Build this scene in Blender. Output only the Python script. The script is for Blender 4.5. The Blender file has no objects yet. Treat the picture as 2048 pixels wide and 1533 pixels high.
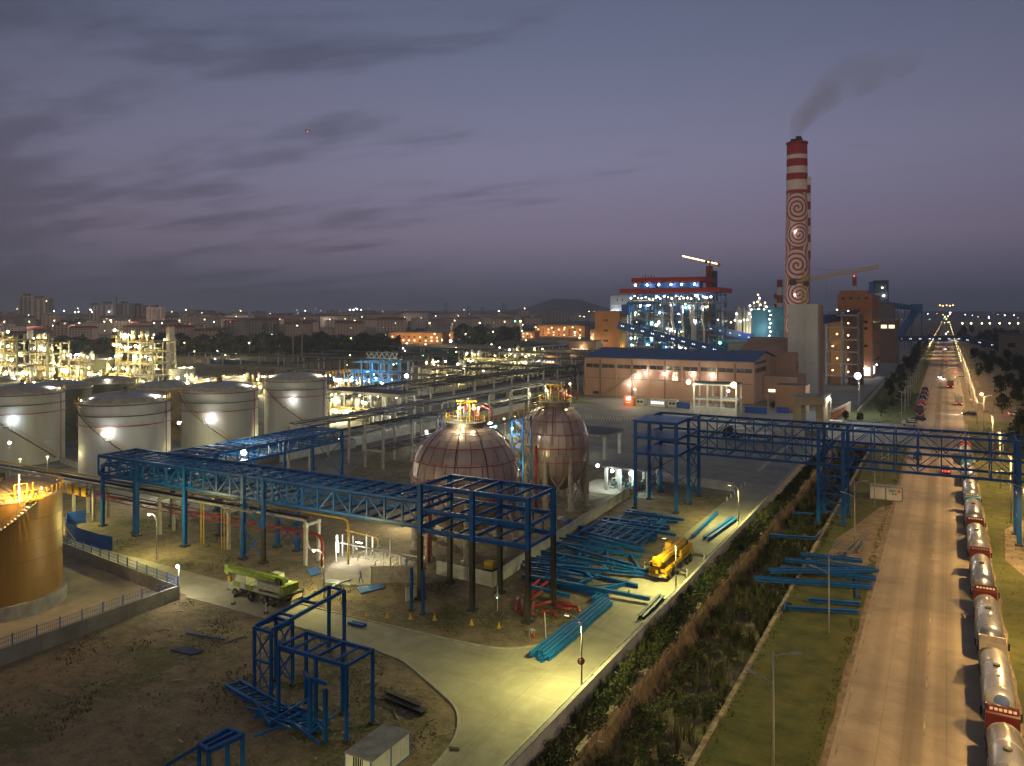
import bpy, math, random
from math import sin, cos, pi, radians, sqrt, atan2
from mathutils import Vector, Matrix
random.seed(7)
S = bpy.context.scene
COL = S.collection
# ------------------------------------------------------------------ camera
TH = math.atan(869/1560); F = 1560.0; U0 = 1024.0; V0 = 625.0; H = 36.0
cd = bpy.data.cameras.new('camera'); cam = bpy.data.objects.new('camera', cd); COL.objects.link(cam)
cam.location = (0, 0, H); cam.rotation_euler = (pi/2, 0, TH)
cd.sensor_width = 36; cd.lens = F/2048*36; cd.shift_y = -(766.5-V0)/2048; cd.clip_start = .5; cd.clip_end = 20000
S.camera = cam
S.cycles.use_denoising = True
S.cycles.use_light_tree = True
S.cycles.max_bounces = 4; S.cycles.diffuse_bounces = 2; S.cycles.glossy_bounces = 2; S.cycles.transmission_bounces = 2
S.cycles.volume_bounces = 0; S.cycles.sample_clamp_indirect = 2; S.cycles.sample_clamp_direct = 0
S.cycles.caustics_reflective = False; S.cycles.caustics_refractive = False
S.view_settings.view_transform = 'Standard'; S.view_settings.look = 'None'
S.view_settings.exposure = 0.0; S.view_settings.gamma = 1; S.view_settings.use_curve_mapping = False
# ------------------------------------------------------------------ world: late dusk
W = bpy.data.worlds.new('World'); S.world = W; W.use_nodes = True
nt = W.node_tree; nt.nodes.clear(); N = nt.nodes.new; L = nt.links.new
def mth(nt, op, a, b=None, c=None, clamp=False):
    n = nt.nodes.new('ShaderNodeMath'); n.operation = op; n.use_clamp = clamp
    for i, v in enumerate((a, b, c)):
        if v is None: continue
        if isinstance(v, (int, float)): n.inputs[i].default_value = v
        else: nt.links.new(v, n.inputs[i])
    return n.outputs[0]
def mixc(nt, f, a, b):
    n = nt.nodes.new('ShaderNodeMix'); n.data_type = 'RGBA'
    for i, v in ((0, f), (6, a), (7, b)):
        if isinstance(v, (int, float)): n.inputs[i].default_value = v
        elif isinstance(v, tuple): n.inputs[i].default_value = (*v[:3], 1)
        else: nt.links.new(v, n.inputs[i])
    return n.outputs[2]
def ramp(nt, fac, stops, interp='LINEAR'):
    n = nt.nodes.new('ShaderNodeValToRGB'); n.color_ramp.interpolation = interp
    while len(n.color_ramp.elements) < len(stops): n.color_ramp.elements.new(.5)
    for e, (p, c) in zip(n.color_ramp.elements, stops):
        e.position = p; e.color = (*c, 1) if isinstance(c, tuple) else (c, c, c, 1)
    nt.links.new(fac, n.inputs[0]); return n.outputs[0]
tc = N('ShaderNodeTexCoord'); sep = N('ShaderNodeSeparateXYZ'); L(tc.outputs['Generated'], sep.inputs[0])
sx, sy, sz = sep.outputs
zc = mth(nt, 'MAXIMUM', sz, 0.0)
base = ramp(nt, zc, [(0.0, (.058, .062, .098)), (.03, (.068, .068, .108)), (.09, (.130, .107, .158)), (.19, (.134, .130, .198)), (.32, (.092, .104, .165)), (.5, (.058, .070, .12)), (1.0, (.04, .050, .09))])
# afterglow is strongest towards one azimuth and fades away from it
az = math.radians(2)+TH
gd = (-sin(TH-.06), cos(TH-.06))
dot = mth(nt, 'ADD', mth(nt, 'MULTIPLY', sx, gd[0]), mth(nt, 'MULTIPLY', sy, gd[1]))
glow = mth(nt, 'POWER', mth(nt, 'MAXIMUM', dot, 0.0), 3.0)
gain = mth(nt, 'ADD', mth(nt, 'MULTIPLY', glow, 1.02), .68)
vm = N('ShaderNodeVectorMath'); vm.operation = 'SCALE'; L(base, vm.inputs[0]); L(gain, vm.inputs[3])
# clouds: a flat layer seen in perspective
den = mth(nt, 'ADD', zc, .10)
cx = mth(nt, 'DIVIDE', sx, den); cy = mth(nt, 'DIVIDE', sy, den)
cb = N('ShaderNodeCombineXYZ'); L(cx, cb.inputs[0]); L(cy, cb.inputs[1]); L(mth(nt, 'MULTIPLY', sz, 9.0), cb.inputs[2])
mp = N('ShaderNodeMapping'); L(cb.outputs[0], mp.inputs[0]); mp.inputs['Rotation'].default_value = (0, 0, -.75); mp.inputs['Scale'].default_value = (.34, .95, .5); mp.inputs['Location'].default_value = (5.3, 2.2, .9)
ns = N('ShaderNodeTexNoise'); L(mp.outputs[0], ns.inputs['Vector']); ns.inputs['Scale'].default_value = 1.9; ns.inputs['Detail'].default_value = 8; ns.inputs['Roughness'].default_value = .56
lft = mth(nt, 'ADD', mth(nt, 'MULTIPLY', sx, -cos(TH)), mth(nt, 'MULTIPLY', sy, -sin(TH)))   # + towards camera left
thr = mth(nt, 'ADD', ns.outputs[0], mth(nt, 'MULTIPLY', lft, .27))
cl = ramp(nt, thr, [(.54, 0.0), (.74, 1.0)], 'EASE')
skyc = mixc(nt, mth(nt, 'MULTIPLY', cl, .50), vm.outputs[0], (.046, .047, .078))
# the afterglow of the set sun lies behind the camera
bk_ = mth(nt, 'MULTIPLY', mth(nt, 'POWER', mth(nt, 'MAXIMUM', mth(nt, 'MULTIPLY', dot, -1.0), 0.0), 1.3), ramp(nt, zc, [(0, 1.0), (.12, .8), (.5, .3), (1, .05)]))
ov = ramp(nt, zc, [(.45, 0.0), (.9, 1.0)])
skyc = mixc(nt, mth(nt, 'MULTIPLY', bk_, .6), skyc, (.85, .64, .40)); skyc = mixc(nt, mth(nt, 'MULTIPLY', ov, .6), skyc, (.15, .16, .20))
bg = N('ShaderNodeBackground'); L(skyc, bg.inputs[0]); bg.inputs[1].default_value = 1.0
wo = N('ShaderNodeOutputWorld'); L(bg.outputs[0], wo.inputs[0])
sd = bpy.data.lights.new('twilight_sun', 'SUN'); sd.energy = .13; sd.angle = radians(60); sd.color = (1.0, .87, .70)
so = bpy.data.objects.new('twilight_sun', sd); so.rotation_euler = (radians(62), 0, TH-.06); COL.objects.link(so)
# ------------------------------------------------------------------ placing helpers
def gp(u, v, z=0.0):
    d = F*(H-z)/(v-V0); x = (u-U0)/F*d
    return (-sin(TH)*d+cos(TH)*x, cos(TH)*d+sin(TH)*x)
def dp(u, d):
    x = (u-U0)/F*d
    return (-sin(TH)*d+cos(TH)*x, cos(TH)*d+sin(TH)*x)
def zz(v, d): return H-(v-V0)*d/F
# ------------------------------------------------------------------ materials (colour varies in world space)
MATS = {}
def M(name, col, rough=.6, metal=0.0, var=.18, scale=1.2, col2=None, bump=0.0, bscale=8.0, streak=0.0):
    if name in MATS: return MATS[name]
    m = bpy.data.materials.new(name); m.use_nodes = True; nt = m.node_tree; b = nt.nodes['Principled BSDF']
    b.inputs['Roughness'].default_value = rough; b.inputs['Metallic'].default_value = metal
    g = nt.nodes.new('ShaderNodeNewGeometry'); n = nt.nodes.new('ShaderNodeTexNoise'); n.inputs['Scale'].default_value = scale; n.inputs['Detail'].default_value = 5
    n.inputs['Roughness'].default_value = .62
    vec = g.outputs['Position']
    if streak:
        mpp = nt.nodes.new('ShaderNodeMapping'); mpp.inputs['Scale'].default_value = (1, 1, streak); nt.links.new(vec, mpp.inputs[0]); vec = mpp.outputs[0]
    nt.links.new(vec, n.inputs['Vector'])
    c2 = col2 or tuple(c*(1-2.2*var) if c*(1-2.2*var) > 0 else 0 for c in col)
    c1 = tuple(min(1, c*(1+var)) for c in col) if not col2 else col
    f = ramp(nt, n.outputs[0], [(.32, 0.0), (.68, 1.0)])
    c = mixc(nt, f, c1, c2)
    nt.links.new(c, b.inputs['Base Color'])
    if bump:
        n2 = nt.nodes.new('ShaderNodeTexNoise'); n2.inputs['Scale'].default_value = bscale; n2.inputs['Detail'].default_value = 4; nt.links.new(g.outputs['Position'], n2.inputs['Vector'])
        bp = nt.nodes.new('ShaderNodeBump'); bp.inputs['Strength'].default_value = 1; bp.inputs['Distance'].default_value = bump
        nt.links.new(n2.outputs[0], bp.inputs['Height']); nt.links.new(bp.outputs[0], b.inputs['Normal'])
    MATS[name] = m; return m
def EM(name, col, st):
    if name in MATS: return MATS[name]
    m = bpy.data.materials.new(name); m.use_nodes = True; nt = m.node_tree; nt.nodes.clear()
    e = nt.nodes.new('ShaderNodeEmission'); e.inputs[0].default_value = (*col, 1); e.inputs[1].default_value = st
    o = nt.nodes.new('ShaderNodeOutputMaterial'); nt.links.new(e.outputs[0], o.inputs[0]); m.cycles.emission_sampling = 'NONE'
    MATS[name] = m; return m
blue = M('blue_steel_paint', (.005, .105, .36), .42, .0, .16, .7)
blue2 = M('teal_steel_paint', (.008, .135, .37), .45, 0, .15, .8)
bluep = M('blue_hoarding_paint', (.010, .09, .44), .45, 0, .12, .5)
dark = M('dark_primer_steel', (.055, .05, .045), .6, .1, .2, 2)
grey = M('grey_galvanised_steel', (.20, .20, .19), .5, .3, .2, 1.5)
dgrey = M('dark_grey_steel', (.07, .075, .08), .55, .2, .2, 1.5)
white = M('white_paint', (.62, .62, .58), .55, 0, .10, .6)
conc = M('pale_concrete', (.36, .34, .29), .85, 0, .14, .9, bump=.01)
conc2 = M('grey_concrete', (.26, .255, .24), .85, 0, .16, .35, bump=.01)
yel = M('yellow_paint', (.62, .38, .02), .5, 0, .12, 2)
red = M('red_paint', (.30, .028, .02), .5, 0, .14, 2)
black = M('black_rubber', (.015, .015, .015), .8, 0, .2, 3)
glass = M('dark_glass', (.02, .025, .03), .12, 0, .2, 1)
silver = M('brushed_tank_steel', (.50, .50, .49), .3, .85, .08, .9)
brown = M('rusty_brown_steel', (.10, .05, .025), .8, 0, .3, 3)
peach = M('peach_wall_render', (.42, .24, .15), .85, 0, .10, .15, bump=.01)
orange = M('ochre_wall_render', (.46, .23, .085), .85, 0, .10, .15)
E_white = EM('lamp_white_light', (1, .98, .90), 28)
E_cool = EM('lamp_cool_light', (.78, .92, 1), 30)
E_yel = EM('lamp_yellow_light', (1, .82, .34), 16)
E_org = EM('lamp_orange_light', (1, .55, .18), 12)
E_red = EM('lamp_red_light', (1, .05, .03), 10)
E_grn = EM('lamp_green_light', (.25, 1, .65), 6)
E_win = EM('lit_window_light', (1, .86, .6), 1.6)
E_winc = EM('lit_window_cool_light', (.85, .93, 1), 2.4)
# ------------------------------------------------------------------ mesh builder
class MB:
    def __init__(s): s.v = []; s.f = []
    def add(s, vs, fs):
        o = len(s.v); s.v += [tuple(p) for p in vs]; s.f += [tuple(i+o for i in f) for f in fs]; return s
    def box(s, x0, x1, y0, y1, z0, z1):
        return s.add([(x0,y0,z0),(x1,y0,z0),(x1,y1,z0),(x0,y1,z0),(x0,y0,z1),(x1,y0,z1),(x1,y1,z1),(x0,y1,z1)],
                     [(3,2,1,0),(4,5,6,7),(0,1,5,4),(1,2,6,5),(2,3,7,6),(3,0,4,7)])
    def beam(s, a, b, w, h=None):
        h = h or w; a = Vector(a); b = Vector(b); z = (b-a).normalized()
        x = Vector((1,0,0)) if abs(z.z) > .99 else Vector((0,0,1)).cross(z).normalized(); y = z.cross(x)
        vs = [p+x*sx*w/2+y*sy*h/2 for p in (a, b) for sx, sy in ((-1,-1),(1,-1),(1,1),(-1,1))]
        return s.add(vs, [(3,2,1,0),(4,5,6,7),(0,1,5,4),(1,2,6,5),(2,3,7,6),(3,0,4,7)])
    def tube(s, a, b, r, n=8, r2=None, caps=True):
        r2 = r if r2 is None else r2; a = Vector(a); b = Vector(b); z = (b-a).normalized()
        x = Vector((1,0,0)) if abs(z.z) > .99 else Vector((0,0,1)).cross(z).normalized(); y = z.cross(x)
        vs = [p+(x*cos(2*pi*i/n)+y*sin(2*pi*i/n))*rr for p, rr in ((a, r), (b, r2)) for i in range(n)]
        fs = [(i, (i+1) % n, n+(i+1) % n, n+i) for i in range(n)]
        if caps: fs += [tuple(range(n-1, -1, -1)), tuple(range(n, 2*n))]
        return s.add(vs, fs)
    def pipe(s, pts, r, n=8):
        pts = [Vector(p) for p in pts]; rings = []
        for i, p in enumerate(pts):
            t = (pts[min(i+1, len(pts)-1)]-pts[max(i-1, 0)]).normalized()
            x = Vector((1,0,0)) if abs(t.z) > .99 else Vector((0,0,1)).cross(t).normalized()
            y = t.cross(x); rings.append([p+(x*cos(2*pi*k/n)+y*sin(2*pi*k/n))*r for k in range(n)])
        vs = [q for rg in rings for q in rg]
        fs = [(i*n+k, i*n+(k+1) % n, (i+1)*n+(k+1) % n, (i+1)*n+k) for i in range(len(pts)-1) for k in range(n)]
        return s.add(vs, fs+[tuple(range(n-1,-1,-1)), tuple(range((len(pts)-1)*n, len(pts)*n))])
    def lathe(s, prof, n=32, c=(0,0,0), a0=0.0, a1=2*pi):
        full = abs(a1-a0-2*pi) < 1e-6; m = n if full else n+1
        vs = [(c[0]+r*cos(a0+(a1-a0)*i/n), c[1]+r*sin(a0+(a1-a0)*i/n), c[2]+z) for r, z in prof for i in range(m)]
        fs = [(j*m+i, j*m+(i+1) % m, (j+1)*m+(i+1) % m, (j+1)*m+i) for j in range(len(prof)-1) for i in range(n)]
        return s.add(vs, fs)
    def sphere(s, c, r, n=12, m=8, sz=1.0):
        return s.lathe([(max(1e-4, r*sin(pi*j/m)), -r*cos(pi*j/m)*sz) for j in range(m+1)], n, c)
    def prism(s, pts, z0, z1):
        n = len(pts); vs = [(x, y, z0) for x, y in pts]+[(x, y, z1) for x, y in pts]
        return s.add(vs, [tuple(range(n-1,-1,-1)), tuple(range(n, 2*n))]+[(i, (i+1) % n, n+(i+1) % n, n+i) for i in range(n)])
    def mesh(s, name, mat, smooth=False):
        me = bpy.data.meshes.new(name); me.from_pydata(s.v, [], s.f)
        if smooth: me.polygons.foreach_set('use_smooth', [True]*len(me.polygons))
        me.materials.append(mat); me.update(); return me
def tag(o, label=None, cat=None, group=None, kind=None):
    for k, v in (('label', label), ('category', cat), ('group', group), ('kind', kind)):
        if v: o[k] = v
    return o
UNIT = {}
def unit(shape, mat):
    k = (shape, mat.name)
    if k in UNIT: return UNIT[k]
    b = MB()
    if shape == 'box': b.box(-.5,.5,-.5,.5,0,1)
    elif shape == 'H':
        for x0, x1, y0, y1 in ((-.5,.5,-.5,-.38),(-.5,.5,.38,.5),(-.07,.07,-.38,.38)): b.box(x0,x1,y0,y1,0,1)
    elif shape == 'cyl': b.tube((0,0,0),(0,0,1),.5,10)
    elif shape == 'bulb': b.sphere((0,0,0),.5,10,6)
    UNIT[k] = b.mesh(shape+'_piece', mat, shape in ('cyl', 'bulb')); return UNIT[k]
class T:
    """A top-level thing: an Empty at its base; parts are given in world coordinates unless local."""
    def __init__(s, name, label, cat, base=(0,0,0), group=None, local=False, kind=None):
        s.e = bpy.data.objects.new(name, None); COL.objects.link(s.e); s.e.empty_display_size = .1
        base = tuple(base) if len(base) == 3 else (*base, 0)
        s.e.location = base if not local else (0,0,0); s.o = Vector((0,0,0)) if local else Vector(base); tag(s.e, label, cat, group, kind)
    def put(s, name, me, mtx=None, parent=None, kind=None, label=None):
        o = bpy.data.objects.new(name, me); COL.objects.link(o); o.parent = parent or s.e
        if parent is not None and mtx is None: pass
        if mtx is not None: o.matrix_local = mtx if parent is None else parent.matrix_local.inverted() @ mtx
        elif parent is not None: o.matrix_local = parent.matrix_local.inverted()
        if kind: o['kind'] = kind
        if label: o['label'] = label
        return o
    def bar(s, name, a, b, w, h=None, mat=None, shape='box', parent=None):
        h = h or w; a = Vector(a)-s.o; b = Vector(b)-s.o; d = b-a; z = d.normalized()
        x = Vector((1,0,0)) if abs(z.z) > .99 else Vector((0,0,1)).cross(z).normalized(); y = z.cross(x); ln = d.length
        m = Matrix(((x.x*w, y.x*h, z.x*ln, a.x), (x.y*w, y.y*h, z.y*ln, a.y), (x.z*w, y.z*h, z.z*ln, a.z), (0,0,0,1)))
        return s.put(name, unit(shape, mat), m, parent)
    def box(s, name, x0, x1, y0, y1, z0, z1, mat, parent=None):
        o = s.o; m = Matrix(((x1-x0,0,0,(x0+x1)/2-o.x),(0,y1-y0,0,(y0+y1)/2-o.y),(0,0,z1-z0,z0-o.z),(0,0,0,1)))
        return s.put(name, unit('box', mat), m, parent)
    def bulb(s, p, r, mat, name='lamp_globe_glow', parent=None):  # lamp bulb, often oversized so its shape carries the glow around the lamp
        o = Vector(p)-s.o; m = Matrix(((2*r,0,0,o.x),(0,2*r,0,o.y),(0,0,2*r,o.z),(0,0,0,1)))
        return s.put(name, unit('bulb', mat), m, parent)
    def part(s, name, mb, mat, smooth=False, parent=None, kind=None, label=None):
        mb.v = [(x-s.o.x, y-s.o.y, z-s.o.z) for x, y, z in mb.v]
        return s.put(name, mb.mesh(name, mat, smooth), None, parent, kind, label)
    def light(s, p, power, col, r=.15, spot=None, aim=(0,0,-1), blend=.5):
        o = bpy.data.objects.new('light', lightdata(power, col, r, spot, blend)); COL.objects.link(o); o.parent = s.e
        o.location = Vector(p)-s.o
        if spot: o.rotation_euler = Vector(aim).to_track_quat('-Z', 'Y').to_euler()
        return o
LD = {}
def lightdata(power, col, r, spot, blend):
    k = (power, col, r, spot, blend)
    if k not in LD:
        d = bpy.data.lights.new('lamp_light', 'SPOT' if spot else 'POINT'); d.energy = power; d.color = col; d.shadow_soft_size = r
        if spot: d.spot_size = radians(spot); d.spot_blend = blend
        LD[k] = d
    return LD[k]
def copy_tree(o, loc=None, rz=None, label=None, parent=None, group=None):
    c = o.copy(); COL.objects.link(c)
    if parent: c.parent = parent
    if loc is not None: c.location = loc
    if rz is not None: c.rotation_euler = (0, 0, rz)
    if label: c['label'] = label
    if group: c['group'] = group
    for ch in o.children: copy_tree(ch, parent=c)
    return c
def single(name, mb, mat, label=None, cat=None, group=None, kind=None, smooth=False):
    o = bpy.data.objects.new(name, mb.mesh(name, mat, smooth)); COL.objects.link(o); return tag(o, label, cat, group, kind)
YG = (1, .91, .31); WARM = (1, .64, .28); WHT = (1, .97, .88); COOL = (.82, .93, 1); TY = (1, .88, .5)
# ------------------------------------------------------------------ ground
def ground_mat():
    m = bpy.data.materials.new('bare_earth_and_weeds'); m.use_nodes = True; nt = m.node_tree; b = nt.nodes['Principled BSDF']; b.inputs['Roughness'].default_value = .95
    g = nt.nodes.new('ShaderNodeNewGeometry'); P = g.outputs['Position']
    def nz(sc, det=5, ro=.6):
        n = nt.nodes.new('ShaderNodeTexNoise'); n.inputs['Scale'].default_value = sc; n.inputs['Detail'].default_value = det; n.inputs['Roughness'].default_value = ro; nt.links.new(P, n.inputs['Vector']); return n.outputs[0]
    a = nz(.12); b2 = nz(.55, 6); c = nz(3.5, 4)
    soil = mixc(nt, ramp(nt, b2, [(.35, 0.0), (.65, 1.0)]), (.235, .175, .105), (.115, .085, .05))
    soil = mixc(nt, ramp(nt, c, [(.45, 0.0), (.75, .7)]), soil, (.30, .24, .16))
    gf = ramp(nt, mth(nt, 'ADD', mth(nt, 'MULTIPLY', a, .6), mth(nt, 'MULTIPLY', nz(1.4), .4)), [(.50, 0.0), (.60, .85)])
    col = mixc(nt, gf, soil, mixc(nt, c, (.045, .06, .018), (.10, .10, .03)))
    nt.links.new(col, b.inputs['Base Color'])
    bp = nt.nodes.new('ShaderNodeBump'); bp.inputs['Strength'].default_value = 1; bp.inputs['Distance'].default_value = .35
    nt.links.new(mth(nt, 'ADD', b2, mth(nt, 'MULTIPLY', c, .3)), bp.inputs['Height']); nt.links.new(bp.outputs[0], b.inputs['Normal'])
    return m
G = ground_mat()
XS = [-9000, -2500, -900, -300, -140, -84, -60, -38, -30, -28.8, -27.0, -26.7, -25.6, -22, -19, -17.9, -17.4, -14, -9, 5, 9, 14, 40, 300, 900, 3000, 9000]
ZS = {-27.0: -.5, -26.7: -.35, -28.8: -.1, -25.6: -2.6, -22: -2.9, -19: -2.6, -17.9: -.15}
YS = [-60, 0, 40, 60, 80, 120, 200, 300, 500, 900, 1600, 3000, 6000, 12000]
b = MB(); b.v = [(x, y, ZS.get(x, 0.0)) for y in YS for x in XS]
n = len(XS); b.f = [(j*n+i, j*n+i+1, (j+1)*n+i+1, (j+1)*n+i) for j in range(len(YS)-1) for i in range(n-1)]
single('ground', b, G, kind='structure')
def sheet(name, pts, z, mat):
    b = MB(); b.v = [(x, y, z) for x, y in pts]; b.f = [tuple(range(len(pts)))]
    return single(name, b, mat, kind='structure')
def road_mat(name, c1, c2, lanes=None):
    m = bpy.data.materials.new(name); m.use_nodes = True; nt = m.node_tree; b = nt.nodes['Principled BSDF']; b.inputs['Roughness'].default_value = .8
    g = nt.nodes.new('ShaderNodeNewGeometry'); P = g.outputs['Position']
    n = nt.nodes.new('ShaderNodeTexNoise'); n.inputs['Scale'].default_value = .35; n.inputs['Detail'].default_value = 7; n.inputs['Roughness'].default_value = .65; nt.links.new(P, n.inputs['Vector'])
    n3 = nt.nodes.new('ShaderNodeTexNoise'); n3.inputs['Scale'].default_value = .09; n3.inputs['Detail'].default_value = 8; n3.inputs['Roughness'].default_value = .7; n3.inputs['Distortion'].default_value = 1.2; nt.links.new(P, n3.inputs['Vector'])
    f = ramp(nt, n.outputs[0], [(.3, 0.0), (.7, 1.0)]); col = mixc(nt, f, c1, c2)
    col = mixc(nt, ramp(nt, n3.outputs[0], [(.48, 0.0), (.68, .62)]), col, tuple(c*.5 for c in c2))
    if lanes:
        s = nt.nodes.new('ShaderNodeSeparateXYZ'); nt.links.new(P, s.inputs[0])
        mp = nt.nodes.new('ShaderNodeMapping'); mp.inputs['Scale'].default_value = (2.6, .02, 1); nt.links.new(P, mp.inputs[0])
        n2 = nt.nodes.new('ShaderNodeTexNoise'); n2.inputs['Scale'].default_value = 1.0; n2.inputs['Detail'].default_value = 4; nt.links.new(mp.outputs[0], n2.inputs['Vector'])
        tot = None
        for x, w, a in lanes:
            t = mth(nt, 'MULTIPLY', ramp(nt, mth(nt, 'DIVIDE', mth(nt, 'ABSOLUTE', mth(nt, 'SUBTRACT', s.outputs[0], x)), w), [(.25, 1.0), (1, 0.0)], 'EASE'), a)
            tot = t if tot is None else mth(nt, 'ADD', tot, t)
        tot = mth(nt, 'MULTIPLY', tot, mth(nt, 'ADD', mth(nt, 'MULTIPLY', n2.outputs[0], 1.1), .35), clamp=True)
        col = mixc(nt, tot, col, tuple(c*.42 for c in c2))
    # slab joints
    br = nt.nodes.new('ShaderNodeTexBrick'); br.inputs['Scale'].default_value = .2; br.offset = 0; br.inputs['Brick Width'].default_value = 1; br.inputs['Row Height'].default_value = 1
    br.inputs['Mortar Size'].default_value = .008; br.inputs['Color1'].default_value = (1,1,1,1); br.inputs['Color2'].default_value = (.86,.86,.86,1); br.inputs['Mortar'].default_value = (.6,.6,.6,1)
    nt.links.new(P, br.inputs['Vector'])
    mx = nt.nodes.new('ShaderNodeMix'); mx.data_type = 'RGBA'; mx.blend_type = 'MULTIPLY'; mx.inputs[0].default_value = .6
    nt.links.new(col, mx.inputs[6]); nt.links.new(br.outputs[0], mx.inputs[7]); nt.links.new(mx.outputs[2], b.inputs['Base Color'])
    return m
hw = road_mat('worn_highway_concrete', (.38, .31, .235), (.30, .245, .185), [(-2.6, 1.5, .75), (-.1, 1.3, .55), (-6.2, .8, .25), (2.6, 1.0, .2)])
ir = road_mat('pale_road_concrete', (.37, .34, .25), (.27, .25, .185), [(-34.2, .5, .12)])
lotm = road_mat('grey_yard_concrete', (.27, .265, .24), (.19, .19, .175))
dikef = M('dike_floor_concrete', (.34, .29, .21), .9, 0, .16, .25, bump=.02)
dirt = M('gravel_shoulder', (.25, .19, .12), .95, 0, .25, .9, bump=.05)
sand = M('sandy_earth', (.27, .21, .13), .95, 0, .22, .6, bump=.06)
turf = M('short_turf', (.040, .066, .010), .95, 0, .35, .45, col2=(.135, .125, .030), bump=.16)
def jag(x, y0, y1, amp, step):
    out = []; y = y0
    while y < y1: out.append((x+random.uniform(-amp, amp), y)); y += step*random.uniform(.6, 1.4)
    out.append((x, y1)); return out
sheet('verge', jag(-17.3, -40, 236, .1, 6)+[(-16.5, 236), (-9.2, 236)]+jag(-8.9, -40, 236, .2, 3)[::-1], .012, turf)
sheet('verge', [(5.5, -40), (40, -40), (40, 300), (5.5, 300)], .012, turf)
sheet('verge', [(-17.3, 280), (-8.9, 280), (-8.9, 6000), (-17.3, 6000)], .012, turf)
sheet('verge', [(-30.7, -20), (-29.5, -20), (-29.5, 236), (-30.7, 236)], .03, turf)
sheet('shoulder', jag(5.9, -40, 290, .22, 2.2)+jag(4.6, -40, 290, .05, 20)[::-1], .020, dirt)
sheet('shoulder', jag(-8.0, -40, 236, .05, 20)+jag(-8.8, -40, 236, .13, 2.2)[::-1], .020, dirt)
sheet('highway', [(-8.3, -60), (4.9, -60), (4.9, 330), (6.3, 345), (6.3, 9000), (-10.6, 9000), (-10.6, 345), (-8.3, 330)], .030, hw)
for x in (-7.9, 4.5):
    sheet('edge_line', [(x-.06, -40), (x+.06, -40), (x+.06, 236), (x-.06, 236)], .036, M('faded_line_paint', (.34, .285, .18), .8, 0, .3, .5))
for y in range(30, 500, 9):
    if not 220 < y < 285: sheet('lane_dash', [(-1.75, y), (-1.6, y), (-1.6, y+4), (-1.75, y+4)], .036, M('faded_line_paint', (.34, .285, .18)))
sheet('sand_patch', [gp(1700,1060),gp(1760,1015),gp(1810,1005),gp(1795,1050),gp(1770,1110),gp(1690,1160),gp(1640,1150),gp(1670,1080)], .016, sand)
sheet('sand_patch', [gp(2010,1060),gp(2048,1040),gp(2100,1100),gp(2080,1180),gp(2010,1120)], .016, sand)
# inner road with the cross street and the rounded junction
R = [(-30.9, -40), (-30.9, 168), (-36.8, 168), (-37.3, 80)]
R += [(-37.9, 76.5), (-39.0, 74.2), (-41.2, 72.4), (-44.5, 71.5), (-70, 71.1), (-84, 72.4), (-100, 73.0), (-124, 73.6), (-150, 74.5), (-150, 67.6), (-116, 69.2), (-84.4, 66.6), (-84.0, 66.0), (-61.6, 66.0), (-50, 65.3), (-46.4, 63.6), (-42, 61.3), (-39, 59.6), (-37.2, 57.4), (-36.0, 54.6), (-35.4, 51), (-35.2, 45), (-35.2, -40)]
def chaikin(p, n=2, closed=False):
    for _ in range(n):
        q = [] if closed else [p[0]]
        for a, c in (zip(p, p[1:]+p[:1]) if closed else zip(p, p[1:])): q += [(a[0]*.75+c[0]*.25, a[1]*.75+c[1]*.25), (a[0]*.25+c[0]*.75, a[1]*.25+c[1]*.75)]
        p = q if closed else q+[p[-1]]
    return p
K1 = chaikin([(-37.3, 80)]+R[4:10]); K2 = chaikin(R[16:])
R = R[:3]+K1+R[10:16]+K2
sheet('service_road', R, .022, ir)
kb = MB()
def kerb(b, pts, w=.22, h=.13):
    for a, c in zip(pts, pts[1:]): b.beam((a[0], a[1], h/2), (c[0], c[1], h/2), w, h)
kerb(kb, [(-30.8, -40), (-30.8, 236)]); kerb(kb, K1); kerb(kb, K2)
single('kerb', kb, conc, kind='structure')
sheet('yard', [(-36.8, 168), (-30.9, 168), (-30.9, 300), (-66, 308), (-140, 303), (-205, 300), (-160, 205), (-118, 190), (-95, 178), (-60, 164), (-43, 155.5), (-36.8, 155)], .026, lotm)
sheet('access_road', [(-31, 238), (-8, 232), (-8, 281), (-14, 276), (-31, 273)], .040, lotm)
b = MB(); b.box(-30.5, -14, 233, 279, -1.2, .036); single('culvert', b, conc2, kind='structure')
sheet('dike_floor', [(-84.2, -20), (-84.2, 64.8), (-116, 69), (-150, 68), (-150, -20)], .024, dikef)
sheet('yard', [(-150, 92), (-112, 92), (-112, 126), (-132, 165), (-160, 205), (-205, 300), (-420, 300), (-420, 92)], .010, M('tank_farm_concrete', (.22, .21, .18), .9, 0, .2, .12, bump=.02))
sheet('verge', [(-205, 306), (-145, 304), (-120, 285), (-140, 270), (-200, 285)], .034, turf)
sheet('verge', [(-30, 281), (-16, 281), (-17.3, 1200), (-27, 1200)], .030, turf)
sheet('service_road', [(-145, 167), (-131, 167), (-160, 300), (-260, 640), (-275, 640), (-180, 300)], .030, lotm)
sheet('yard', [(-320, 640), (-30, 640), (-30, 1100), (-320, 1100)], .012, lotm)
sheet('power_yard', [(-140, 330), (-27.5, 330), (-27.5, 640), (-320, 640), (-320, 520)], .016, lotm)
# channel kerb walls (stone lines on both banks)
stone = M('stone_revetment', (.33, .27, .17), .95, 0, .3, 1.0, bump=.1, bscale=4)
for x, w in ((-26.6, .5), (-17.7, .42)):
    b = MB(); y = -20
    while y < 234:
        l = random.uniform(5, 12); b.box(x-w/2+random.uniform(-.05,.05), x+w/2, y, y+l-.1, -2.7, random.uniform(-.28, -.02) if x < -20 else random.uniform(-.05, .1)); y += l
    single('channel_edging', b, stone, kind='structure')
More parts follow.
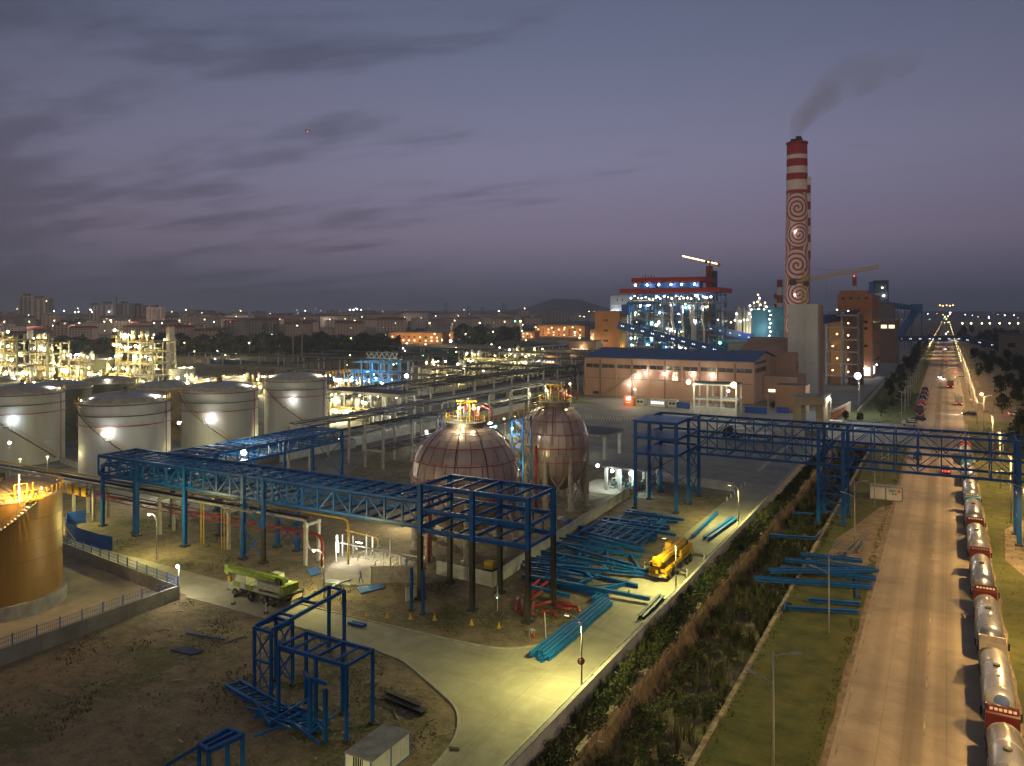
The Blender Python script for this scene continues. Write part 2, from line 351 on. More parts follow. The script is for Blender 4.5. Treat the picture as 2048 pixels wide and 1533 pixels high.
# white perimeter wall beside the verge, in panels
wl = T('perimeter_wall', 'long low white boundary wall on the verge beside the overgrown channel', 'wall', (-29.1, 30, 0))
y = 20
while y < 236:
    wl.box('wall_panel', -29.22, -28.98, y+.02, y+5.98, -.3, 1.55+random.uniform(-.02,.02), white)
    wl.box('wall_coping', -29.3, -28.9, y, y+6, 1.58, 1.68, conc); y += 6
w2 = T('perimeter_wall', 'distant straight pale boundary wall running along the dark green bank beyond the gate', 'wall', (-27, 330, 0))
y = 300
while y < 1000:
    w2.box('wall_panel', -27.6, -27.2, y, y+19.8, 0, 1.5, conc); y += 20
# ------------------------------------------------------------------ blue steel structures
def truss(t, axis, a0, a1, b0, b1, zb, zt, step, mat, w=.3, cross=True, xb=False, mid=None, extra=0):
    """box truss along axis 0 (x) or 1 (y) between a0..a1, faces at b0 and b1"""
    P = (lambda a, b, z: (a, b, z)) if axis == 0 else (lambda a, b, z: (b, a, z))
    n = max(1, round(abs(a1-a0)/step)); st = (a1-a0)/n
    for bb in (b0, b1):
        for z in (zb, zt)+((mid,) if mid else ()):
            for i in range(0, n, 4):
                t.bar('chord', P(a0+i*st, bb, z), P(a0+min(n, i+4)*st, bb, z), w, w*1.35, mat, 'H')
        for i in range(n+1): t.bar('vertical', P(a0+i*st, bb, zb), P(a0+i*st, bb, zt), w*.62, w*.62, mat)
        for i in range(n):
            up = (i % 2 == 0) if i < n/2 else (i % 2 == 1)
            zs = ((zb, mid), (mid, zt)) if mid else ((zb, zt),)
            for q, (za, zc) in enumerate(zs):
                u = up ^ (q == 1)
                t.bar('diagonal', P(a0+i*st, bb, za if u else zc), P(a0+(i+1)*st, bb, zc if u else za), w*.42, w*.42, mat)
    if cross:
        for i in range(n+1):
            for z in (zb, zt)+((mid,) if mid else ()): t.bar('cross_beam', P(a0+i*st, b0, z), P(a0+i*st, b1, z), w*.7, w*.9, mat, 'H')
        for i in range(n):
            if extra:
                for k in range(1, extra+1):
                    bb = b0+(b1-b0)*k/(extra+1); t.bar('stringer', P(a0+i*st, bb, zt), P(a0+(i+1)*st, bb, zt), w*.45, w*.5, mat)
            if xb or i % 3 == 1: t.bar('plan_brace', P(a0+i*st, b0, zt), P(a0+(i+1)*st, b1, zt), w*.3, w*.3, mat)
def xbrace(t, p, q, z0, z1, mat, w=.14, n=1):
    for k in range(n):
        a = z0+(z1-z0)*k/n; c = z0+(z1-z0)*(k+1)/n
        t.bar('brace', (p[0], p[1], a), (q[0], q[1], c), w, w, mat); t.bar('brace', (q[0], q[1], a), (p[0], p[1], c), w, w, mat)
def col(t, x, y, z, mat, w=.45, prim=0, h=None, plinth=True):
    if prim: t.bar('column', (x, y, .25), (x, y, prim), w, w, dark, 'H')
    t.bar('column', (x, y, prim or .25), (x, y, z), w, w, mat, 'H')
    if plinth: t.box('base_plate', x-w*1.0, x+w*1.0, y-w*1.0, y+w*1.0, 0, .27, dark)
# long truss gallery left of the sphere tanks
t = T('pipe_gallery', 'long low blue steel truss gallery on columns in front of the storage tanks', 'steel frame', (-90, 83.5, 0))
truss(t, 0, -123.9, -57.9, 80.3, 87.0, 8.95, 12.0, 2.9, blue, .38, extra=3, xb=True)
for x, pr in ((-113.9, 0), (-102.3, 0), (-89.6, 0), (-85.5, 5.0), (-72, 0)):
    if x == -72: continue
    for y in (80.3, 87.0): col(t, x, y, 12.2 if x < -86 else 12, blue, .55, pr if y < 81 else 0)
xbrace(t, (-89.6, 80.3), (-85.5, 80.3), .4, 8.8, blue, .15, 2); xbrace(t, (-89.6, 87), (-85.5, 87), .4, 8.8, blue, .15, 2)
t.bar('bracket_arm', (-92.5, 78.9, 7.6), (-86, 78.9, 7.6), .25, .25, grey); t.bar('bracket_arm', (-92.3, 78.9, 7.6), (-90.8, 80.3, 9.4), .1, .1, grey); t.bar('bracket_arm', (-90.3, 78.9, 7.6), (-89.2, 80.3, 9.2), .1, .1, grey)
# gallery running away behind it
t = T('pipe_gallery', 'blue steel truss gallery running back past the white storage tanks', 'steel frame', (-119, 106, 0))
truss(t, 1, 81.2, 131.0, -124.1, -115.6, 7.9, 10.3, 2.6, blue, .34, extra=3, xb=True)
for y in (81.2, 97.5, 114, 131):
    for x in (-124.1, -115.6): col(t, x, y, 10.4, blue, .5)
    if y in (97.5, 131): xbrace(t, (-124.1, y), (-115.6, y), .4, 7.8, blue, .13)
# open frame in front of the sphere
t = T('steel_tower_frame', 'tall open blue box frame with dark lower legs in front of the sphere tank', 'steel frame', (-50, 83, 0))
XC = (-57.7, -50.0, -42.4); YC = (79.9, 86.6)
for x in XC:
    for y in YC: col(t, x, y, 14.45, blue, .55, 8.4)
for z in (8.75, 11.2, 14.2):
    for y in YC:
        for xa, xc in zip(XC, XC[1:]): t.bar('ring_beam', (xa+.25, y, z), (xc-.25, y, z), .38, .55, blue, 'H')
    for x in (-57.7, -55.1, -52.5, -50, -47.5, -44.9, -42.4):
        t.bar('floor_beam', (x, YC[0]+.2, z), (x, YC[1]-.2, z), .3 if x in XC else .2, .42 if x in XC else .26, blue, 'H')
for x in (-45.2, -46.6, -43.8): t.bar('post', (x, 86.6, 8.9), (x, 86.6, 11.2), .16, .16, blue)
for x in (-47.9, -44.4): t.bar('post', (x, 86.4, 11.3), (x, 86.4, 14.1), .1, .1, blue)
# twin short posts beside it
for i, (u, v, vt) in enumerate(((823, 1222, 1123), (846, 1229, 1128))):
    x, y = gp(u, v); t = T('steel_post', ('left' if i == 0 else 'right')+' of two thin blue posts standing before the white block wall', 'post', (x, y, 0))
    t.bar('column', (x, y, .15), (x, y, 5.2), .3, .3, blue, 'H'); t.box('base_plate', x-.3, x+.3, y-.3, y+.3, 0, .15, dark)
# three level platform tower and the bridge over the channel and the highway
t = T('platform_tower', 'blue steel tower with three solid floor decks at the start of the bridge', 'steel frame', (-46, 144, 0))
for y in (136.3, 144.0, 151.0):
    for x in (-50.0, -42.3): col(t, x, y, 16.1, blue, .5)
for z in (10.3, 13.2, 16.1):
    t.box('deck', -50.5, -42.0, 135.9, 144.5, z, z+.16, blue)
    for y in (136.3, 144.0, 151.0): t.bar('deck_beam', (-50, y, z-.2), (-42.3, y, z-.2), .3, .4, blue, 'H')
    for x in (-50.0, -42.3): t.bar('deck_beam', (x, 136.3, z-.2), (x, 151, z-.2), .3, .4, blue, 'H')
    for x in (-48, -46, -44): t.bar('joist', (x, 136.3, z-.12), (x, 144, z-.12), .15, .24, blue)
xbrace(t, (-50, 151), (-42.3, 151), .4, 10, blue, .13, 2); xbrace(t, (-42.3, 144), (-42.3, 151), .4, 10, blue, .13, 2); xbrace(t, (-50, 144), (-50, 151), .4, 10, blue, .13, 2)
t = T('truss_bridge', 'blue latticed truss bridge crossing over the channel and the highway', 'bridge', (-16, 147, 0))
truss(t, 0, -42.0, 9.6, 143.4, 150.4, 9.75, 15.95, 3.44, blue, .30, mid=12.9, xb=True)
for x in (-19.1, -15.2):
    for y in (141.8, 148.8): col(t, x, y, 15.9, blue, .55)
    for z in (2.2, 5.2, 8.2): t.bar('tie', (x, 141.8, z), (x, 148.8, z), .2, .2, blue)
for z in (2.2, 5.2, 8.2):
    for y in (141.8, 148.8): t.bar('tie', (-19.1, y, z), (-15.2, y, z), .2, .2, blue)
xbrace(t, (-19.1, 141.8), (-15.2, 141.8), 2.2, 9, blue, .12, 2); xbrace(t, (-19.1, 148.8), (-15.2, 148.8), 2.2, 9, blue, .12, 2); xbrace(t, (-19.1, 141.8), (-19.1, 148.8), .4, 9, blue, .12, 2); xbrace(t, (-15.2, 141.8), (-15.2, 148.8), .4, 9, blue, .12, 2)
for y in (143.2, 150.2):
    col(t, 9.8, y, 16, blue, .6)
    for z in (9.9, 12.9, 15.9): t.bar('chord', (9.8, y, z), (34, y, z-.4), .4, .5, blue, 'H')
for z in (3.5, 7): t.bar('tie', (9.8, 143.2, z), (9.8, 150.2, z), .2, .2, blue)
# small frames in the foreground
def goal(label, xs, ys, z, w=.26, legs=None, base=None, name='steel_portal_frame'):
    t = T(name, label, 'steel frame', (sum(xs)/len(xs), sum(ys)/len(ys), 0))
    for x in xs:
        for y in ys: col(t, x, y, z, blue, w)
    for y in ys: t.bar('top_beam', (xs[0], y, z-.15), (xs[-1], y, z-.15), w, w*1.2, blue, 'H')
    for i, x in enumerate(xs): t.bar('top_beam', (x, ys[0], z-.15), (x, ys[-1], z-.15), w, w, blue, 'H')
    return t
t = goal('tall braced blue frame tower at the left of the foreground frames', (-57.2, -55.0), (52.6, 55.3), 6.3, .24)
xbrace(t, (-57.2, 52.6), (-55.0, 52.6), .5, 6, blue, .1, 2); xbrace(t, (-55.0, 52.6), (-55.0, 55.3), .5, 6, blue, .1, 2); xbrace(t, (-57.2, 55.3), (-55, 55.3), .5, 6, blue, .1, 2)
for y in (52.6, 55.3): t.bar('mid_beam', (-57.2, y, 3.2), (-55, y, 3.2), .2, .2, blue)
t.bar('ladder_rail', (-56, 52.2, .2), (-56, 52.2, 6.3), .06, .06, blue)
for a in ((-57.2, 62.8, 6.9), (-55.1, 62.8, 6.9)):
    col(t, a[0], a[1], a[2], blue, .28)
    t.bar('raking_beam', (a[0], 52.8, 6.3), a, .26, .32, blue, 'H')
for k in (.3, .62, 1.0): t.bar('rung_beam', (-57.2, 52.8+10*k, 6.3+.6*k), (-55.1, 52.8+10*k, 6.3+.6*k), .2, .24, blue)
t = goal('low blue portal frame on six legs beside the braced frame tower', (-51.6, -47.2, -43.8), (50.2, 53.6), 6.6, .25)
for x in (-50.2, -48.6, -45.4): t.bar('joist', (x, 50.2, 6.4), (x, 53.6, 6.4), .18, .22, blue)
t = T('steel_portal_frame', 'small blue goalpost frame under the six legged portal', 'steel frame', (-46.5, 50.5, 0))
for x in (-46.9, -45.2): col(t, x, 49.2, 5.2 if x < -46 else 4.6, blue, .3)
t.bar('top_beam', (-47.1, 49.2, 5.1), (-45.1, 49.2, 5.1), .28, .28, blue, 'H'); t.bar('stub_beam', (-46.9, 49.2, 4.9), (-48.6, 50.2, 4.9), .22, .22, blue)
t = T('steel_frame_top', 'dark blue short frame at the bottom edge beside the twisted beam heap', 'steel frame', (-53, 43.5, 0))
fr = [gp(398, 1488, 5), gp(455, 1457, 5), gp(485, 1468, 5), gp(417, 1500, 5)]
for x, y in fr: col(t, x, y, 5.0, blue, .24)
for k in range(4): t.bar('top_beam', (*fr[k], 4.9), (*fr[(k+1) % 4], 4.9), .26, .34, blue, 'H')
t.bar('top_beam', ((fr[0][0]+fr[3][0])/2, (fr[0][1]+fr[3][1])/2, 4.9), ((fr[1][0]+fr[2][0])/2, (fr[1][1]+fr[2][1])/2, 4.9), .22, .3, blue, 'H')
t.bar('raking_beam', (*fr[0], 4.8), (*gp(330, 1533, 1.5), 1.5), .2, .25, blue, 'H')
# ------------------------------------------------------------------ loose steel lying about
def piece(label, a, b, w, h, mat, name='steel_beam', z=None, studs=0, group=None):
    """one loose beam from a to b (pixels on the ground)"""
    za = z or (h/2+.05, h/2+.05); p = (*gp(*a), za[0]); q = (*gp(*b), za[1])
    t = T(name, label, 'steel beam', (*p[:2], 0), group)
    t.bar('flange_beam', p, q, w, h, mat, 'H')
    for k in range(studs):
        f = (k+.5)/studs; r = Vector(p).lerp(Vector(q), f); t.bar('lug', (r.x, r.y, r.z), (r.x+.15, r.y, r.z+.7), .22, .1, mat)
    return t
def heap(name, label, cat, segs, mat, base, names=('beam',)):
    t = T(name, label, cat, (*base, 0))
    for i, (p, q, w, h) in enumerate(segs): t.bar(names[i % len(names)], p, q, w, h, mat, 'H')
    return t
def ladder(label, corners, n, z, mat, w=.32, name='steel_panel_frame', diag=True, over=0):
    """a ladder-like frame lying flat: rails between pixel corners a->b and c->d, n rungs"""
    a, b2, c, d = [Vector((*gp(*k), z)) for k in corners]
    m = (a+b2+c+d)/4; t = T(name, label, 'steel frame', (m.x, m.y, 0))
    e = (b2-a).normalized()*over
    t.bar('rail', a-e, b2+e, w, w*1.15, mat, 'H'); t.bar('rail', c-e, d+e, w, w*1.15, mat, 'H')
    for k in range(n):
        f = (k+.15)/(n-.7); f = min(f, 1.0)
        t.bar('rung', a.lerp(b2, f), c.lerp(d, f), w*.75, w*.85, mat, 'H')
        if diag and k < n-1: t.bar('diagonal', a.lerp(b2, f), c.lerp(d, min(1, (k+1.15)/(n-.7))), w*.35, w*.35, mat)
    return t
ladder('nearest big blue frame panel lying on the ground behind the red pipe pile', [(1056,1160),(1185,1192),(1078,1130),(1262,1175)], 4, .35, blue, .42, over=1.0)
ladder('blue frame panel lying just behind the nearest panel beside the yellow crane', [(1088,1112),(1290,1150),(1120,1095),(1268,1118)], 4, .55, blue2, .42, over=1.2)
ladder('flat stack of long blue girders in the middle of the laydown yard', [(1145,1080),(1278,1105),(1168,1062),(1300,1085)], 6, .45, blue, .5, diag=False, over=1.0)
ladder('thin blue frame panel lying on top of the girder stack', [(1162,1075),(1270,1100),(1196,1052),(1312,1075)], 7, .9, blue, .3, over=.3)
ladder('blue frame panel lying farther up the laydown yard', [(1196,1060),(1305,1078),(1216,1045),(1330,1060)], 6, .6, blue, .38, over=.8)
ladder('farthest blue frame panel lying at the foot of the platform tower', [(1230,1044),(1318,1058),(1262,1028),(1350,1042)], 4, .5, blue, .38, over=.8)
for k, (a, c) in enumerate([((1052,1165),(1300,1208)), ((1060,1140),(1310,1160)), ((1050,1185),(1140,1202)), ((1130,1105),(1265,1140)), ((1215,1058),(1352,1078)), ((1250,1036),(1368,1047)), ((1180,1086),(1275,1106)), ((1262,1060),(1335,1066))]):
    lab = ['longest blue beam reaching out over the road edge before the yellow crane', 'blue beam with lugs pointing at the yellow crane', 'short blue beam near the red pipe pile', 'blue beam crossing the middle panels', 'blue beam lying across the far panels', 'last blue beam by the platform tower legs', 'stubby blue beam on the girder stack', 'small blue beam left of the yellow crane roof'][k]
    piece(lab, a, c, .42, .45, blue if k % 2 else blue2, z=(.9, .6), studs=3 if k < 2 else 1)
rn = random.Random(12); ys_ = []
for k in range(5):
    u0, v0 = ((1120, 1128), (1190, 1092), (1240, 1062), (1290, 1048), (1090, 1150))[k]; x, y = gp(u0, v0)
    t = T('girder_stack', 'low untidy stack of blue girders, ' + ['between the two near panels','under the flat girder stack','right behind the flat girder stack','among the far panels','at the wall side of the nearest panel'][k], 'steel stack', (x, y, 0))
    for q in range(7):
        a = rn.gauss(.02, .10) if q < 5 else rn.uniform(1.2, 1.8); l = rn.uniform(4, 9) if q < 5 else rn.uniform(2, 4); ox, oy = rn.uniform(-1.5, 2.5), rn.uniform(-2.2, 2.2); z = rn.uniform(.2, .9)
        t.bar('girder', (x+ox-cos(a)*l/2, y+oy-sin(a)*l/2, z), (x+ox+cos(a)*l/2, y+oy+sin(a)*l/2, z+rn.uniform(-.1,.1)), rn.uniform(.2, .42), rn.uniform(.25, .45), (blue, blue2)[q % 2], 'H')
        if q % 2: t.bar('cleat', (x+ox, y+oy, z), (x+ox, y+oy, z+.6), .3, .08, blue)
# tangle of gussets on the nearest panel
for k, (u, v) in enumerate(((1218, 1152), (1186, 1168))):
    p = Vector((*gp(u, v), .7)); t = T('gusset_node', ['larger spiky blue gusset joint on the beams left of the yellow crane', 'smaller spiky blue gusset joint on the nearest panel'][k], 'steel joint', (p.x, p.y, 0))
    for j in range(9):
        a = j*.7; t.bar('gusset', p, (p.x+cos(a)*.9, p.y+sin(a)*.9, .7+.5*sin(j*1.7)+.3), .3, .08, blue2)
# bundles on the road: rows of channel sections
def bundle(label, a, b, n, w, h, mat, layers=1, name='girder_bundle', z0=.1):
    p = Vector((*gp(*a), 0)); q = Vector((*gp(*b), 0)); d = (q-p).normalized(); s = Vector((d.y, -d.x, 0))
    t = T(name, label, 'steel bundle', (p.x, p.y, 0))
    for l in range(layers):
        for i in range(n-l):
            o = s*((i-(n-l-1)/2)*w*1.42); j = random.uniform(-.5, .5)
            t.bar('girder', p+o+d*j+Vector((0,0,z0+h/2+l*h)), q+o+d*(j+random.uniform(-.3,.3))+Vector((0,0,z0+h/2+l*h)), w, h, mat, 'H')
    for f in (.2, .8):
        c = p.lerp(q, f); t.bar('bearer', c-s*n*w*.62+Vector((0,0,.05)), c+s*n*w*.62+Vector((0,0,.05)), .15, .1, brown)
    return t
bundle('nearest bundle of six long teal girders lying on the road', (1078, 1322), (1150, 1262), 5, .34, .42, blue2, 2)
bundle('teal girder bundle lying behind the nearest bundle along the road edge', (1140, 1272), (1212, 1210), 4, .36, .4, blue2, 2)
bundle('small pair of teal girders at the far end of the bundles', (1186, 1208), (1212, 1190), 3, .34, .4, blue2)
bundle('two dark girders leaning together on the grass verge across the road', (1280, 1243), (1322, 1200), 2, .36, .45, M('dark_teal_paint', (.01, .06, .09), .5))
bundle('pale yellow and teal girders stacked on the verge behind the white wall', (1285, 1258), (1345, 1205), 2, .3, .35, M('pale_primer', (.28, .30, .16), .6))
bundle('slim blue lattice girder with lugs lying beside the road left of the verge', (1385, 1078), (1434, 1030), 1, .5, .5, blue2)
bundle('pair of teal lattice girders lying on the road near the far lamp', (1412, 1082), (1468, 1042), 2, .55, .5, blue2)
bundle('two grey blue bars lying on the grass by the white wall', (1442, 1098), (1456, 1085), 2, .3, .3, grey)
# beams east of the channel
def spread(label, rows, mat, lat=True):
    c = gp(*rows[0][0]); t = T('girder_stack', label, 'steel stack', (*c, 0))
    for i, (a, b_) in enumerate(rows):
        p = Vector((*gp(*a, .9), .3+.12*i % .9)); q = Vector((*gp(*b_, .9), .3+.12*i % .9))
        t.bar('girder', p, q, .42, .42, mat, 'H'); 
        if lat:
            d = (q-p); s = Vector((-d.y, d.x, 0)).normalized()*1.0
            t.bar('girder', p+s, q+s, .25, .3, mat, 'H')
            for k in range(6): t.bar('lacing', p.lerp(q, k/6), p.lerp(q, (k+.5)/6)+s, .14, .14, mat)
    return t
spread('wide stack of long blue lattice girders on the grass beside the highway', [((1510,1150),(1745,1166)), ((1560,1130),(1752,1152)), ((1570,1116),(1742,1135)), ((1602,1108),(1725,1120)), ((1540,1142),(1758,1140))], blue)
spread('lower pair of blue girders nearest the camera on the highway grass', [((1575,1206),(1716,1214)), ((1618,1192),(1722,1200))], blue, False)
piece('blue prop hanging at the left end of the lower girder pair', (1572, 1204), (1568, 1224), .2, .2, blue)
piece('thin blue upright between the two girder stacks beside the highway', (1711, 1150), (1714, 1200), .2, .2, blue)
piece('blue beam lying across the channel near the bridge leg', (1540, 1076), (1632, 1083), .4, .4, blue, z=(.4, .5))
piece('thin blue beam between the bridge legs', (1585, 1027), (1628, 1030), .25, .25, blue)
for k, (a, c) in enumerate([((1630,1080),(1642,1064)), ((1638,1082),(1650,1062)), ((1680,1112),(1706,1092)), ((1692,1114),(1736,1070)), ((1714,1108),(1731,1090)), ((1668,1098),(1684,1082))]):
    piece(['left slim grey bar near the bridge leg', 'right slim grey bar near the bridge leg', 'grey bar lying left of the lamp post on the sand', 'longest grey bar slanting behind the lamp post', 'grey bar lying right of the lamp post', 'short pale grey bar alone on the sand'][k], a, c, .28, .28, grey, name='steel_bar')
# red pipe spools
t = T('red_pipe_pile', 'heap of red pipes and bends lying beneath the tall frame legs', 'pipes', (*gp(1070, 1215), 0))
for (a, c) in [((1045,1192),(1082,1170)), ((1056,1202),(1094,1176)), ((1062,1208),(1090,1190)), ((1030,1228),(1036,1206)), ((1042,1234),(1044,1212)), ((1062,1236),(1066,1218)), ((1066,1222),(1102,1216)), ((1110,1222),(1140,1232)), ((1112,1212),(1144,1222))]:
    p = (*gp(*a), .5); q = (*gp(*c), .75); t.part('pipe', MB().tube(p, q, .2, 10), red, True)
for (u, v) in ((1095, 1235), (1140, 1224), (1090, 1178)):
    c = Vector((*gp(u, v), .35)); t.part('pipe_bend', MB().pipe([c+Vector((cos(a)*1.0, sin(a)*1.0, 0)) for a in [k*.4 for k in range(9)]], .18, 8), red, True)
# heaps in the foreground left
def junk(label, u, v, n, mat, spread_=2.5, ln=(1.5, 6), seed=1, name='scrap_beam_heap'):
    rnd = random.Random(seed); x, y = gp(u, v); t = T(name, label, 'steel scrap', (x, y, 0))
    for i in range(n):
        a = rnd.uniform(-.5, .25) if i % 4 else rnd.uniform(1.0, 1.9); l = rnd.uniform(*ln); cx = x+rnd.uniform(-1, 1)*spread_; cy = y+rnd.uniform(-.6, .6)*spread_; z = rnd.uniform(.15, .8)
        t.bar('beam', (cx-cos(a)*l/2, cy-sin(a)*l/2, z), (cx+cos(a)*l/2, cy+sin(a)*l/2, z+rnd.uniform(-.12,.25)), .18, .2, mat, 'H')
    return t
ladder('long blue lattice girder lying crosswise among the foreground frames', [(450,1382),(618,1478),(478,1372),(650,1470)], 9, .5, blue, .28)
junk('tangled blue beams lying at the foot of the braced frame tower', 555, 1440, 15, blue, 2.4, seed=3)
junk('scattered blue beams right of the tangled heap', 610, 1470, 6, blue, 1.8, (1.2, 4), seed=5)
bundle('two short blue beams lying on the side street', (702, 1250), (732, 1256), 2, .3, .3, blue, name='short_beams')
piece('thin blue bar lying on the weeds left of the frames', (372, 1268), (450, 1282), .14, .14, blue)
piece('pale panel bar lying on the weeds near the side street', (505, 1262), (535, 1252), .5, .08, conc, name='plank')
piece('thin bar stretching over the bare earth left of the frame tower', (438, 1292), (492, 1274), .1, .1, grey)
b = MB(); p = [gp(340, 1302), gp(372, 1294), gp(408, 1304), gp(382, 1312)]; b.prism(p, .04, .12)
single('blue_tarpaulin', b, M('dull_blue_plastic', (.02,.04,.16), .95), 'crumpled blue sheet lying on the weedy ground left of the frames', 'sheet')
heap('dark_girder', 'dark rusty girder lying on bare earth behind the white cabin', 'steel beam', [((*gp(768, 1398), .3), (*gp(850, 1432), .3), .9, .35), ((*gp(772, 1394), .55), (*gp(840, 1424), .55), .5, .25)], dark, gp(810, 1415))
single('scrap_plate', MB().prism([gp(897,1497), gp(918,1499), gp(919,1503), gp(899,1502)], .03, .16), dark, 'small dark metal piece lying alone on the road near the bottom', 'scrap')
for k, (c, lab) in enumerate((([(612,1142),(632,1136),(644,1148),(622,1155)], 'blue roofing sheet lying left of the bent lamp'), ([(712,1178),(764,1170),(770,1178),(722,1190)], 'blue sheet lying on weeds in front of the pipe station'), ([(650,1160),(694,1166),(702,1174),(648,1168)], 'pale corrugated sheets lying behind the bent lamp'))):
    single('roofing_sheet', MB().prism([gp(*q) for q in c], .1, .2), M('pale_blue_sheet', (.05, .17, .42), .5) if k < 2 else M('pale_sheet', (.34, .42, .42), .5), lab, 'metal sheet')
piece('low pale concrete kerb strip leading to the lamp from the pipe station', (610, 1200), (702, 1162), .35, .3, conc, name='kerb_strip')
piece('red handled bar beside the white wall near the sphere', (1096, 1252), (1120, 1249), .06, .06, grey, name='steel_bar')
# yellow marker cones along the earth edge
cm = MB().lathe([(.28, 0), (.28, .05), (.2, .06), (.05, .62), (.001, .64)], 10).mesh('cone_body', yel, True)
for k, (u, v) in enumerate(((734,1232),(774,1236),(821,1238),(869,1240),(943,1250),(998,1256),(1157,1222))):
    e = T('marker_cone', ['first','second','third','fourth','fifth','sixth','seventh'][k]+' small yellow marker from the left along the bare earth edge of the side street', 'cone', (*gp(u, v), 0), 'yellow markers'); e.put('cone', cm)
# ------------------------------------------------------------------ sphere tanks
sphm = M('weathered_sphere_steel', (.58, .45, .40), .27, .35, .14, .5, col2=(.40, .30, .25), streak=.25)
sphm2 = M('sphere_steel_stained', (.52, .39, .34), .30, .3, .14, .8, col2=(.36, .26, .21), streak=.2)
legm = M('fireproofed_leg', (.34, .29, .22), .85, 0, .16, 1.5)
pinkp = M('faded_red_pipe', (.42, .07, .08), .5, 0, .1, 2)
sphcore = M('sphere_seam_steel', (.16, .11, .09), .5, .3)
def sphere_tank(cx, cy, label, rot=0.0, q_=1.0):
    R_, cz = 8.3, 10.9; t = T('sphere_tank', label, 'gas tank', (cx, cy, 0)); O = Vector((cx, cy, cz))
    t.part('shell_core', MB().sphere(O, (R_-.05)*q_, 40, 24, 1/q_), sphcore, True)
    bands = ((-90, -62, 6), (-62, -35, 16), (-35, -6, 28), (-6, 22, 28), (22, 48, 22), (48, 70, 14), (70, 90, 6))
    for bi, (la, lb, n) in enumerate(bands):
        la_, lb_ = radians(la+.07), radians(lb-.07); m_ = 6; k_ = max(2, 60//n)
        w_ = 2*pi/n; gpz = .0032*2.2/max(.2, cos((la_+lb_)/2))
        b = MB(); vs = []
        for j in range(m_+1):
            la2 = la_+(lb_-la_)*j/m_
            for k in range(k_+1):
                a = gpz+(w_-2*gpz)*k/k_; vs.append((q_*R_*cos(la2)*cos(a), q_*R_*cos(la2)*sin(a), R_*sin(la2)))
        b.add(vs, [(j*(k_+1)+k, j*(k_+1)+k+1, (j+1)*(k_+1)+k+1, (j+1)*(k_+1)+k) for j in range(m_) for k in range(k_)])
        mes = [b.mesh('shell_plate', mm, True) for mm in (sphm, sphm2)]
        for i in range(n):
            mt = Matrix.Translation((0, 0, cz)) @ Matrix.Rotation(rot+w_*i+bi*.3, 4, 'Z'); t.put('shell_plate', mes[(i*7+bi) % 3 == 0], mt)
    for i in range(8):
        a = rot+2*pi*(i+.5)/8; x, y = cx+7.75*q_*cos(a), cy+7.75*q_*sin(a)
        t.part('leg', MB().lathe([(.9, 0), (.9, .35), (.5, .4), (.48, cz+.6), (.3, cz+1.1), (.01, cz+1.15)], 14, (x, y, 0)), legm, True)
        a2 = rot+2*pi*(i+1.5)/8; x2, y2 = cx+7.75*q_*cos(a2), cy+7.75*q_*sin(a2)
        t.bar('tie_rod', (x, y, 1), (x2, y2, 7.5), .13, .13, legm); t.bar('tie_rod', (x, y, 7.5), (x2, y2, 1), .13, .13, legm)
    for la, mm in ((58, sphm2), (38, pinkp), (20, pinkp), (3, pinkp), (-14, pinkp)):
        r = (R_*q_+.22)*cos(radians(la)); z = cz+(R_+.22)*sin(radians(la)); n = 48
        t.part('ring_pipe', MB().pipe([(cx+r*cos(2*pi*i/n), cy+r*sin(2*pi*i/n), z) for i in range(n+1)], .065, 6), mm, True)
    for a0 in (-2.0, -1.2, -.6, .9, 2.2):
        t.part('riser_pipe', MB().pipe([(cx+(R_*q_+.18)*cos(q)*cos(a0), cy+(R_*q_+.18)*cos(q)*sin(a0), cz+(R_+.18)*sin(q)) for q in [k*.13 for k in range(1, 11)]], .06, 6), brown, True)
    a0 = TH-pi/2-.55
    t.part('red_riser', MB().pipe([(cx+9.2*q_*cos(a0), cy+9.2*q_*sin(a0), .2), (cx+9.2*q_*cos(a0), cy+9.2*q_*sin(a0), 12)], .22, 10), red, True)
    zt = cz+R_-.1
    t.part('top_deck', MB().lathe([(.01, zt), (3.1, zt), (3.1, zt+.22), (.01, zt+.22)], 32, (cx, cy, 0)), grey)
    t.part('deck_skirt', MB().lathe([(2.7, zt-.7), (2.95, zt)], 32, (cx, cy, 0)), legm)
    b = MB()
    for i in range(20):
        a = 2*pi*i/20; b.beam((cx+3*cos(a), cy+3*sin(a), zt+.2), (cx+3*cos(a), cy+3*sin(a), zt+1.35), .06)
    for z in (.75, 1.33):
        b.pipe([(cx+3*cos(2*pi*i/30), cy+3*sin(2*pi*i/30), zt+z) for i in range(31)], .04, 5)
    t.part('railing', b, yel)
    rnd = random.Random(int(cx))
    for k in range(9):
        a = rnd.uniform(0, 6.28); r = rnd.uniform(.3, 2.2); h = rnd.uniform(1.0, 2.8); x, y = cx+r*cos(a), cy+r*sin(a)
        t.part('nozzle', MB().tube((x, y, zt), (x, y, zt+h), rnd.uniform(.09, .22), 10), (white, pinkp, grey)[k % 3], True)
        t.part('valve', MB().sphere((x, y, zt+h), .28, 8, 6), (yel, white, pinkp)[k % 3], True)
    t.part('vent_pipe', MB().pipe([(cx+1.5, cy+.5, zt), (cx+1.5, cy+.5, zt+2.2), (cx+2.6, cy+.5, zt+2.7), (cx+4.1, cy+.6, zt+2.2), (cx+4.4, cy+.6, zt+.6)], .14, 8), pinkp, True)
    for p in ((-1, .2), (1.1, -.6), (0, 1.2)):
        t.bar('hoist_post', (cx+p[0], cy+p[1], zt), (cx+p[0], cy+p[1], zt+3.3), .14, .14, yel)
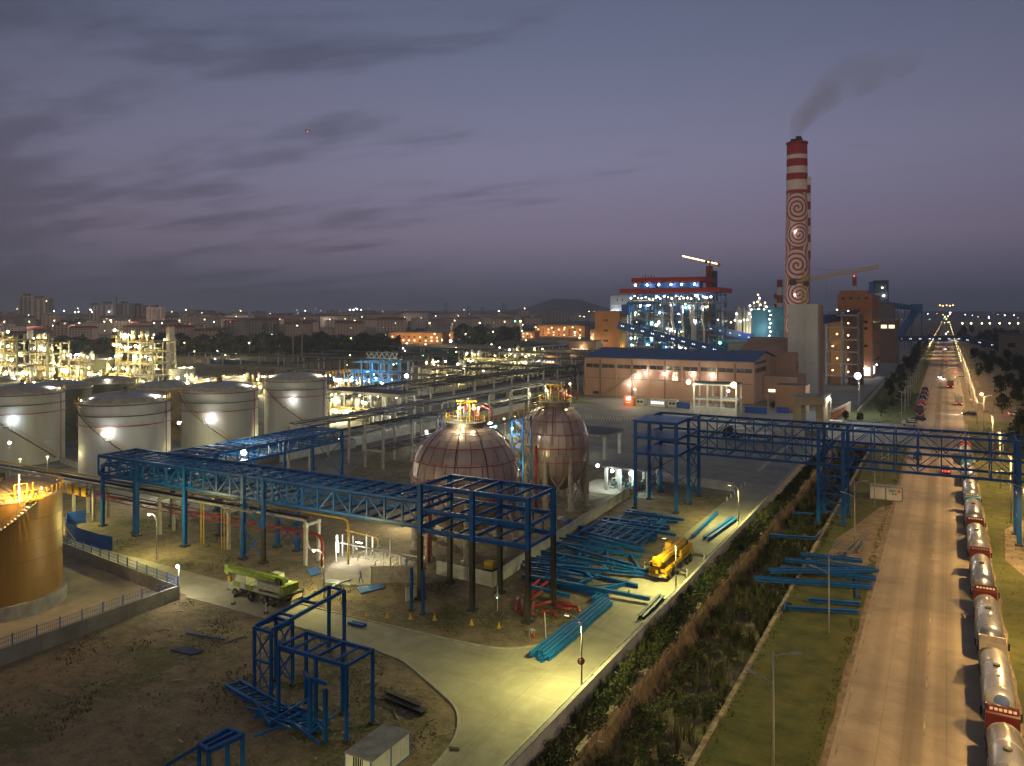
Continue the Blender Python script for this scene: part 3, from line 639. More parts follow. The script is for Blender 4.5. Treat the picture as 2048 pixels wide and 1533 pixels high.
    t.bar('hoist_beam', (cx-1.6, cy-.2, zt+3.3), (cx+1.8, cy+.4, zt+3.3), .2, .2, yel); t.bar('hoist_beam', (cx-.6, cy-1.2, zt+3.0), (cx+.2, cy+1.6, zt+3.0), .2, .2, yel)
    return t, zt
s1 = dp(931, 119.5); s2 = dp(1110, 146.5)
t, zt = sphere_tank(*s1, 'front sphere tank, broad and brown, nearest the open blue frame', .2)
for dx, dy, c in ((-.6, -.8, WHT), (1.7, -.4, TY)):
    t.bulb((s1[0]+dx, s1[1]+dy, zt+2.3), .22, E_white if c is WHT else E_yel); t.light((s1[0]+dx*1.6, s1[1]+dy*2.2, zt+2.6), 700, c)
t.bulb((s1[0]+1.3, s1[1]-2.9, zt-.3), .14, E_yel); t.light((s1[0]+1.5, s1[1]-4.2, zt+.2), 420, TY)
t, zt = sphere_tank(*s2, 'rear egg shaped sphere tank on pale legs beside the white pump shelter', .55, .78)
t.bulb((s2[0]-1.5, s2[1]-.5, zt+2.2), .2, E_white); t.light((s2[0]-3.2, s2[1]-2.0, zt+2), 750, TY); t.light((s2[0]+3.5, s2[1]+1.0, zt+2), 500, TY)
# red ring and mast on top of the rear sphere
t.part('foam_ring', MB().pipe([(s2[0]+2+.9*cos(a*.4), s2[1]+.6+.9*sin(a*.4), zt+1.2) for a in range(17)], .16, 8), pinkp, True)
# blue stair tower between the spheres with walkways
sx_, sy_ = dp(1024, 138); st = T('stair_tower', 'blue lattice stair tower standing between the two sphere tanks', 'stairs', (sx_, sy_, 0))
for dx in (0, 2.2):
    for dy in (0, 3): st.bar('post', (sx_+dx, sy_+dy, 0), (sx_+dx, sy_+dy, 17.5), .22, .22, blue2)
for k in range(7):
    z = 2.4*(k+1); y0, y1 = (0, 3) if k % 2 else (3, 0)
    st.bar('stair_flight', (sx_+1.1, sy_+y0, z-2.4), (sx_+1.1, sy_+y1, z), .9, .22, grey)
    for dx in (0, 2.2): st.bar('handrail', (sx_+dx, sy_+y0, z-1.4), (sx_+dx, sy_+y1, z+1), .08, .08, yel)
    for dy in (0, 3): st.bar('landing_beam', (sx_, sy_+dy, z), (sx_+2.2, sy_+dy, z), .2, .2, blue2)
st.bulb((sx_+.2, sy_-.3, 15.5), .16, E_cool); st.light((sx_+.4, sy_-.8, 15.3), 500, COOL); st.light((sx_+3.4, sy_-1.5, 9), 500, TY)
for k, (z0, a, c) in enumerate(((17.5, s1, (sx_+1, sy_+1.5)), (17.6, (sx_+1, sy_+1.5), s2))):
    wk = T('walkway', ['yellow railed catwalk from the front sphere to the stair tower', 'yellow railed steep catwalk climbing to the top of the rear sphere'][k], 'walkway', (*a, 0))
    A = Vector((*a, z0)); B_ = Vector((*c, 19.0 if k else z0)); d = (B_-A).normalized(); A = A+d*(4.5 if k == 0 else 0); B_ = B_-d*(0 if k == 0 else 3)
    n_ = Vector((-d.y, d.x, 0)).normalized()*.6
    wk.bar('deck', A, B_, 1.1, .15, grey)
    for s in (-1, 1):
        wk.bar('handrail', A+n_*s+Vector((0,0,1.2)), B_+n_*s+Vector((0,0,1.2)), .08, .08, yel)
        for q in range(9): p = A.lerp(B_, q/8)+n_*s; wk.bar('rail_post', p, p+Vector((0,0,1.2)), .07, .07, yel)
# ------------------------------------------------------------------ storage tanks
tw = M('white_tank_paint', (.50, .51, .50), .5, .05, .10, .35, col2=(.40, .40, .37), streak=.15)
tg = M('greenish_tank_paint', (.20, .21, .16), .6, 0, .12, .3)
tr = M('rusty_tank_cladding', (.40, .23, .06), .45, .25, .18, .5, col2=(.27, .15, .04), streak=.08)
roofw = M('tank_roof_paint', (.46, .46, .42), .5, 0, .14, .8)
def tank(cx, cy, r, h, label, mat, roof, lamp=None, top=True, rise=2.0, stair=(-1.25, .75), base=0.0, n=56, rings=True, rail=True, treads=grey):
    t = T('storage_tank', label, 'storage tank', (cx, cy, 0)); af = atan2(-cy, -cx)
    if base: t.part('plinth', MB().lathe([(r+.5, 0), (r+.5, base), (r-.2, base)], n, (cx, cy, 0)), conc)
    nb = max(3, int(h/2.4)); z = base
    for i in range(nb):
        z2 = base+(h-base)*(i+1)/nb
        t.part('shell_ring', MB().lathe([(r+(.008 if i % 2 else 0), z+.01), (r+(.008 if i % 2 else 0), z2-.01)], n, (cx, cy, 0)), mat, True); z = z2
    t.part('roof', MB().lathe([(r+.05, h-.05), (r+.12, h+.1)]+[(r*cos(a*pi/16), h+.1+rise*sin(a*pi/16)) for a in range(1, 8)]+[(.01, h+.1+rise)], n, (cx, cy, 0)), roof, True)
    if rings:
        for z in (h-2.4, h-.15): t.part('wind_girder', MB().lathe([(r+.02, z), (r+.28, z), (r+.28, z+.12), (r+.02, z+.12)], n, (cx, cy, 0)), dgrey)
        t.part('ring_pipe', MB().pipe([(cx+(r+.3)*cos(2*pi*i/n), cy+(r+.3)*sin(2*pi*i/n), h-4.4) for i in range(n+1)], .09, 6), pinkp, True)
        a = af+1.02; t.part('riser_pipe', MB().tube((cx+(r+.3)*cos(a), cy+(r+.3)*sin(a), .2), (cx+(r+.3)*cos(a), cy+(r+.3)*sin(a), h-.2), .1, 8), pinkp, True)
    if rail:
        b = MB(); m = 44
        for i in range(m):
            a = 2*pi*i/m; b.beam((cx+r*cos(a), cy+r*sin(a), h+.1), (cx+r*cos(a), cy+r*sin(a), h+1.25), .07)
        for z in (.7, 1.2): b.pipe([(cx+r*cos(2*pi*i/m), cy+r*sin(2*pi*i/m), h+z) for i in range(m+1)], .035, 4)
        t.part('railing', b, yel)
        if stair: t.box('roof_platform', cx+r*cos(af+stair[0])-.9, cx+r*cos(af+stair[0])+.9, cy+r*sin(af+stair[0])-.9, cy+r*sin(af+stair[0])+.9, h+.1, h+.3, yel)
        t.bar('roof_ladder', (cx, cy, h+rise+.5), (cx+r*.55*cos(af-.3), cy+r*.55*sin(af-.3), h+rise*.62+.5), .5, .12, yel)
        t.bar('roof_vent', (cx, cy, h+rise-.1), (cx, cy, h+rise+1.0), .8, .8, dgrey, 'cyl')
    if stair:
        m = 46; b = MB(); pts = []; ptt = []
        for i in range(m+1):
            f = i/m; a = af+stair[0]+(stair[1]-stair[0])*f; z = h-.1-(h-1.2)*f
            if abs(f-.46) < .03: z = h-.1-(h-1.2)*.46
            pts.append((cx+(r+1.05)*cos(a), cy+(r+1.05)*sin(a), z)); ptt.append((cx+(r+1.05)*cos(a), cy+(r+1.05)*sin(a), z+1.1))
            b.beam((cx+(r+.08)*cos(a), cy+(r+.08)*sin(a), z), (cx+(r+1.05)*cos(a), cy+(r+1.05)*sin(a), z), .28, .06)
        t.part('stair_treads', b, treads, kind='stuff')
        t.part('stair_stringer', MB().pipe(pts, .09, 6), dgrey, True)
        rl = MB().pipe(ptt, .045, 5)
        for i in range(0, m+1, 2): rl.beam(pts[i], ptt[i], .05)
        t.part('stair_railing', rl, yel if mat is tw else grey)
    if lamp:
        for a, z, P_, c, rb in lamp:
            a = af+a; e = {'w': E_white, 'c': E_cool, 'y': E_yel}[c]; cc = {'w': (1, .96, .76), 'c': (.92, 1, .94), 'y': TY}[c]
            rr = r+1.35 if z < h else r+.3
            x, y = cx+rr*cos(a), cy+rr*sin(a); P_ = P_*(4.2 if z < h else 2.6)
            t.bar('lamp_bracket', (cx+(r if z < h else r-.4)*cos(a), cy+(r if z < h else r-.4)*sin(a), z if z < h else h), (x, y, z-.3), .1, .1, grey)
            t.bulb((x, y, z), rb, e); t.light((x, y, z) if z < h else (cx+(r-1.6)*cos(a), cy+(r-1.6)*sin(a), z+.3), P_, cc, .12)
    return t
TK = [(45, 190, 9.0, 16.5, 'grey white storage tank cut by the left edge of the photo', [(-.22, 11, 900, 'c', .62), (.95, 17.6, 500, 'w', .12)]),
      (251, 170, 9.0, 16.7, 'white storage tank nearest the blue gallery with a bright lamp on its side', [(-.36, 11.1, 1000, 'w', .65), (.95, 17.8, 700, 'w', .14), (-1.1, 17.6, 300, 'w', .12)]),
      (441, 194, 8.9, 16.7, 'middle white storage tank of the front row, left of the round white one', [(-.24, 10.7, 1000, 'w', .68), (1.0, 17.8, 700, 'w', .14)]),
      (592, 230, 8.9, 16.2, 'right end white storage tank of the front row, farthest of its row', [(-.10, 11.2, 900, 'w', .62), (1.15, 17.4, 700, 'w', .14), (-1.3, 17.4, 300, 'w', .12)])]
for u, d, r, h, lab, lp in TK: tank(*dp(u, d), r, h, lab, tw, roofw, lp)
tank(*dp(118, 226), 8.5, 14.2, 'greenish tank half hidden behind the grey white tank at the left', tg, roofw, None, rings=False)
tank(*dp(330, 226), 8.2, 14.2, 'brownish tank standing behind and between the two nearest white tanks', M('ochre_tank_paint', (.27, .19, .10), .6, 0, .12, .3), roofw, [(1.2, 15.4, 300, 'y', .12), (-.1, 4.0, 220, 'y', .3)], rings=False)
tank(*dp(215, 250), 8.2, 13.5, 'tank with only its pale dome showing behind the nearest white tank', tg, roofw, [(0, 14.6, 260, 'w', .35)], rings=False)
tank(*dp(-8, 262), 8, 12.5, 'pale tank dome at the far left edge behind the process yard', tg, roofw, [(.9, 13.6, 200, 'w', .2)], rings=False)
for u, d, lab in ((405, 330, 'left of the two small bright round tanks beyond the middle white tank'), (470, 345, 'right of the two small bright round tanks beyond the middle white tank')):
    tank(*dp(u, d), 5.6, 7.0, lab, tw, roofw, [(.7, 8.2, 420, 'w', .25), (-.9, 8.2, 300, 'y', .2)], rings=False, rise=.8, stair=None)
# big rusty tank at the left edge
c0 = dp(3, 96.1)
t = tank(*c0, 6.55, 13.6, 'big rust brown tank at the left edge with a glowing roof lamp', tr, M('warm_tank_roof', (.42, .30, .17), .6, 0, .15, .8), None, rise=1.6, stair=(.48, -1.7), base=1.7, n=72, treads=white, rings=False)
af = atan2(-c0[1], -c0[0])
for a, z, P_ in ((.25, 15.0, 2200), (.62, 14.9, 900)):
    x, y = c0[0]+6.9*cos(af+a), c0[1]+6.9*sin(af+a)
    if a < .5: t.bar('lamp_mast', (x, y, 13.6), (x, y, 17), .08, .08, white)
    t.bulb((x, y, z), .12, E_yel); t.light((c0[0]+8.0*cos(af+a), c0[1]+8.0*sin(af+a), z+.6), P_, (1, .66, .24), .1)
for a in (.2, .42, .52):
    x, y = c0[0]+6.3*cos(af+a), c0[1]+6.3*sin(af+a); t.bar('gate_post', (x, y, 13.6), (x, y, 15.7), .1, .1, yel)
t.bar('gate_beam', (c0[0]+6.3*cos(af+.2), c0[1]+6.3*sin(af+.2), 15.7), (c0[0]+6.3*cos(af+.42), c0[1]+6.3*sin(af+.42), 15.7), .1, .1, yel)
# dike wall with mesh fence
dw = T('dike_wall', 'low concrete wall with blue mesh fence around the rusty tank yard', 'wall', (-84, 60, 0))
y = 18.0
while y < 65: dw.box('wall_panel', -84.25, -83.95, y+.02, min(65, y+5)-.02, 0, 1.75, conc2); y += 5
x = -84.0
while x > -150:
    y0 = 65.0+(-84-x)*.13; dw.bar('wall_panel', (x, y0, .85), (x-4.96, y0+.64, .85), .3, 1.7, conc2); x -= 5
fb = T('mesh_fence', 'thin blue mesh fence on top of the rusty tank yard wall', 'fence', (-84, 60, 1.75))
mesh_m = M('blue_fence_wire', (.03, .10, .42), .5)
for k in range(20):
    y = 18+k*2.47; fb.bar('fence_post', (-84.1, y, 1.75), (-84.1, y, 2.95), .09, .09, mesh_m)
    if k < 19:
        b = MB()
        for q in range(12): b.beam((-84.1, y+q*.206, 1.8), (-84.1, y+q*.206, 2.8), .02)
        for z in (1.85, 2.3, 2.78): b.beam((-84.1, y, z), (-84.1, y+2.47, z), .035)
        fb.part('fence_mesh', b, mesh_m, kind='stuff')
for k in range(26):
    x = -84.1-k*2.47; y = 65+.13*(-84-x); fb.bar('fence_post', (x, y, 1.7), (x, y, 2.95), .09, .09, mesh_m)
    b = MB()
    for q in range(12): b.beam((x-q*.206, y+q*.027, 1.8), (x-q*.206, y+q*.027, 2.8), .02)
    for z in (1.85, 2.3, 2.78): b.beam((x, y, z), (x-2.47, y+.32, z), .035)
    fb.part('fence_mesh', b, mesh_m, kind='stuff')
ylw = T('yellow_stair', 'small yellow handrail stair over the wall behind the rusty tank', 'stairs', (*gp(128, 1095), 0))
x, y = gp(128, 1098)
for k in range(5): ylw.box('step', x+.5*k-.2, x+.5*k+.2, y-.5, y+.5, 0, 2.0-.4*k, grey)
for s in (-.5, .5): ylw.bar('handrail', (x-.4, y+s, 3.1), (x+2.2, y+s, 1.3), .09, .09, yel); ylw.bar('rail_post', (x-.2, y+s, 0), (x-.2, y+s, 3.1), .09, .09, yel); ylw.bar('rail_post', (x+2, y+s, 0), (x+2, y+s, 1.4), .09, .09, yel)
# blue curved hoarding
hd = T('site_hoarding', 'curved blue sheet hoarding beside the side street', 'fence', (-118, 76, 0))
pts = [gp(172, 1046), gp(134, 1052), gp(131, 1072), gp(150, 1082), gp(175, 1090), gp(200, 1098), gp(225, 1103)]
for (xa, ya), (xb, yb) in zip(pts, pts[1:]):
    n = max(1, round(sqrt((xa-xb)**2+(ya-yb)**2)/1.6))
    for i in range(n): hd.bar('hoarding_sheet', (xa+(xb-xa)*i/n, ya+(yb-ya)*i/n, 1.1), (xa+(xb-xa)*(i+1)/n, ya+(yb-ya)*(i+1)/n, 1.1), .05, 2.2, bluep)
# ------------------------------------------------------------------ front pipe rack
pr = T('pipe_rack', 'low pipe rack with white, yellow and red pipes passing under the blue gallery', 'pipe rack', (-110, 84, 0))
for x in (-190, -175, -160, -145, -134.5, -128.8, -111.3, -95.3, -79.6):
    for y in (82.6, 85.2):
        pr.bar('column', (x, y, 0), (x, y, 6.0), .42, .42, M('rack_concrete', (.40, .36, .29), .85, 0, .12, 1.5))
    pr.bar('head_beam', (x, 82.2, 5.7), (x, 85.6, 5.7), .3, .4, conc)
for y, z, r, mm in ((82.5, 6.35, .17, silver), (83.0, 6.25, .09, grey), (83.5, 6.3, .13, dgrey), (84.1, 6.3, .13, brown), (84.7, 6.3, .10, grey)):
    pr.part('pipe', MB().tube((-200, y, z), (-80.5, y, z), r, 8), mm, True)
pr.part('insulated_pipe', MB().pipe([(-200, 82.4, 6.5), (-80.2, 82.4, 6.5), (-79.4, 82.4, 6.3), (-79.1, 82.4, 5.6), (-79.1, 82.4, 3.2), (-78.6, 82.4, 2.6), (-77.5, 82.8, 2.4)], .19, 10), M('pipe_cladding', (.62, .60, .55), .35, .4), True)
pr.part('yellow_pipe', MB().pipe([(-200, 85.0, 6.75), (-74.6, 85.0, 6.75), (-74.0, 85.0, 6.5), (-73.8, 85.0, 5.8), (-73.8, 85.0, .4)], .14, 8), yel, True)
pr.part('red_pipe', MB().pipe([(-131, 83.6, 4.3), (-78.6, 83.6, 4.3), (-77.8, 83.5, 4.2), (-77.2, 83.4, 3.6), (-77.2, 83.4, .2)], .24, 10), red, True)
for x in (-101, -100.4, -96.4, -95.8): pr.bar('drop_pipe', (x, 82.2, 0), (x, 82.2, 6.4), .14, .14, yel, 'cyl')
for a, c in ((-133, -111.5), (-111, -95.5), (-95, -79.8)):
    n = 6
    for z in (3.9, 5.2): pr.bar('truss_chord', (a, 82.6, z), (c, 82.6, z), .14, .14, red if z < 4 else dgrey)
    for k in range(n):
        xa = a+(c-a)*k/n; xb = a+(c-a)*(k+1)/n; pr.bar('truss_web', (xa, 82.6, 3.9 if k % 2 else 5.2), (xb, 82.6, 5.2 if k % 2 else 3.9), .09, .09, dgrey)
# lit sign boards on the rack: four characters
sgm = M('orange_sign_face', (.75, .30, .02), .5, 0, .05, 3); sgc = M('yellow_character_paint', (.85, .66, .08), .5, 0, .04, 3)
def glyph(t, cx, y, cz, s, k, mat=None, n=(0, -1)):
    """strokes of one square character on a board facing -y"""
    mat = mat or sgc; rnd = random.Random(k); st = []
    if k == 0: st = [(0,.5,-.5,.1),(0,.5,.5,.1),(-.35,.05,.35,.05),(-.3,-.2,.3,-.2),(-.45,-.48,.45,-.48),(0,.05,0,-.48)]
    elif k == 1: st = [(-.3,.45,-.3,.1),(.3,.45,.3,.1),(-.3,.45,.3,.45),(-.4,0,.4,0),(-.4,0,-.4,-.3),(.4,0,.4,-.3),(0,0,0,-.25),(-.1,-.3,-.45,-.5),(.1,-.3,.45,-.5)]
    else:
        for z in (.45, .15, -.15, -.48):
            if rnd.random() < .85: st.append((-.42, z, .42, z))
        for x in (-.42, 0, .42): st.append((x, .45, x, -.48 if rnd.random() < .7 else 0))
    for a, b_, c, d in st:
        t.bar('stroke', (cx+a*s, y, cz+b_*s), (cx+c*s, y, cz+d*s), s*.11, s*.11, mat)
for k, u in enumerate((131, 146.5, 163, 178.5)):
    x, y = gp(u, 1036 if k > 1 else 1034); x = -136.9+k*2.05; z = 4.9
    sg = T('rack_sign', ['first orange sign square on the pipe rack, next to the rusty tank', 'second orange sign square from the rusty tank', 'third orange sign square from the rusty tank', 'last orange sign square, nearest the blue gallery column'][k], 'sign', (x, 82.1, z))
    sg.box('board', x-.62, x+.62, 82.02, 82.10, z-.85, z+.85, sgm); glyph(sg, x, 81.99, z, 1.15, k)
for k, u in enumerate((653, 659, 666, 672, 681, 686.5, 692.5, 698)):
    x, y = dp(u, 262); z = zz(747-(k*.8), 262)
    sg = T('rack_sign', ['first','second','third','fourth','fifth','sixth','seventh','eighth'][k]+' small orange sign square from the left above the far canopy', 'sign', (x, y, z))
    sg.box('board', x-.4, x+.4, y-.04, y+.04, z-.62, z+.62, sgm); glyph(sg, x, y-.07, z, .75, k+3)
# ------------------------------------------------------------------ helpers for lit plant
NL = [0]
def lamp_on(t, p, r, kind='w', P_=0, col=None):
    e = {'w': E_white, 'c': E_cool, 'y': E_yel, 'o': E_org, 'r': E_red, 'g': E_grn}[kind]
    t.bulb(p, r, e)
    if P_: t.light(p, P_, col or {'w': WHT, 'c': COOL, 'y': TY, 'o': WARM, 'r': (1, .1, .05), 'g': (.3, 1, .6)}[kind], r+.1)
def windows(t, x0, x1, y, z0, z1, n, mat=glass, frame=None, gap=.25, axis=0, dep=.12):
    """row of n windows on a wall facing -y (axis 0) or +x (axis 1, x0..x1 are y values and y the x)"""
    w = (x1-x0)/n
    for i in range(n):
        a = x0+w*(i+gap/2); c = x0+w*(i+1-gap/2)
        if axis == 0: t.box('window', a, c, y-dep, y+.05, z0, z1, mat)
        else: t.box('window', y-.05, y+dep, a, c, z0, z1, mat)
pinkw = M('pink_wall_render', (.40, .245, .17), .85, 0, .09, .12, streak=.4)
bluer = M('blue_roof_sheet', (.02, .085, .22), .5, .1, .10, .2)
# ------------------------------------------------------------------ pink hall with the blue roof
t = T('storage_hall', 'long pink industrial hall with blue roof and a row of dark windows', 'hall', (-102, 336, 0))
X0, X1, Y0, Y1 = -137.8, -66.0, 313.0, 356.0
t.box('wall', X0, X1, Y0, Y1, 0, 16.3, pinkw)
b = MB(); b.prism([(Y0, 16.3), (Y1, 16.3), ((Y0+Y1)/2, 19.4)], X0, X1); b.v = [(z, x, y) for x, y, z in b.v]; t.part('gable', b, pinkw)
for s, ya in ((-1, Y0-.8), (1, Y1+.8)):
    n = 12
    for i in range(n):
        xa = X0-.8+(X1-X0+1.6)*i/n; xb = X0-.8+(X1-X0+1.6)*(i+1)/n-.06
        b = MB(); b.add([(xa, ya, 16.4), (xb, ya, 16.4), (xb, (Y0+Y1)/2, 19.75), (xa, (Y0+Y1)/2, 19.75), (xa, ya, 16.6), (xb, ya, 16.6), (xb, (Y0+Y1)/2, 19.95), (xa, (Y0+Y1)/2, 19.95)], [(3,2,1,0),(4,5,6,7),(0,1,5,4),(1,2,6,5),(2,3,7,6),(3,0,4,7)]); t.part('roof_sheet', b, bluer)
for i in range(4): t.bar('roof_vent', (X0+10+i*16, 331, 18.6), (X0+10+i*16, 331, 20.2), 1.8, 1.8, grey, 'cyl')
NB = 10; bw = (X1-X0)/NB
for i in range(NB+1): t.box('pilaster', X0+bw*i-.25, X0+bw*i+.25, Y0-.35, Y0, 0, 15.8, M('brown_downpipe', (.20, .12, .085), .7) if i % 2 else pinkw)
for i in range(NB):
    for k in range(2): t.box('window', X0+bw*i+.6+k*3.1, X0+bw*i+3.5+k*3.1, Y0-.1, Y0+.1, 12.1, 13.7, glass); t.box('window_sill', X0+bw*i+.5+k*3.1, X0+bw*i+3.6+k*3.1, Y0-.25, Y0, 11.95, 12.08, pinkw)
    t.box('wall_joint', X0+bw*i+.3, X0+bw*i+bw-.3, Y0-.03, Y0+.1, 7.6, 7.8, brown)
windows(t, Y0+3, Y0+24, X1, 11.8, 13.6, 8, axis=1); windows(t, Y0+3, Y0+24, X1, 15.2, 16.2, 8, axis=1)
for i in range(24): t.box('step', X0+9+i*.62, X0+9.6+i*.62, Y0-1.8, Y0-.1, 1+i*.42, 1.15+i*.42, grey)
t.bar('stair_rail', (X0+9, Y0-1.8, 2.0), (X0+24, Y0-1.8, 12.2), .1, .1, grey)
for k, (px, pz, s) in enumerate(((X0+7, 3.3, .5),)): t.box('vent_grille', px-3.2, px-.7, Y0-.2, Y0, .6, 1.9, dark)
for u, v in ((1209, 768), (1227, 755), (1252, 746), (1299, 748), (1366, 750), (1413, 752)):
    x, y = dp(u, 305.5); lamp_on(t, (x, Y0-1.4, 36-(v-625)*(Y0*cos(TH)-x*sin(TH))/F), .42, 'w', 1500)
t.box('door', *(lambda x: (x-1.2, x+1.2))(dp(1320, 304)[0]), Y0-.2, Y0, 7.9, 11.2, E_win)
for k, u in enumerate((1279, 1310, 1326, 1341, 1357, 1373)):
    x = dp(u, 304)[0]; s = T('wall_character', 'faded pink character on the hall wall, '+['first','second','third','fourth','fifth','last'][k]+' from the left', 'lettering', (x, Y0-.1, 10.2)); glyph(s, x, Y0-.12, 10.2, 1.9, k+20, M('faded_pink_paint', (.46, .18, .17), .7))
t.light((X0+25, Y0-16, 8), 3200, (1, .78, .5), .5); t.light((X0+55, Y0-20, 8), 3800, (1, .8, .5), .5)
# annexes right of the hall
t = T('annexe', 'low pink annexe with dark glazing joining the hall to the white tower', 'building', (-60, 350, 0))
t.box('wall', -65.8, -52.5, 330, 352, 0, 9.2, pinkw); t.box('parapet', -66.0, -52.3, 329.8, 352.2, 9.2, 9.8, pinkw)
windows(t, -64.5, -58, 330, 3.4, 4.6, 1, E_win)
t = T('annexe', 'brown pink block with sloping roof behind the hall gable', 'building', (-68, 375, 0))
b = MB(); b.prism([(362, 0), (392, 0), (392, 24), (362, 17)], -84, -58); b.v = [(z, x, y) for x, y, z in b.v]; t.part('wall', b, pinkw); windows(t, 363, 377, -58, 11, 14, 5, axis=1)
# box house and gate
t = T('pump_house', 'plain ochre box building with flat dark roof in front of the white tower', 'building', (-49, 296, 0))
t.box('wall', -54.2, -43.9, 293.5, 303, 0, 9.2, peach); t.box('parapet', -54.4, -43.7, 293.3, 303.2, 9.2, 9.7, peach); t.box('roof', -53.9, -44.2, 293.8, 302.7, 9.7, 9.74, dgrey)
t = T('entrance_gate', 'cream stone entrance gate arch with glass roof beside the red banner', 'gate', (-36, 246, 0)); cream = M('cream_stone', (.52, .44, .27), .8, 0, .08, .5)
for x0, x1, ya, yb in ((-39.8, -37.6, 243, 252.5), (-34.0, -31.9, 247, 258)): t.box('pier', x0, x1, ya, yb, 0, 8.6, cream); t.box('pier_base', x0-.15, x1+.15, ya-.15, yb+.15, 0, 1.0, conc)
b = MB(); b.prism([(-40.2, 242.6), (-37.2, 242.6), (-31.5, 246.6), (-31.5, 258.4), (-34.4, 258.4), (-40.2, 252.9)], 8.6, 10.6); t.part('entablature', b, cream)
b = MB(); b.prism([(-40.6, 242.2), (-37.1, 242.2), (-31.1, 246.3), (-31.1, 258.8), (-34.6, 258.8), (-40.6, 253.3)], 10.6, 10.9); t.part('cornice', b, cream)
b = MB(); b.prism([(-39.4, 243.2), (-37.4, 243.2), (-32.2, 247), (-32.2, 257.6), (-34.2, 257.6), (-39.4, 252.5)], 10.9, 11.0); t.part('roof_glazing', b, M('roof_glass_blue', (.06, .12, .15), .2, .3))
t.box('sign_plate', -33.6, -32.4, 246.8, 247, 2.6, 4.2, white)
t.bar('gate_barrier', (-38.5, 240, 1), (-35.5, 236, 1), .1, 1.6, white)
for k in range(7): t.bar('barrier_bar', (-38.9+k*.6, 240-k*.75, .1), (-38.4+k*.6, 239.6-k*.75, 2.2), .16, .06, white)
t = T('gate_lodge', 'small gate lodge with lit window beside the gate', 'kiosk', (*gp(1668, 862), 0)); x, y = gp(1670, 862)
t.box('wall', x-1.6, x+1.6, y, y+2.6, 0, 2.7, cream); t.box('roof', x-1.9, x+1.9, y-.3, y+2.9, 2.7, 2.95, white); t.box('window', x-1.2, x-.2, y-.06, y+.1, 1.0, 2.0, glass); t.box('window', x+.3, x+1.3, y-.06, y+.1, 1.0, 2.0, glass)
bn = T('red_banner', 'red banner with yellow characters on a low cream wall by the gate', 'sign', (-31.5, 284, 0))
pa = Vector((-33.0, 268, 0)); pb = Vector((-29.9, 300, 0)); d = (pb-pa).normalized(); nn = Vector((d.y, -d.x, 0))
bn.bar('wall', pa+Vector((0,0,2.1)), pb+Vector((0,0,2.1)), .4, 4.2, cream); bn.bar('frame', pa+d*1.5+nn*.26+Vector((0,0,2.2)), pb-d*8+nn*.26+Vector((0,0,2.2)), .12, 3.1, cream); bn.bar('cloth', pa+d*2+nn*.36+Vector((0,0,2.2)), pb-d*8.5+nn*.36+Vector((0,0,2.2)), .06, 2.5, M('red_cloth', (.50, .05, .05), .8, 0, .08, .5))
for k in range(8):
    c = pa+d*(3.6+k*2.5)+nn*.43
    for q in range(4): bn.bar('stroke', c-d*.75+Vector((0,0,1.5+q*.4)), c+d*.75*(1 if q != 1 else .3)+Vector((0,0,1.5+q*.4)), .04, .13, sgc)
    bn.bar('stroke', c+Vector((0,0,1.4)), c+Vector((0,0,2.9)), .13, .04, sgc)
for k, u in enumerate((1682, 1690)):
    x, y = gp(u, 856); t = T('notice_board', ['left','right'][k]+' white notice board beside the gate lodge', 'sign', (x, y, 0)); t.box('board', x-.62, x+.62, y-.05, y+.05, .6, 2.0, white); t.bar('post', (x-.5, y, 0), (x-.5, y, .6), .08, .08, grey); t.bar('post', (x+.5, y, 0), (x+.5, y, .6), .08, .08, grey)
    for q in range(3): t.box('printed_line', x-.45, x+.45, y-.07, y-.05, .9+q*.3, .98+q*.3, M('faded_pink_paint', (.46,.18,.17)))
# white open frame
t = T('open_concrete_frame', 'white two storey open concrete frame with a solid lower front in the yard', 'frame building', (-68, 268, 0))
for x in (-75.6, -71.0, -66.3, -61.4):
    for y in (264, 271): t.bar('column', (x, y, 0), (x, y, 11.6), .5, .5, white)
for z in (6.4, 11.4):
    for y in (264, 271): t.bar('beam', (-75.6, y, z), (-61.4, y, z), .4, .5, white)
    for x in (-75.6, -61.4): t.bar('beam', (x, 264, z), (x, 271, z), .4, .5, white)
t.box('floor_slab', -75.4, -61.6, 264.2, 270.8, 6.65, 6.8, conc2); t.box('roof', -76, -61, 263.6, 271.4, 11.65, 12.0, dgrey); t.box('front_wall', -75.8, -61.2, 263.5, 263.8, 0, 3.9, white)
lamp_on(t, (-76.8, 261.4, 12.2), .75, 'y', 9000, (1, .93, .62)); lamp_on(t, (-61.4, 260.6, 12.0), .95, 'y', 11000, (1, .93, .62)); lamp_on(t, (-64.4, 266, 9.4), .4, 'w', 600)
for u0, u1, lab in ((1490, 1534, 'blue fence panels right of the white open frame'), (1348, 1380, 'blue fence panels left of the white open frame'), (1553, 1578, 'short blue fence before the box building')):
    a = gp(u0, 826 if u0 > 1400 else 815); c = gp(u1, 828 if u0 > 1400 else 818); f = T('site_fence', lab, 'fence', (*a, 0)); n = 5
    for i in range(n): f.bar('fence_sheet', (a[0]+(c[0]-a[0])*i/n, a[1]+(c[1]-a[1])*i/n, 1.1), (a[0]+(c[0]-a[0])*(i+.98)/n, a[1]+(c[1]-a[1])*(i+.98)/n, 1.1), .06, 2.2, bluep)
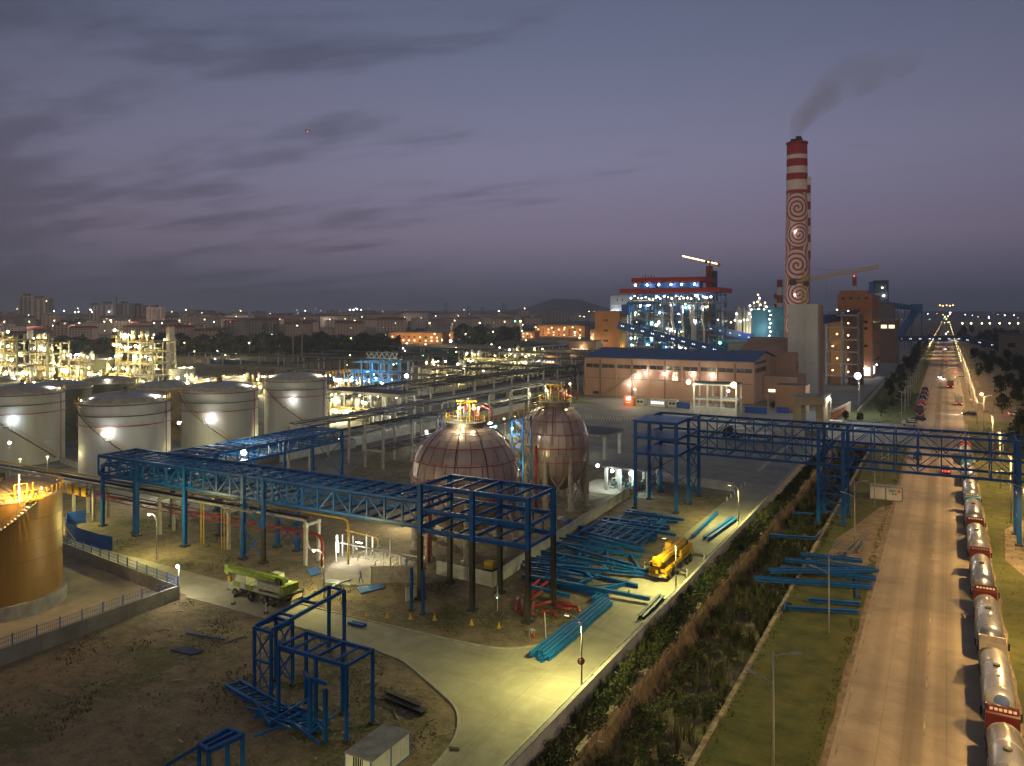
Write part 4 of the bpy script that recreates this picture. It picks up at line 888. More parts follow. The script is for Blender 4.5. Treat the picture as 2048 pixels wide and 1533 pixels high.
# kiosk with red sign and white cabins
x, y = gp(1257, 813); t = T('guard_kiosk', 'ochre kiosk with a glowing red sign beside the yard lamp', 'kiosk', (x, y, 0))
t.box('wall', x-1.9, x+1.9, y, y+3.2, 0, 3.2, orange); t.box('roof', x-2.1, x+2.1, y-.2, y+3.4, 3.2, 3.4, orange)
t.box('sign_panel', x-1.2, x+1.2, y-.15, y-.02, 1.9, 3.9, E_red); t.box('sign_symbol', x-.7, x+.7, y-.22, y-.16, 2.6, 3.2, E_white); t.box('sign_symbol', x+.2, x+.7, y-.22, y-.16, 3.2, 3.5, E_white)
for k in range(3): t.box('sign_digit', x-.8+k*.6, x-.4+k*.6, y-.2, y-.1, 1.3, 1.6, E_win)
t.light((x, y-1.2, 2.6), 500, (1, .12, .04), .4)
for k, (u0, u1, lab) in enumerate(((1272, 1288, 'small grey cabin left of the long white cabin'), (1300, 1332, 'long white site cabin with lit windows'), (1336, 1352, 'white cabin at the right end of the cabin row'))):
    xa, ya = gp(u0, 811+k*2); xb, yb = gp(u1, 812+k*2); t = T('site_cabin', lab, 'cabin', (xa, ya, 0)); t.box('wall', xa, xb, ya, ya+3, 0, 2.5, white); t.box('roof', xa-.2, xb+.2, ya-.2, ya+3.2, 2.5, 2.75, conc)
    windows(t, xa+.3, xb-.3, ya, 1.1, 1.9, 2+k % 2*2, E_winc if k == 1 else glass)
# ------------------------------------------------------------------ orange transfer tower, white block
x, y = dp(1190, 610); t = T('transfer_tower', 'tall ochre tower joined by the long blue conveyor', 'tower', (x, y, 0))
t.box('wall', x, x+20.5, y, y+16, 0, 36.2, orange); t.box('parapet', x-.3, x+20.8, y-.3, y+16.3, 36.2, 37, orange)
for z in (29, 21, 13, 6): windows(t, x+7, x+11, y, z, z+1.6, 2, glass)
for u, v, d in ((1207, 658, 611), (1150, 665, 640), (1190, 688, 600)): lamp_on(t, (*dp(u, d-1.5), zz(v, d-1.5)), .5, 'w', 300)
t.light((x+22, y+6, 6), 5000, (1, .8, .3), .5); t.light((x+5, y-14, 8), 6000, (1, .62, .3), .5)
x, y = dp(1221, 705); t = T('silo_building', 'pale grey white block with three lit windows behind the ochre tower', 'building', (x, y, 0)); t.box('wall', x, x+19.5, y, y+15, 0, 51, M('cool_white_wall', (.46,.47,.50), .8, 0, .05, .1)); windows(t, x+4, x+14, y, 32.5, 36, 3, E_winc, gap=.4); windows(t, x+4, x+14, y, 46, 48.5, 2, glass, gap=.8)
lamp_on(t, (x+5, y-1.5, 35.8), .6, 'c', 2500); t.light((x+9, y-9, 30), 7000, COOL, 1)
for k, (u0, u1, d, z, lab, mm) in enumerate(((1085, 1190, 560, 9, 'low pink building left of the ochre tower', pinkw), (1138, 1190, 575, 15, 'pink block with bright slit windows beside the ochre tower', pinkw), (1074, 1122, 500, 8.5, 'pink building with black roof and lit bays behind the far pipe rack', peach), (1180, 1190, 640, 22, 'narrow pink block touching the ochre tower', pinkw))):
    xa, ya = dp(u0, d); w_ = (u1-u0)/F*d/.873; t = T('plant_building', lab, 'building', (xa, ya, 0)); t.box('wall', xa, xa+w_, ya, ya+12, 0, z, mm); t.box('roof', xa-.4, xa+w_+.4, ya-.4, ya+12.4, z, z+.4, dgrey)
    windows(t, xa+2, xa+w_*.7, ya, z*.45, z*.62, 5, E_win if k else glass); lamp_on(t, (xa+w_*.5, ya-2, z*.7), .3, 'y', 1800)
# ------------------------------------------------------------------ boiler house
def ladder_lights(t, x, y, z0, z1, n, kind='w', P_=0):
    for k in range(n): lamp_on(t, (x+(.6 if k % 2 else -.3), y, z0+(z1-z0)*k/(n-1)), .38, kind, P_)
x0, y0 = dp(1258, 594); wB = 66; dB = 30
t = T('boiler_house', 'open steel boiler house with two red roof bands and many bright lamps', 'power plant', (x0, y0, 0)); tealp = M('teal_cladding', (.02, .17, .24), .5, .1, .15, .2); rb = M('red_fascia', (.42, .02, .02), .6, 0, .06, .2)
rnd = random.Random(5)
lev = [0, 7, 13, 19, 25, 31, 37, 43, 49]
for i in range(11):
    for y in (y0, y0+dB/2, y0+dB): t.bar('column', (x0+wB*i/10, y, 0), (x0+wB*i/10, y, 50 if 0 < i < 10 else 50), .7, .7, (blue2, dgrey)[(i*3) % 2])
for z in lev[1:]:
    for y in (y0, y0+dB): t.bar('floor_beam', (x0, y, z), (x0+wB, y, z), .5, .8, (blue2, grey)[lev.index(z) % 2])
    t.box('floor_deck', x0+1, x0+wB-1, y0+.5, y0+dB-.5, z-.1, z+.15, dgrey)
    n = 30; b = MB(); [b.beam((x0+wB*k/n, y0-.6, z), (x0+wB*k/n, y0-.6, z+1.1), .1) for k in range(n+1)]; b.beam((x0, y0-.6, z+1.1), (x0+wB, y0-.6, z+1.1), .1); t.part('railing', b, yel if lev.index(z) % 2 else grey)
t.box('roof_band', x0-6, x0+wB+4, y0-4, y0+dB+3, 50.5, 53.8, rb); t.box('roof_deck', x0+2, x0+wB-6, y0-1, y0+dB, 53.8, 54, dgrey)
t.box('roof_band', x0+3, x0+wB-8, y0-3, y0+dB, 58.6, 61.8, rb)
for i in range(9): t.bar('column', (x0+6+i*6, y0, 54), (x0+6+i*6, y0, 58.6), .5, .5, blue2)
for i, (a, c) in enumerate(((8, 20), (22, 40), (42, 54))): t.box('clerestory', x0+a, x0+c, y0+3, y0+10, 54, 58.3, blue)
for k in range(5): t.bar('roof_stack', (x0+8+k*2.3, y0+8, 61.8), (x0+8+k*2.3, y0+8, 63.5+k % 2), .7, .7, dgrey, 'cyl')
for k in range(6): lamp_on(t, (x0+5+k*8.8+rnd.uniform(-2, 2), y0-1, 56.5), .75, 'c', 2200 if k % 2 else 0)
t.box('stair_block', x0-5, x0+1, y0-3, y0+6, 34, 42, blue); t.box('blue_platform', x0-1, x0+26, y0-2.5, y0+1, 41.8, 43.6, blue2)
for i, (a, c, za, zb) in enumerate(((2, 9, 20, 30), (11, 16, 6, 18), (20, 32, 14, 42), (34, 39, 24, 42), (42, 48, 16, 42), (56, 60, 28, 43), (25, 33, 1, 11), (5, 16, 26, 29), (44, 56, 2, 9))):
    t.box('equipment_casing', x0+a, x0+c, y0+2, y0+9, za, zb, (blue2, tealp, dgrey)[i % 3])
for i in range(4):
    xx = x0+34+i*7.5; t.part('silver_duct', MB().pipe([(xx, y0-1, 41), (xx, y0-1, 30+i), (xx+1.5, y0-1.2, 24), (xx+1, y0-1, 12-i), (xx-1, y0-1, 5)], 1.1 if i != 2 else 1.9, 12), silver if i != 2 else white, True)
for k in range(34):
    z = rnd.choice(lev[:-1])+rnd.uniform(1, 5); a = rnd.uniform(1, wB-8); l = rnd.uniform(4, 16); t.part('process_pipe', MB().tube((x0+a, y0-.4, z), (x0+min(wB, a+l), y0-.4, z), rnd.uniform(.15, .45), 8), rnd.choice((silver, blue2, grey, white, yel)), True)
for k in range(26):
    a = rnd.uniform(1, wB-2); z = rnd.uniform(1, 38); t.part('process_pipe', MB().tube((x0+a, y0-.8, z), (x0+a, y0-.8, z+rnd.uniform(4, 12)), rnd.uniform(.15, .4), 8), rnd.choice((silver, blue2, grey, white)), True)
for k in range(78):
    z = rnd.choice(lev[:-1])+rnd.uniform(2.5, 5.0); a = rnd.uniform(1, wB-1); kd = rnd.choice('wwwccyyg' if z < 40 else 'wwyy')
    lamp_on(t, (x0+a, y0-rnd.uniform(.6, 1.6), z), rnd.uniform(.22, .62), kd, rnd.choice((0, 0, 2500, 3600)) if kd != 'g' else 0)
for k in range(22): lamp_on(t, (x0+2+k*2.9, y0-1.2, 47.0+rnd.uniform(-1.5, 1.2)), rnd.uniform(.3, .6), 'wwyc'[k % 4], 900 if k % 3 == 0 else 0)
for z in (5, 16, 28, 40): t.light((x0+20, y0+12, z), 9000, (.6, 1, .95), 1); t.light((x0+48, y0+12, z), 9000, (.7, 1, .9), 1)
lamp_on(t, (x0+23, y0-4, 26.5), 1.1, 'y', 3500)
# red lift shaft and the lit crane on it
xs_, ys_ = dp(1418, 640); t = T('lift_shaft', 'tall brick red service shaft beside the boiler house', 'tower', (xs_, ys_, 0))
t.box('shaft', xs_-2.6, xs_+2.2, ys_, ys_+5, 0, 74, M('brick_red_cladding', (.30, .06, .03), .7, 0, .2, .4)); t.box('blue_side', xs_+2.4, xs_+5.4, ys_+1, ys_+6, 0, 70, M('navy_cladding', (.02, .05, .13), .6))
for k in range(16): t.box('shaft_window', xs_-.7, xs_+.5, ys_-.1, ys_+.1, 4+k*4.2, 5.4+k*4.2, brown)
for k in range(4): t.box('service_platform', xs_-4, xs_-2.6, ys_, ys_+3, 50+k*5, 50.3+k*5, dgrey)
t = T('tower_crane', 'tower crane with a glowing jib above the brick red shaft', 'crane', (xs_, ys_+2, 74))
t.bar('slewing_mast', (xs_+.5, ys_+2, 74), (xs_+.5, ys_+2, 79), 1.6, 1.6, orange)
A = Vector((*dp(1365, 655), zz(513, 655))); B_ = Vector((*dp(1438, 640), zz(529, 640)))
t.bar('jib', A, B_, 1.2, 1.2, yel); t.bar('jib_light_strip', A+Vector((.2,-.9,.2)), B_+Vector((-.5,-.9,.2)), .4, .4, E_yel); t.bar('counterweight', B_-Vector((0,0,1.8)), B_+Vector((0,0,1)), 2.4, 2.4, yel); t.bar('cab', (xs_-2, ys_-.5, 76), (xs_-2, ys_-.5, 78.4), 2, 2, grey)
def gallery(label, A, B_, w, h, mat, nwin=0, legs=0, name='conveyor_gallery', wm=None):
    A = Vector(A); B_ = Vector(B_); t = T(name, label, 'conveyor', (A.x, A.y, 0)); d = B_-A; n = max(3, int(d.length/9)); side = Vector((d.y, -d.x, 0)).normalized()
    if side.y > 0: side = -side
    for k in range(n): t.bar('gallery_section', A+d*(k/n), A+d*((k+.985)/n), w, h, mat)
    t.bar('roof_ridge', A+Vector((0,0,h/2+.1)), B_+Vector((0,0,h/2+.1)), w+.4, .25, mat)
    for k in range(nwin):
        c = A+d*((k+.5)/nwin)+side*(w/2+.03)
        for q in (-.7, .7): t.bar('window', c+d.normalized()*(q-.35), c+d.normalized()*(q+.35), .06, .75, wm or E_winc)
    for k in range(legs):
        p = A+d*((k+.5)/legs)
        for s in (-1, 1): t.bar('leg', (p.x+s*w*.4, p.y, 0), (p.x+s*w*.25, p.y, p.z-h/2), .5, .5, grey)
    return t
gallery('long blue conveyor gallery sloping down from the ochre tower across the boiler house', (*dp(1236, 584), zz(650, 584)), (*dp(1440, 560), zz(702, 560)), 3, 5.2, blue, 10, 3)
gallery('blue conveyor gallery sloping down from the boiler house to the teal filter building', (*dp(1408, 600), zz(655, 600)), (*dp(1503, 640), zz(677, 640)), 3, 5.4, bluep, 5, 2)
gallery('short blue conveyor gallery between the white tower and the tall ochre block', (*dp(1643, 372), zz(640, 372)), (*dp(1711, 425), zz(628, 425)), 4, 4.0, M('deep_blue_cladding', (.02,.05,.20), .5), 0, 0)
for k, (u, d, r, h) in enumerate(((1288, 560, 6.6, 11), (1480, 560, 8.6, 13.5))):
    x, y = dp(u, d); t = T('ash_silo', ['smaller','larger'][k]+' round pale silo behind the blue hall roof', 'silo', (x, y, 0)); t.part('shell', MB().lathe([(r, 0), (r, h), (r-.3, h+.2), (.01, h+1.4)], 32, (x, y, 0)), conc, True)
    for z in range(2, int(h), 3): t.part('band', MB().lathe([(r+.02, z), (r+.12, z), (r+.12, z+.15), (r+.02, z+.15)], 32, (x, y, 0)), grey)
# teal filter building
x, y = dp(1503, 640); t = T('filter_building', 'teal clad filter building with two lit stair towers left of the chimney', 'building', (x, y, 0))
t.box('wall', x, x+13, y, y+20, 0, 38, M('pale_teal_cladding', (.10,.26,.33), .5, .1, .1, .2)); t.box('wall', x+13.2, x+34, y-2, y+20, 9, 39, M('dark_teal_cladding', (.03,.13,.17), .5, .1, .2, .3)); t.box('roof', x-.5, x+34.5, y-2.5, y+20.5, 39, 40, tealp)
for a in (13.5, 27.5):
    for q in range(9): t.box('stair_landing', x+a, x+a+4, y-5, y-2.2, 3+q*4, 3.2+q*4, grey)
    for s in (0, 4): t.bar('stair_post', (x+a+s, y-5, 0), (x+a+s, y-5, 38), .25, .25, blue2)
    ladder_lights(t, x+a+2, y-5.3, 4, 37, 11, 'w', 420)
for k in range(8): t.box('hopper', x+14+k*2.4, x+16+k*2.4, y-1.5, y+4, 4, 9, tealp)
for k in range(6): t.bar('column', (x+13.5+k*4, y-2, 0), (x+13.5+k*4, y-2, 9), .5, .5, blue2)
lamp_on(t, (*dp(1440, 575), zz(686, 575)), 1.1, 'g', 3500); lamp_on(t, (*dp(1509, 575), zz(686, 575)), 1.0, 'c', 3500); lamp_on(t, (x+26, y-4, 5), .7, 'c', 2500)
t.light((x+8, y-12, 22), 3800, (.7, .95, 1), 1)
x, y = dp(1470, 590); t = T('plant_building', 'low pale teal building behind the blue hall roof', 'building', (x-14, y, 0)); t.box('wall', x-22, x+16, y, y+10, 0, 15, M('pale_teal_cladding', (.10,.26,.33))); t.box('roof', x-22.4, x+16.4, y-.4, y+10.4, 15, 15.4, grey)
# striped stacks, flare columns far behind
def stack(u, d, vt, r, label, mat2=None, n=7, lights=0, base=white):
    x, y = dp(u, d); z = zz(vt, d); t = T('striped_stack', label, 'chimney', (x, y, 0))
    for k in range(n): t.part('stack_section', MB().lathe([(r*(1.35-.35*k/n), z*k/n), (r*(1.35-.35*(k+1)/n), z*(k+1)/n)], 14, (x, y, 0)), (mat2 or red) if k % 2 == (n+1) % 2 else base, True)
    for q in range(lights): lamp_on(t, (x, y-r-.4, z*(q+1)/lights), .6, 'r' if q == lights-1 else 'w')
    return t
stack(1559.5, 760, 560, 2.6, 'thick red striped stack left of the spiral chimney', n=9); stack(1551, 770, 588, 1.4, 'thin red striped stack left of the spiral chimney', n=11)
stack(1451, 1150, 605, 2.0, 'small far red striped stack right of the lift shaft', n=7); stack(1709, 900, 553, 2.2, 'red striped stack with red lamp behind the tall ochre block', n=7, lights=1)
x, y = dp(1510, 1000); t = T('refinery', 'far refinery with columns strung with bright lamps behind the plant', 'refinery', (x, y, 0)); rnd = random.Random(9)
for u, vt, r in ((1437, 616, 6), (1474, 612, 3), (1480, 618, 2), (1488, 616, 1.5), (1494, 622, 2), (1500, 612, 1.6), (1508, 610, 1.5), (1518, 588, 1.2), (1530, 606, 1.6)):
    xx, yy = dp(u, 1000); z = zz(vt, 1000); t.part('column_vessel', MB().lathe([(r, 0), (r, z-1), (.01, z)], 12, (xx, yy, 0)), conc, True)
for u, v in ((1516,590),(1519,597),(1515,604),(1521,610),(1517,618),(1522,626),(1500,612),(1503,620),(1508,606),(1499,628),(1530,606),(1533,614),(1528,620),(1510,628),(1504,634),(1436,640),(1452,643),(1470,641),(1481,643),(1488,640),(1495,640),(1473,628),(1462,645)):
    lamp_on(t, (*dp(u, 995), zz(v, 995)), .85, 'wyw'[rnd.randrange(3)])
t.light((*dp(1500, 990), 14), 12000, (1, .9, .6), 2)
# ------------------------------------------------------------------ spiral painted chimney
def spiral_mat():
    m = bpy.data.materials.new('spiral_painted_concrete'); m.use_nodes = True; nt = m.node_tree; b = nt.nodes['Principled BSDF']; b.inputs['Roughness'].default_value = .75
    tcn = nt.nodes.new('ShaderNodeTexCoord'); s = nt.nodes.new('ShaderNodeSeparateXYZ'); nt.links.new(tcn.outputs['Object'], s.inputs[0])
    ang = mth(nt, 'ARCTAN2', s.outputs[1], s.outputs[0]); R_ = 5.8
    # turn so that the seam is at the back of the stack as seen from the road side
    sft = mth(nt, 'MULTIPLY', mth(nt, 'SUBTRACT', mth(nt, 'FRACT', mth(nt, 'ADD', mth(nt, 'DIVIDE', mth(nt, 'SUBTRACT', ang, FA), 2*pi), .5)), .5), 2*pi*R_)
    best = None
    cols = [(0.3, [(96.5, 1), (80, 1), (61, 1), (42.5, 1), (24, 1), (8, 1)]), ]
    cen = [(.2, 90.5, 1.12), (1.0, 76.5, .92), (.0, 60.5, 1.2), (1.0, 45.5, .95), (-.2, 29.5, 1.2), (1.2, 13, 1.0)]
    for sh in (-11.5, 11.5, -21, 21): cen += [(x+sh, z+(7 if abs(sh) < 15 else 0), w) for x, z, w in cen[:6]]
    dist = None; pat = None
    for i, (cx, cz, w) in enumerate(cen[:18]):
        dx = mth(nt, 'SUBTRACT', sft, cx); dz = mth(nt, 'SUBTRACT', s.outputs[2], cz)
        r = mth(nt, 'SQRT', mth(nt, 'ADD', mth(nt, 'MULTIPLY', dx, dx), mth(nt, 'MULTIPLY', dz, dz)))
        th_ = mth(nt, 'ARCTAN2', dz, dx)
        sp = mth(nt, 'FRACT', mth(nt, 'ADD', mth(nt, 'DIVIDE', r, 2.1*w), mth(nt, 'DIVIDE', th_, (2*pi) if i % 2 else (-2*pi))))
        rw = mth(nt, 'DIVIDE', r, w)
        if dist is None: dist, pat = rw, sp
        else:
            lt = mth(nt, 'LESS_THAN', rw, dist); mx = nt.nodes.new('ShaderNodeMix'); nt.links.new(lt, mx.inputs[0]); nt.links.new(pat, mx.inputs[2]); nt.links.new(sp, mx.inputs[3]); pat = mx.outputs[0]
            dist = mth(nt, 'MINIMUM', rw, dist)
    stripe = mth(nt, 'LESS_THAN', pat, .40)
    noi = nt.nodes.new('ShaderNodeTexNoise'); noi.inputs['Scale'].default_value = .4; noi.inputs['Detail'].default_value = 6; nt.links.new(tcn.outputs['Object'], noi.inputs['Vector'])
    pale = mixc(nt, noi.outputs[0], (.78, .66, .60), (.64, .53, .49)); rd = mixc(nt, noi.outputs[0], (.42, .05, .07), (.33, .04, .06))
    col = mixc(nt, stripe, pale, rd)
    z = s.outputs[2]
    # plain bands near the top
    band = ramp(nt, mth(nt, 'DIVIDE', z, 130), [(0, .0), (.0245, 1.0), (.0246, 0.5)], 'CONSTANT')
    zz_ = lambda a, b2: mth(nt, 'MULTIPLY', mth(nt, 'GREATER_THAN', z, a), mth(nt, 'LESS_THAN', z, b2))
    col = mixc(nt, zz_(99.5, 200), col, pale); col = mixc(nt, zz_(98.6, 100.2), col, rd)
    for a, b2 in ((105.5, 109), (112.6, 116.6), (118.8, 130)): col = mixc(nt, zz_(a, b2), col, rd)
    col = mixc(nt, mth(nt, 'LESS_THAN', z, 3.6), col, pale)
    nt.links.new(col, b.inputs['Base Color']); return m
cx_, cy_ = dp(1594, 412); FA = atan2(-cy_, -cx_)
t = T('spiral_chimney', 'tall chimney painted with red spirals and red and white bands at the top', 'chimney', (cx_, cy_, 0)); zb = 26.0
b = MB().lathe([(6.6, 0), (6.2, 98.0)] if False else [(6.45+(5.1-6.45)*k/12, zb-1+(124.5-zb+1)*k/12-zb) for k in range(13)], 48)
b.v = [(x, y, z+zb) for x, y, z in b.v]; bb = MB(); bb.v = [(x+cx_, y+cy_, z) for x, y, z in b.v]; bb.f = b.f
spm = spiral_mat(); ob = t.part('shell', bb, spm, True)
t.part('base_drum', MB().lathe([(7.2, 0), (6.5, zb-.6)], 40, (cx_, cy_, 0)), pinkw, True); t.part('top_rim', MB().lathe([(5.0, 124.5), (5.5, 124.7), (5.5, 125.6), (4.3, 125.6)], 40, (cx_, cy_, 0)), red)
for k, (dx, dy, r, h) in enumerate(((-2.0, .3, 1.35, 127.6), (.9, -.6, 1.5, 128.6), (1.2, 2.0, 1.3, 128))): t.part('flue', MB().lathe([(r, 124), (r, h), (r-.15, h), (r-.15, 124)], 20, (cx_+dx, cy_+dy, 0)), dgrey, True)
ax, ay = cx_+5.9*cos(FA+1.36), cy_+5.9*sin(FA+1.36)
for k in range(20):
    if 62+k*2.15 > 106: break
    t.box('cable_duct', ax-.9+.0, ax+.9, ay-.8, ay+.8, 63+k*4.1 if False else 64+k*2.15, 64+(k+1)*2.15-.05, red if (k//2) % 2 == 0 else white)
t.box('cable_duct', ax-.6, ax+.6, ay-.6, ay+.6, 2, 64, spm if False else M('faded_pink_paint', (.46,.18,.17)))
for v in (463, 590, 625): lamp_on(t, (cx_+6.4*cos(FA-.15), cy_+6.4*sin(FA-.15), zz(v, 405)), .28, 'w', 120)
t.light((cx_-16, cy_-40, 8), 14000, (1, .85, .7), 2); 
# ------------------------------------------------------------------ white tower and the yellow crane
t = T('white_tower', 'tall blank white concrete tower standing before the spiral chimney', 'tower', (-56, 371, 0)); ww = M('white_concrete_wall', (.52, .50, .46), .85, 0, .07, .12, streak=.3)
t.box('wall', -62.4, -49.6, 367, 377, 0, 39.6, ww); t.box('side_wall', -49.5, -48.8, 368, 377.6, 0, 39.4, pinkw); t.box('corner_pipe', -55.4, -55.1, 366.7, 367, 0, 39, ww)
rnd = random.Random(3)
for k in range(14): xx, z = rnd.uniform(-61, -51), rnd.uniform(2, 26); t.box('tie_hole', xx-.16, xx+.16, 366.9, 367, z, z+.3, dark)
mx_, my_ = dp(1608.5, 352); t = T('tower_crane', 'yellow tower crane standing against the white tower', 'crane', (mx_, my_, 0)); ycr = M('crane_yellow', (.55, .34, .07), .5, 0, .1, 1)
for sx1 in (-.9, .9):
    for sy1 in (-.9, .9): t.bar('mast_chord', (mx_+sx1, my_+sy1, 0), (mx_+sx1, my_+sy1, 53), .3, .3, ycr)
for k in range(21):
    z = 1+k*2.5
    for sy1 in (-.9, .9): t.bar('mast_rung', (mx_-.9, my_+sy1, z), (mx_+.9, my_+sy1, z), .16, .16, ycr)
    t.bar('mast_lacing', (mx_-.9, my_-.9, z), (mx_+.9, my_-.9, z+2.5), .12, .12, ycr)
t.box('climbing_collar', mx_-2, mx_+2, my_-2, my_+2, 20.8, 22.4, dgrey); t.bar('collar_arm', (mx_-3.6, my_-1, 22.6), (mx_+4.2, my_-1, 22.6), .3, .3, grey)
J0 = Vector((mx_, my_, 49.8)); J1 = Vector((*dp(1757, 352), zz(537, 352))); JC = Vector((*dp(1586, 352), 50.0)); t.bar('cab', J0+Vector((1, -1, -2)), J0+Vector((1, -1, .2)), 2, 2, dgrey)
for k in range(16):
    a = J0.lerp(J1, k/16); c = J0.lerp(J1, (k+1)/16)
    t.bar('jib_chord', a, c, .5, .5, ycr); t.bar('jib_chord', a+Vector((0,0,1.3)), c+Vector((0,0,1.3)), .4, .4, ycr); t.bar('jib_lacing', a, c+Vector((0,0,1.3)), .14, .14, ycr); t.bar('jib_lacing', a+Vector((0,0,1.3)), c, .14, .14, ycr)
t.bar('counter_jib', J0, JC, 1.4, .6, ycr); t.bar('counterweight', JC-Vector((0,0,1.8)), JC+Vector((0,0,1)), 2.6, 2.6, dgrey); t.bar('apex', J0, J0+Vector((0,0,6)), .5, .5, ycr); t.bar('pendant', J0+Vector((0,0,6)), JC, .1, .1, dgrey); t.bar('pendant', J0+Vector((0,0,6)), J0.lerp(J1, .6)+Vector((0,0,1.3)), .1, .1, dgrey)
t.bar('hook_rope', J0.lerp(J1, .3), J0.lerp(J1, .3)-Vector((0,0,9)), .06, .06, dark)
# open concrete frame right of the white tower
x, y = dp(1652, 388); t = T('open_service_frame', 'open white concrete frame with lit floors between the white tower and the tall block', 'frame building', (x, y, 0))
for k, (dx, dy) in enumerate(((0, 0), (6, 0), (6, 8), (12, 8), (12, 2), (0, 8))): t.bar('column', (x+dx*1.2, y+dy, 0), (x+dx*1.2, y+dy, 36), .8, .8, M('pale_frame_paint', (.42,.38,.40), .7) if k < 2 else grey)
for z in range(4, 36, 6):
    t.bar('beam', (x, y, z+.5), (x+14.4, y, z+.5), .5, .7, M('pale_frame_paint', (.42,.38,.40))); t.box('floor_slab', x, x+14.4, y+.3, y+8, z, z+.25, conc2)
    lamp_on(t, (x+3+z % 4, y+1, z+3.2), .3, 'y', 650); lamp_on(t, (x+10, y+2, z+2.6), .3, 'y', 0)
t.box('stair_core', x+9, x+16, y+8.2, y+14, 0, 35, M('brown_block_wall', (.20,.11,.085), .85)); t.box('inner_wall', x, x+8, y+8.4, y+9, 0, 34, orange)
# tall ochre block
x, y = dp(1675, 432); t = T('tall_block', 'tall ochre block with small windows right of the spiral chimney', 'building', (x, y, 0)); ob_ = M('reddish_wall_render', (.36, .165, .08), .85, 0, .1, .12)
t.box('wall', x, x+17.6, y, y+58, 0, 46, ob_); t.box('penthouse', x+.8, x+15, y+1, y+20, 46, 48, ob_); t.box('lower_wing', x-1.5, x+6, y-4, y-.05, 0, 22, pinkw)
for z in (43, 36, 30, 26.5, 17): windows(t, x+(1 if z == 43 else 8), x+16.5, y, z, z+1.4, 4 if z == 43 else 2, glass, gap=.6)
for z in (43, 36, 30, 26, 17, 8): windows(t, y+4, y+54, x+17.6, z, z+1.8, 7, glass, gap=.5, axis=1)
for k in range(12): t.box('scaffold_bay', x+5.2, x+8.2, y-5, y-4.4, 2+k*2.4, 2.1+k*2.4, brown)
for dx in (5.2, 6.7, 8.2): t.bar('scaffold_pole', (x+dx, y-5, 0), (x+dx, y-5, 34), .12, .12, brown)
windows(t, x+13, x+17, y, 1.5, 6, 1, E_winc); lamp_on(t, (x+14, y-1.5, 5.5), .4, 'c', 1500); lamp_on(t, (x+3, y-7, 5), .3, 'c', 900)
windows(t, y+6, y+16, x+17.6, 2, 6, 3, E_winc, axis=1); lamp_on(t, (x+19, y+10, 7), .3, 'c', 700)
t.light((x+8, y-22, 12), 2600, (1, .7, .45), 2)
# blocks and conveyor farther along
x, y = dp(1757, 560); t = T('crusher_house', 'brown block with two glowing slit windows right of the tall ochre block', 'building', (x, y, 0)); t.box('wall', x, x+12, y, y+24, 0, 30, M('mauve_wall', (.20,.12,.10), .85)); t.box('roof', x-1, x+13, y-1, y+25, 30, 31, grey)
windows(t, x+1, x+11, y, 24.5, 27, 2, E_win); t.box('upper_block', x, x+10, y+2, y+16, 31, 42, M('mauve_grey_wall', (.17,.15,.17), .85))
x, y = dp(1738, 640); t = T('transfer_tower', 'dark grey tower with a blue side and a few lamps above the tall ochre block', 'tower', (x, y, 0)); t.box('wall', x+3, x+14, y, y+10, 0, 62, M('dark_slate_wall', (.06,.075,.08), .8)); t.box('blue_side', x, x+2.9, y, y+10, 38, 61, bluep); lamp_on(t, (x+6, y-1, 48), .5, 'c', 900); lamp_on(t, (x+11, y-1, 49.5), .6, 'c', 900); lamp_on(t, (x+10, y-1, 56), .4, 'c', 0)
gallery('teal conveyor gallery running level from the grey tower to the bend house', (*dp(1755, 650), zz(608, 650)), (*dp(1822, 800), zz(616, 800)), 4, 4.5, blue2, 0, 3)
x, y = dp(1832, 800); t = T('bend_house', 'teal bend house at the top of the long sloping conveyor', 'building', (x, y, 0)); t.box('wall', x-5, x+6, y-5, y+5, 35, 44.5, blue2)
for s in (-4, 5):
    for q in (-4, 4): t.bar('leg', (x+s, y+q, 0), (x+s, y+q, 35), .7, .7, blue2)
gallery('dark teal conveyor gallery sloping from the bend house down to the road bridge', (*dp(1832, 800), zz(622, 800)), (*dp(1796, 765), zz(676, 765)), 5, 4.5, blue2, 0, 2)
gallery('blue conveyor bridge with lit windows crossing the highway', (*dp(1790, 770), zz(678, 770)), (*dp(1925, 770), zz(678, 770)), 4, 5, M('deep_blue_cladding', (.02,.05,.20)), 7, 0)
gallery('right hand blue conveyor span sloping down beyond the highway', (*dp(1925, 770), zz(678, 770)), (*dp(2000, 740), zz(693, 740)), 4, 5, M('deep_blue_cladding', (.02,.05,.20)), 3, 2)
x, y = dp(1852, 750); t = T('bridge_pier', 'white concrete frame pier under the conveyor bridge left of the highway', 'pier', (x, y, 0))
for s in (-3.2, 3.2): t.bar('column', (x+s, y, 0), (x+s, y, 8), 1, 1, white)
for z in (3, 6, 8): t.bar('beam', (x-3.2, y, z), (x+3.2, y, z), .7, .8, white)
x, y = dp(2000, 560); t = T('plain_building', 'dim grey building with two dark windows at the right edge', 'building', (x, y, 0)); t.box('wall', x, x+34, y, y+16, 0, 20, M('dim_grey_wall', (.16,.15,.15), .9)); t.box('roof', x-.5, x+34.5, y-.5, y+16.5, 20, 20.6, dgrey); windows(t, x+4, x+10, y, 11, 14, 1, glass); windows(t, x+2, x+6, y, 4, 8, 1, glass)
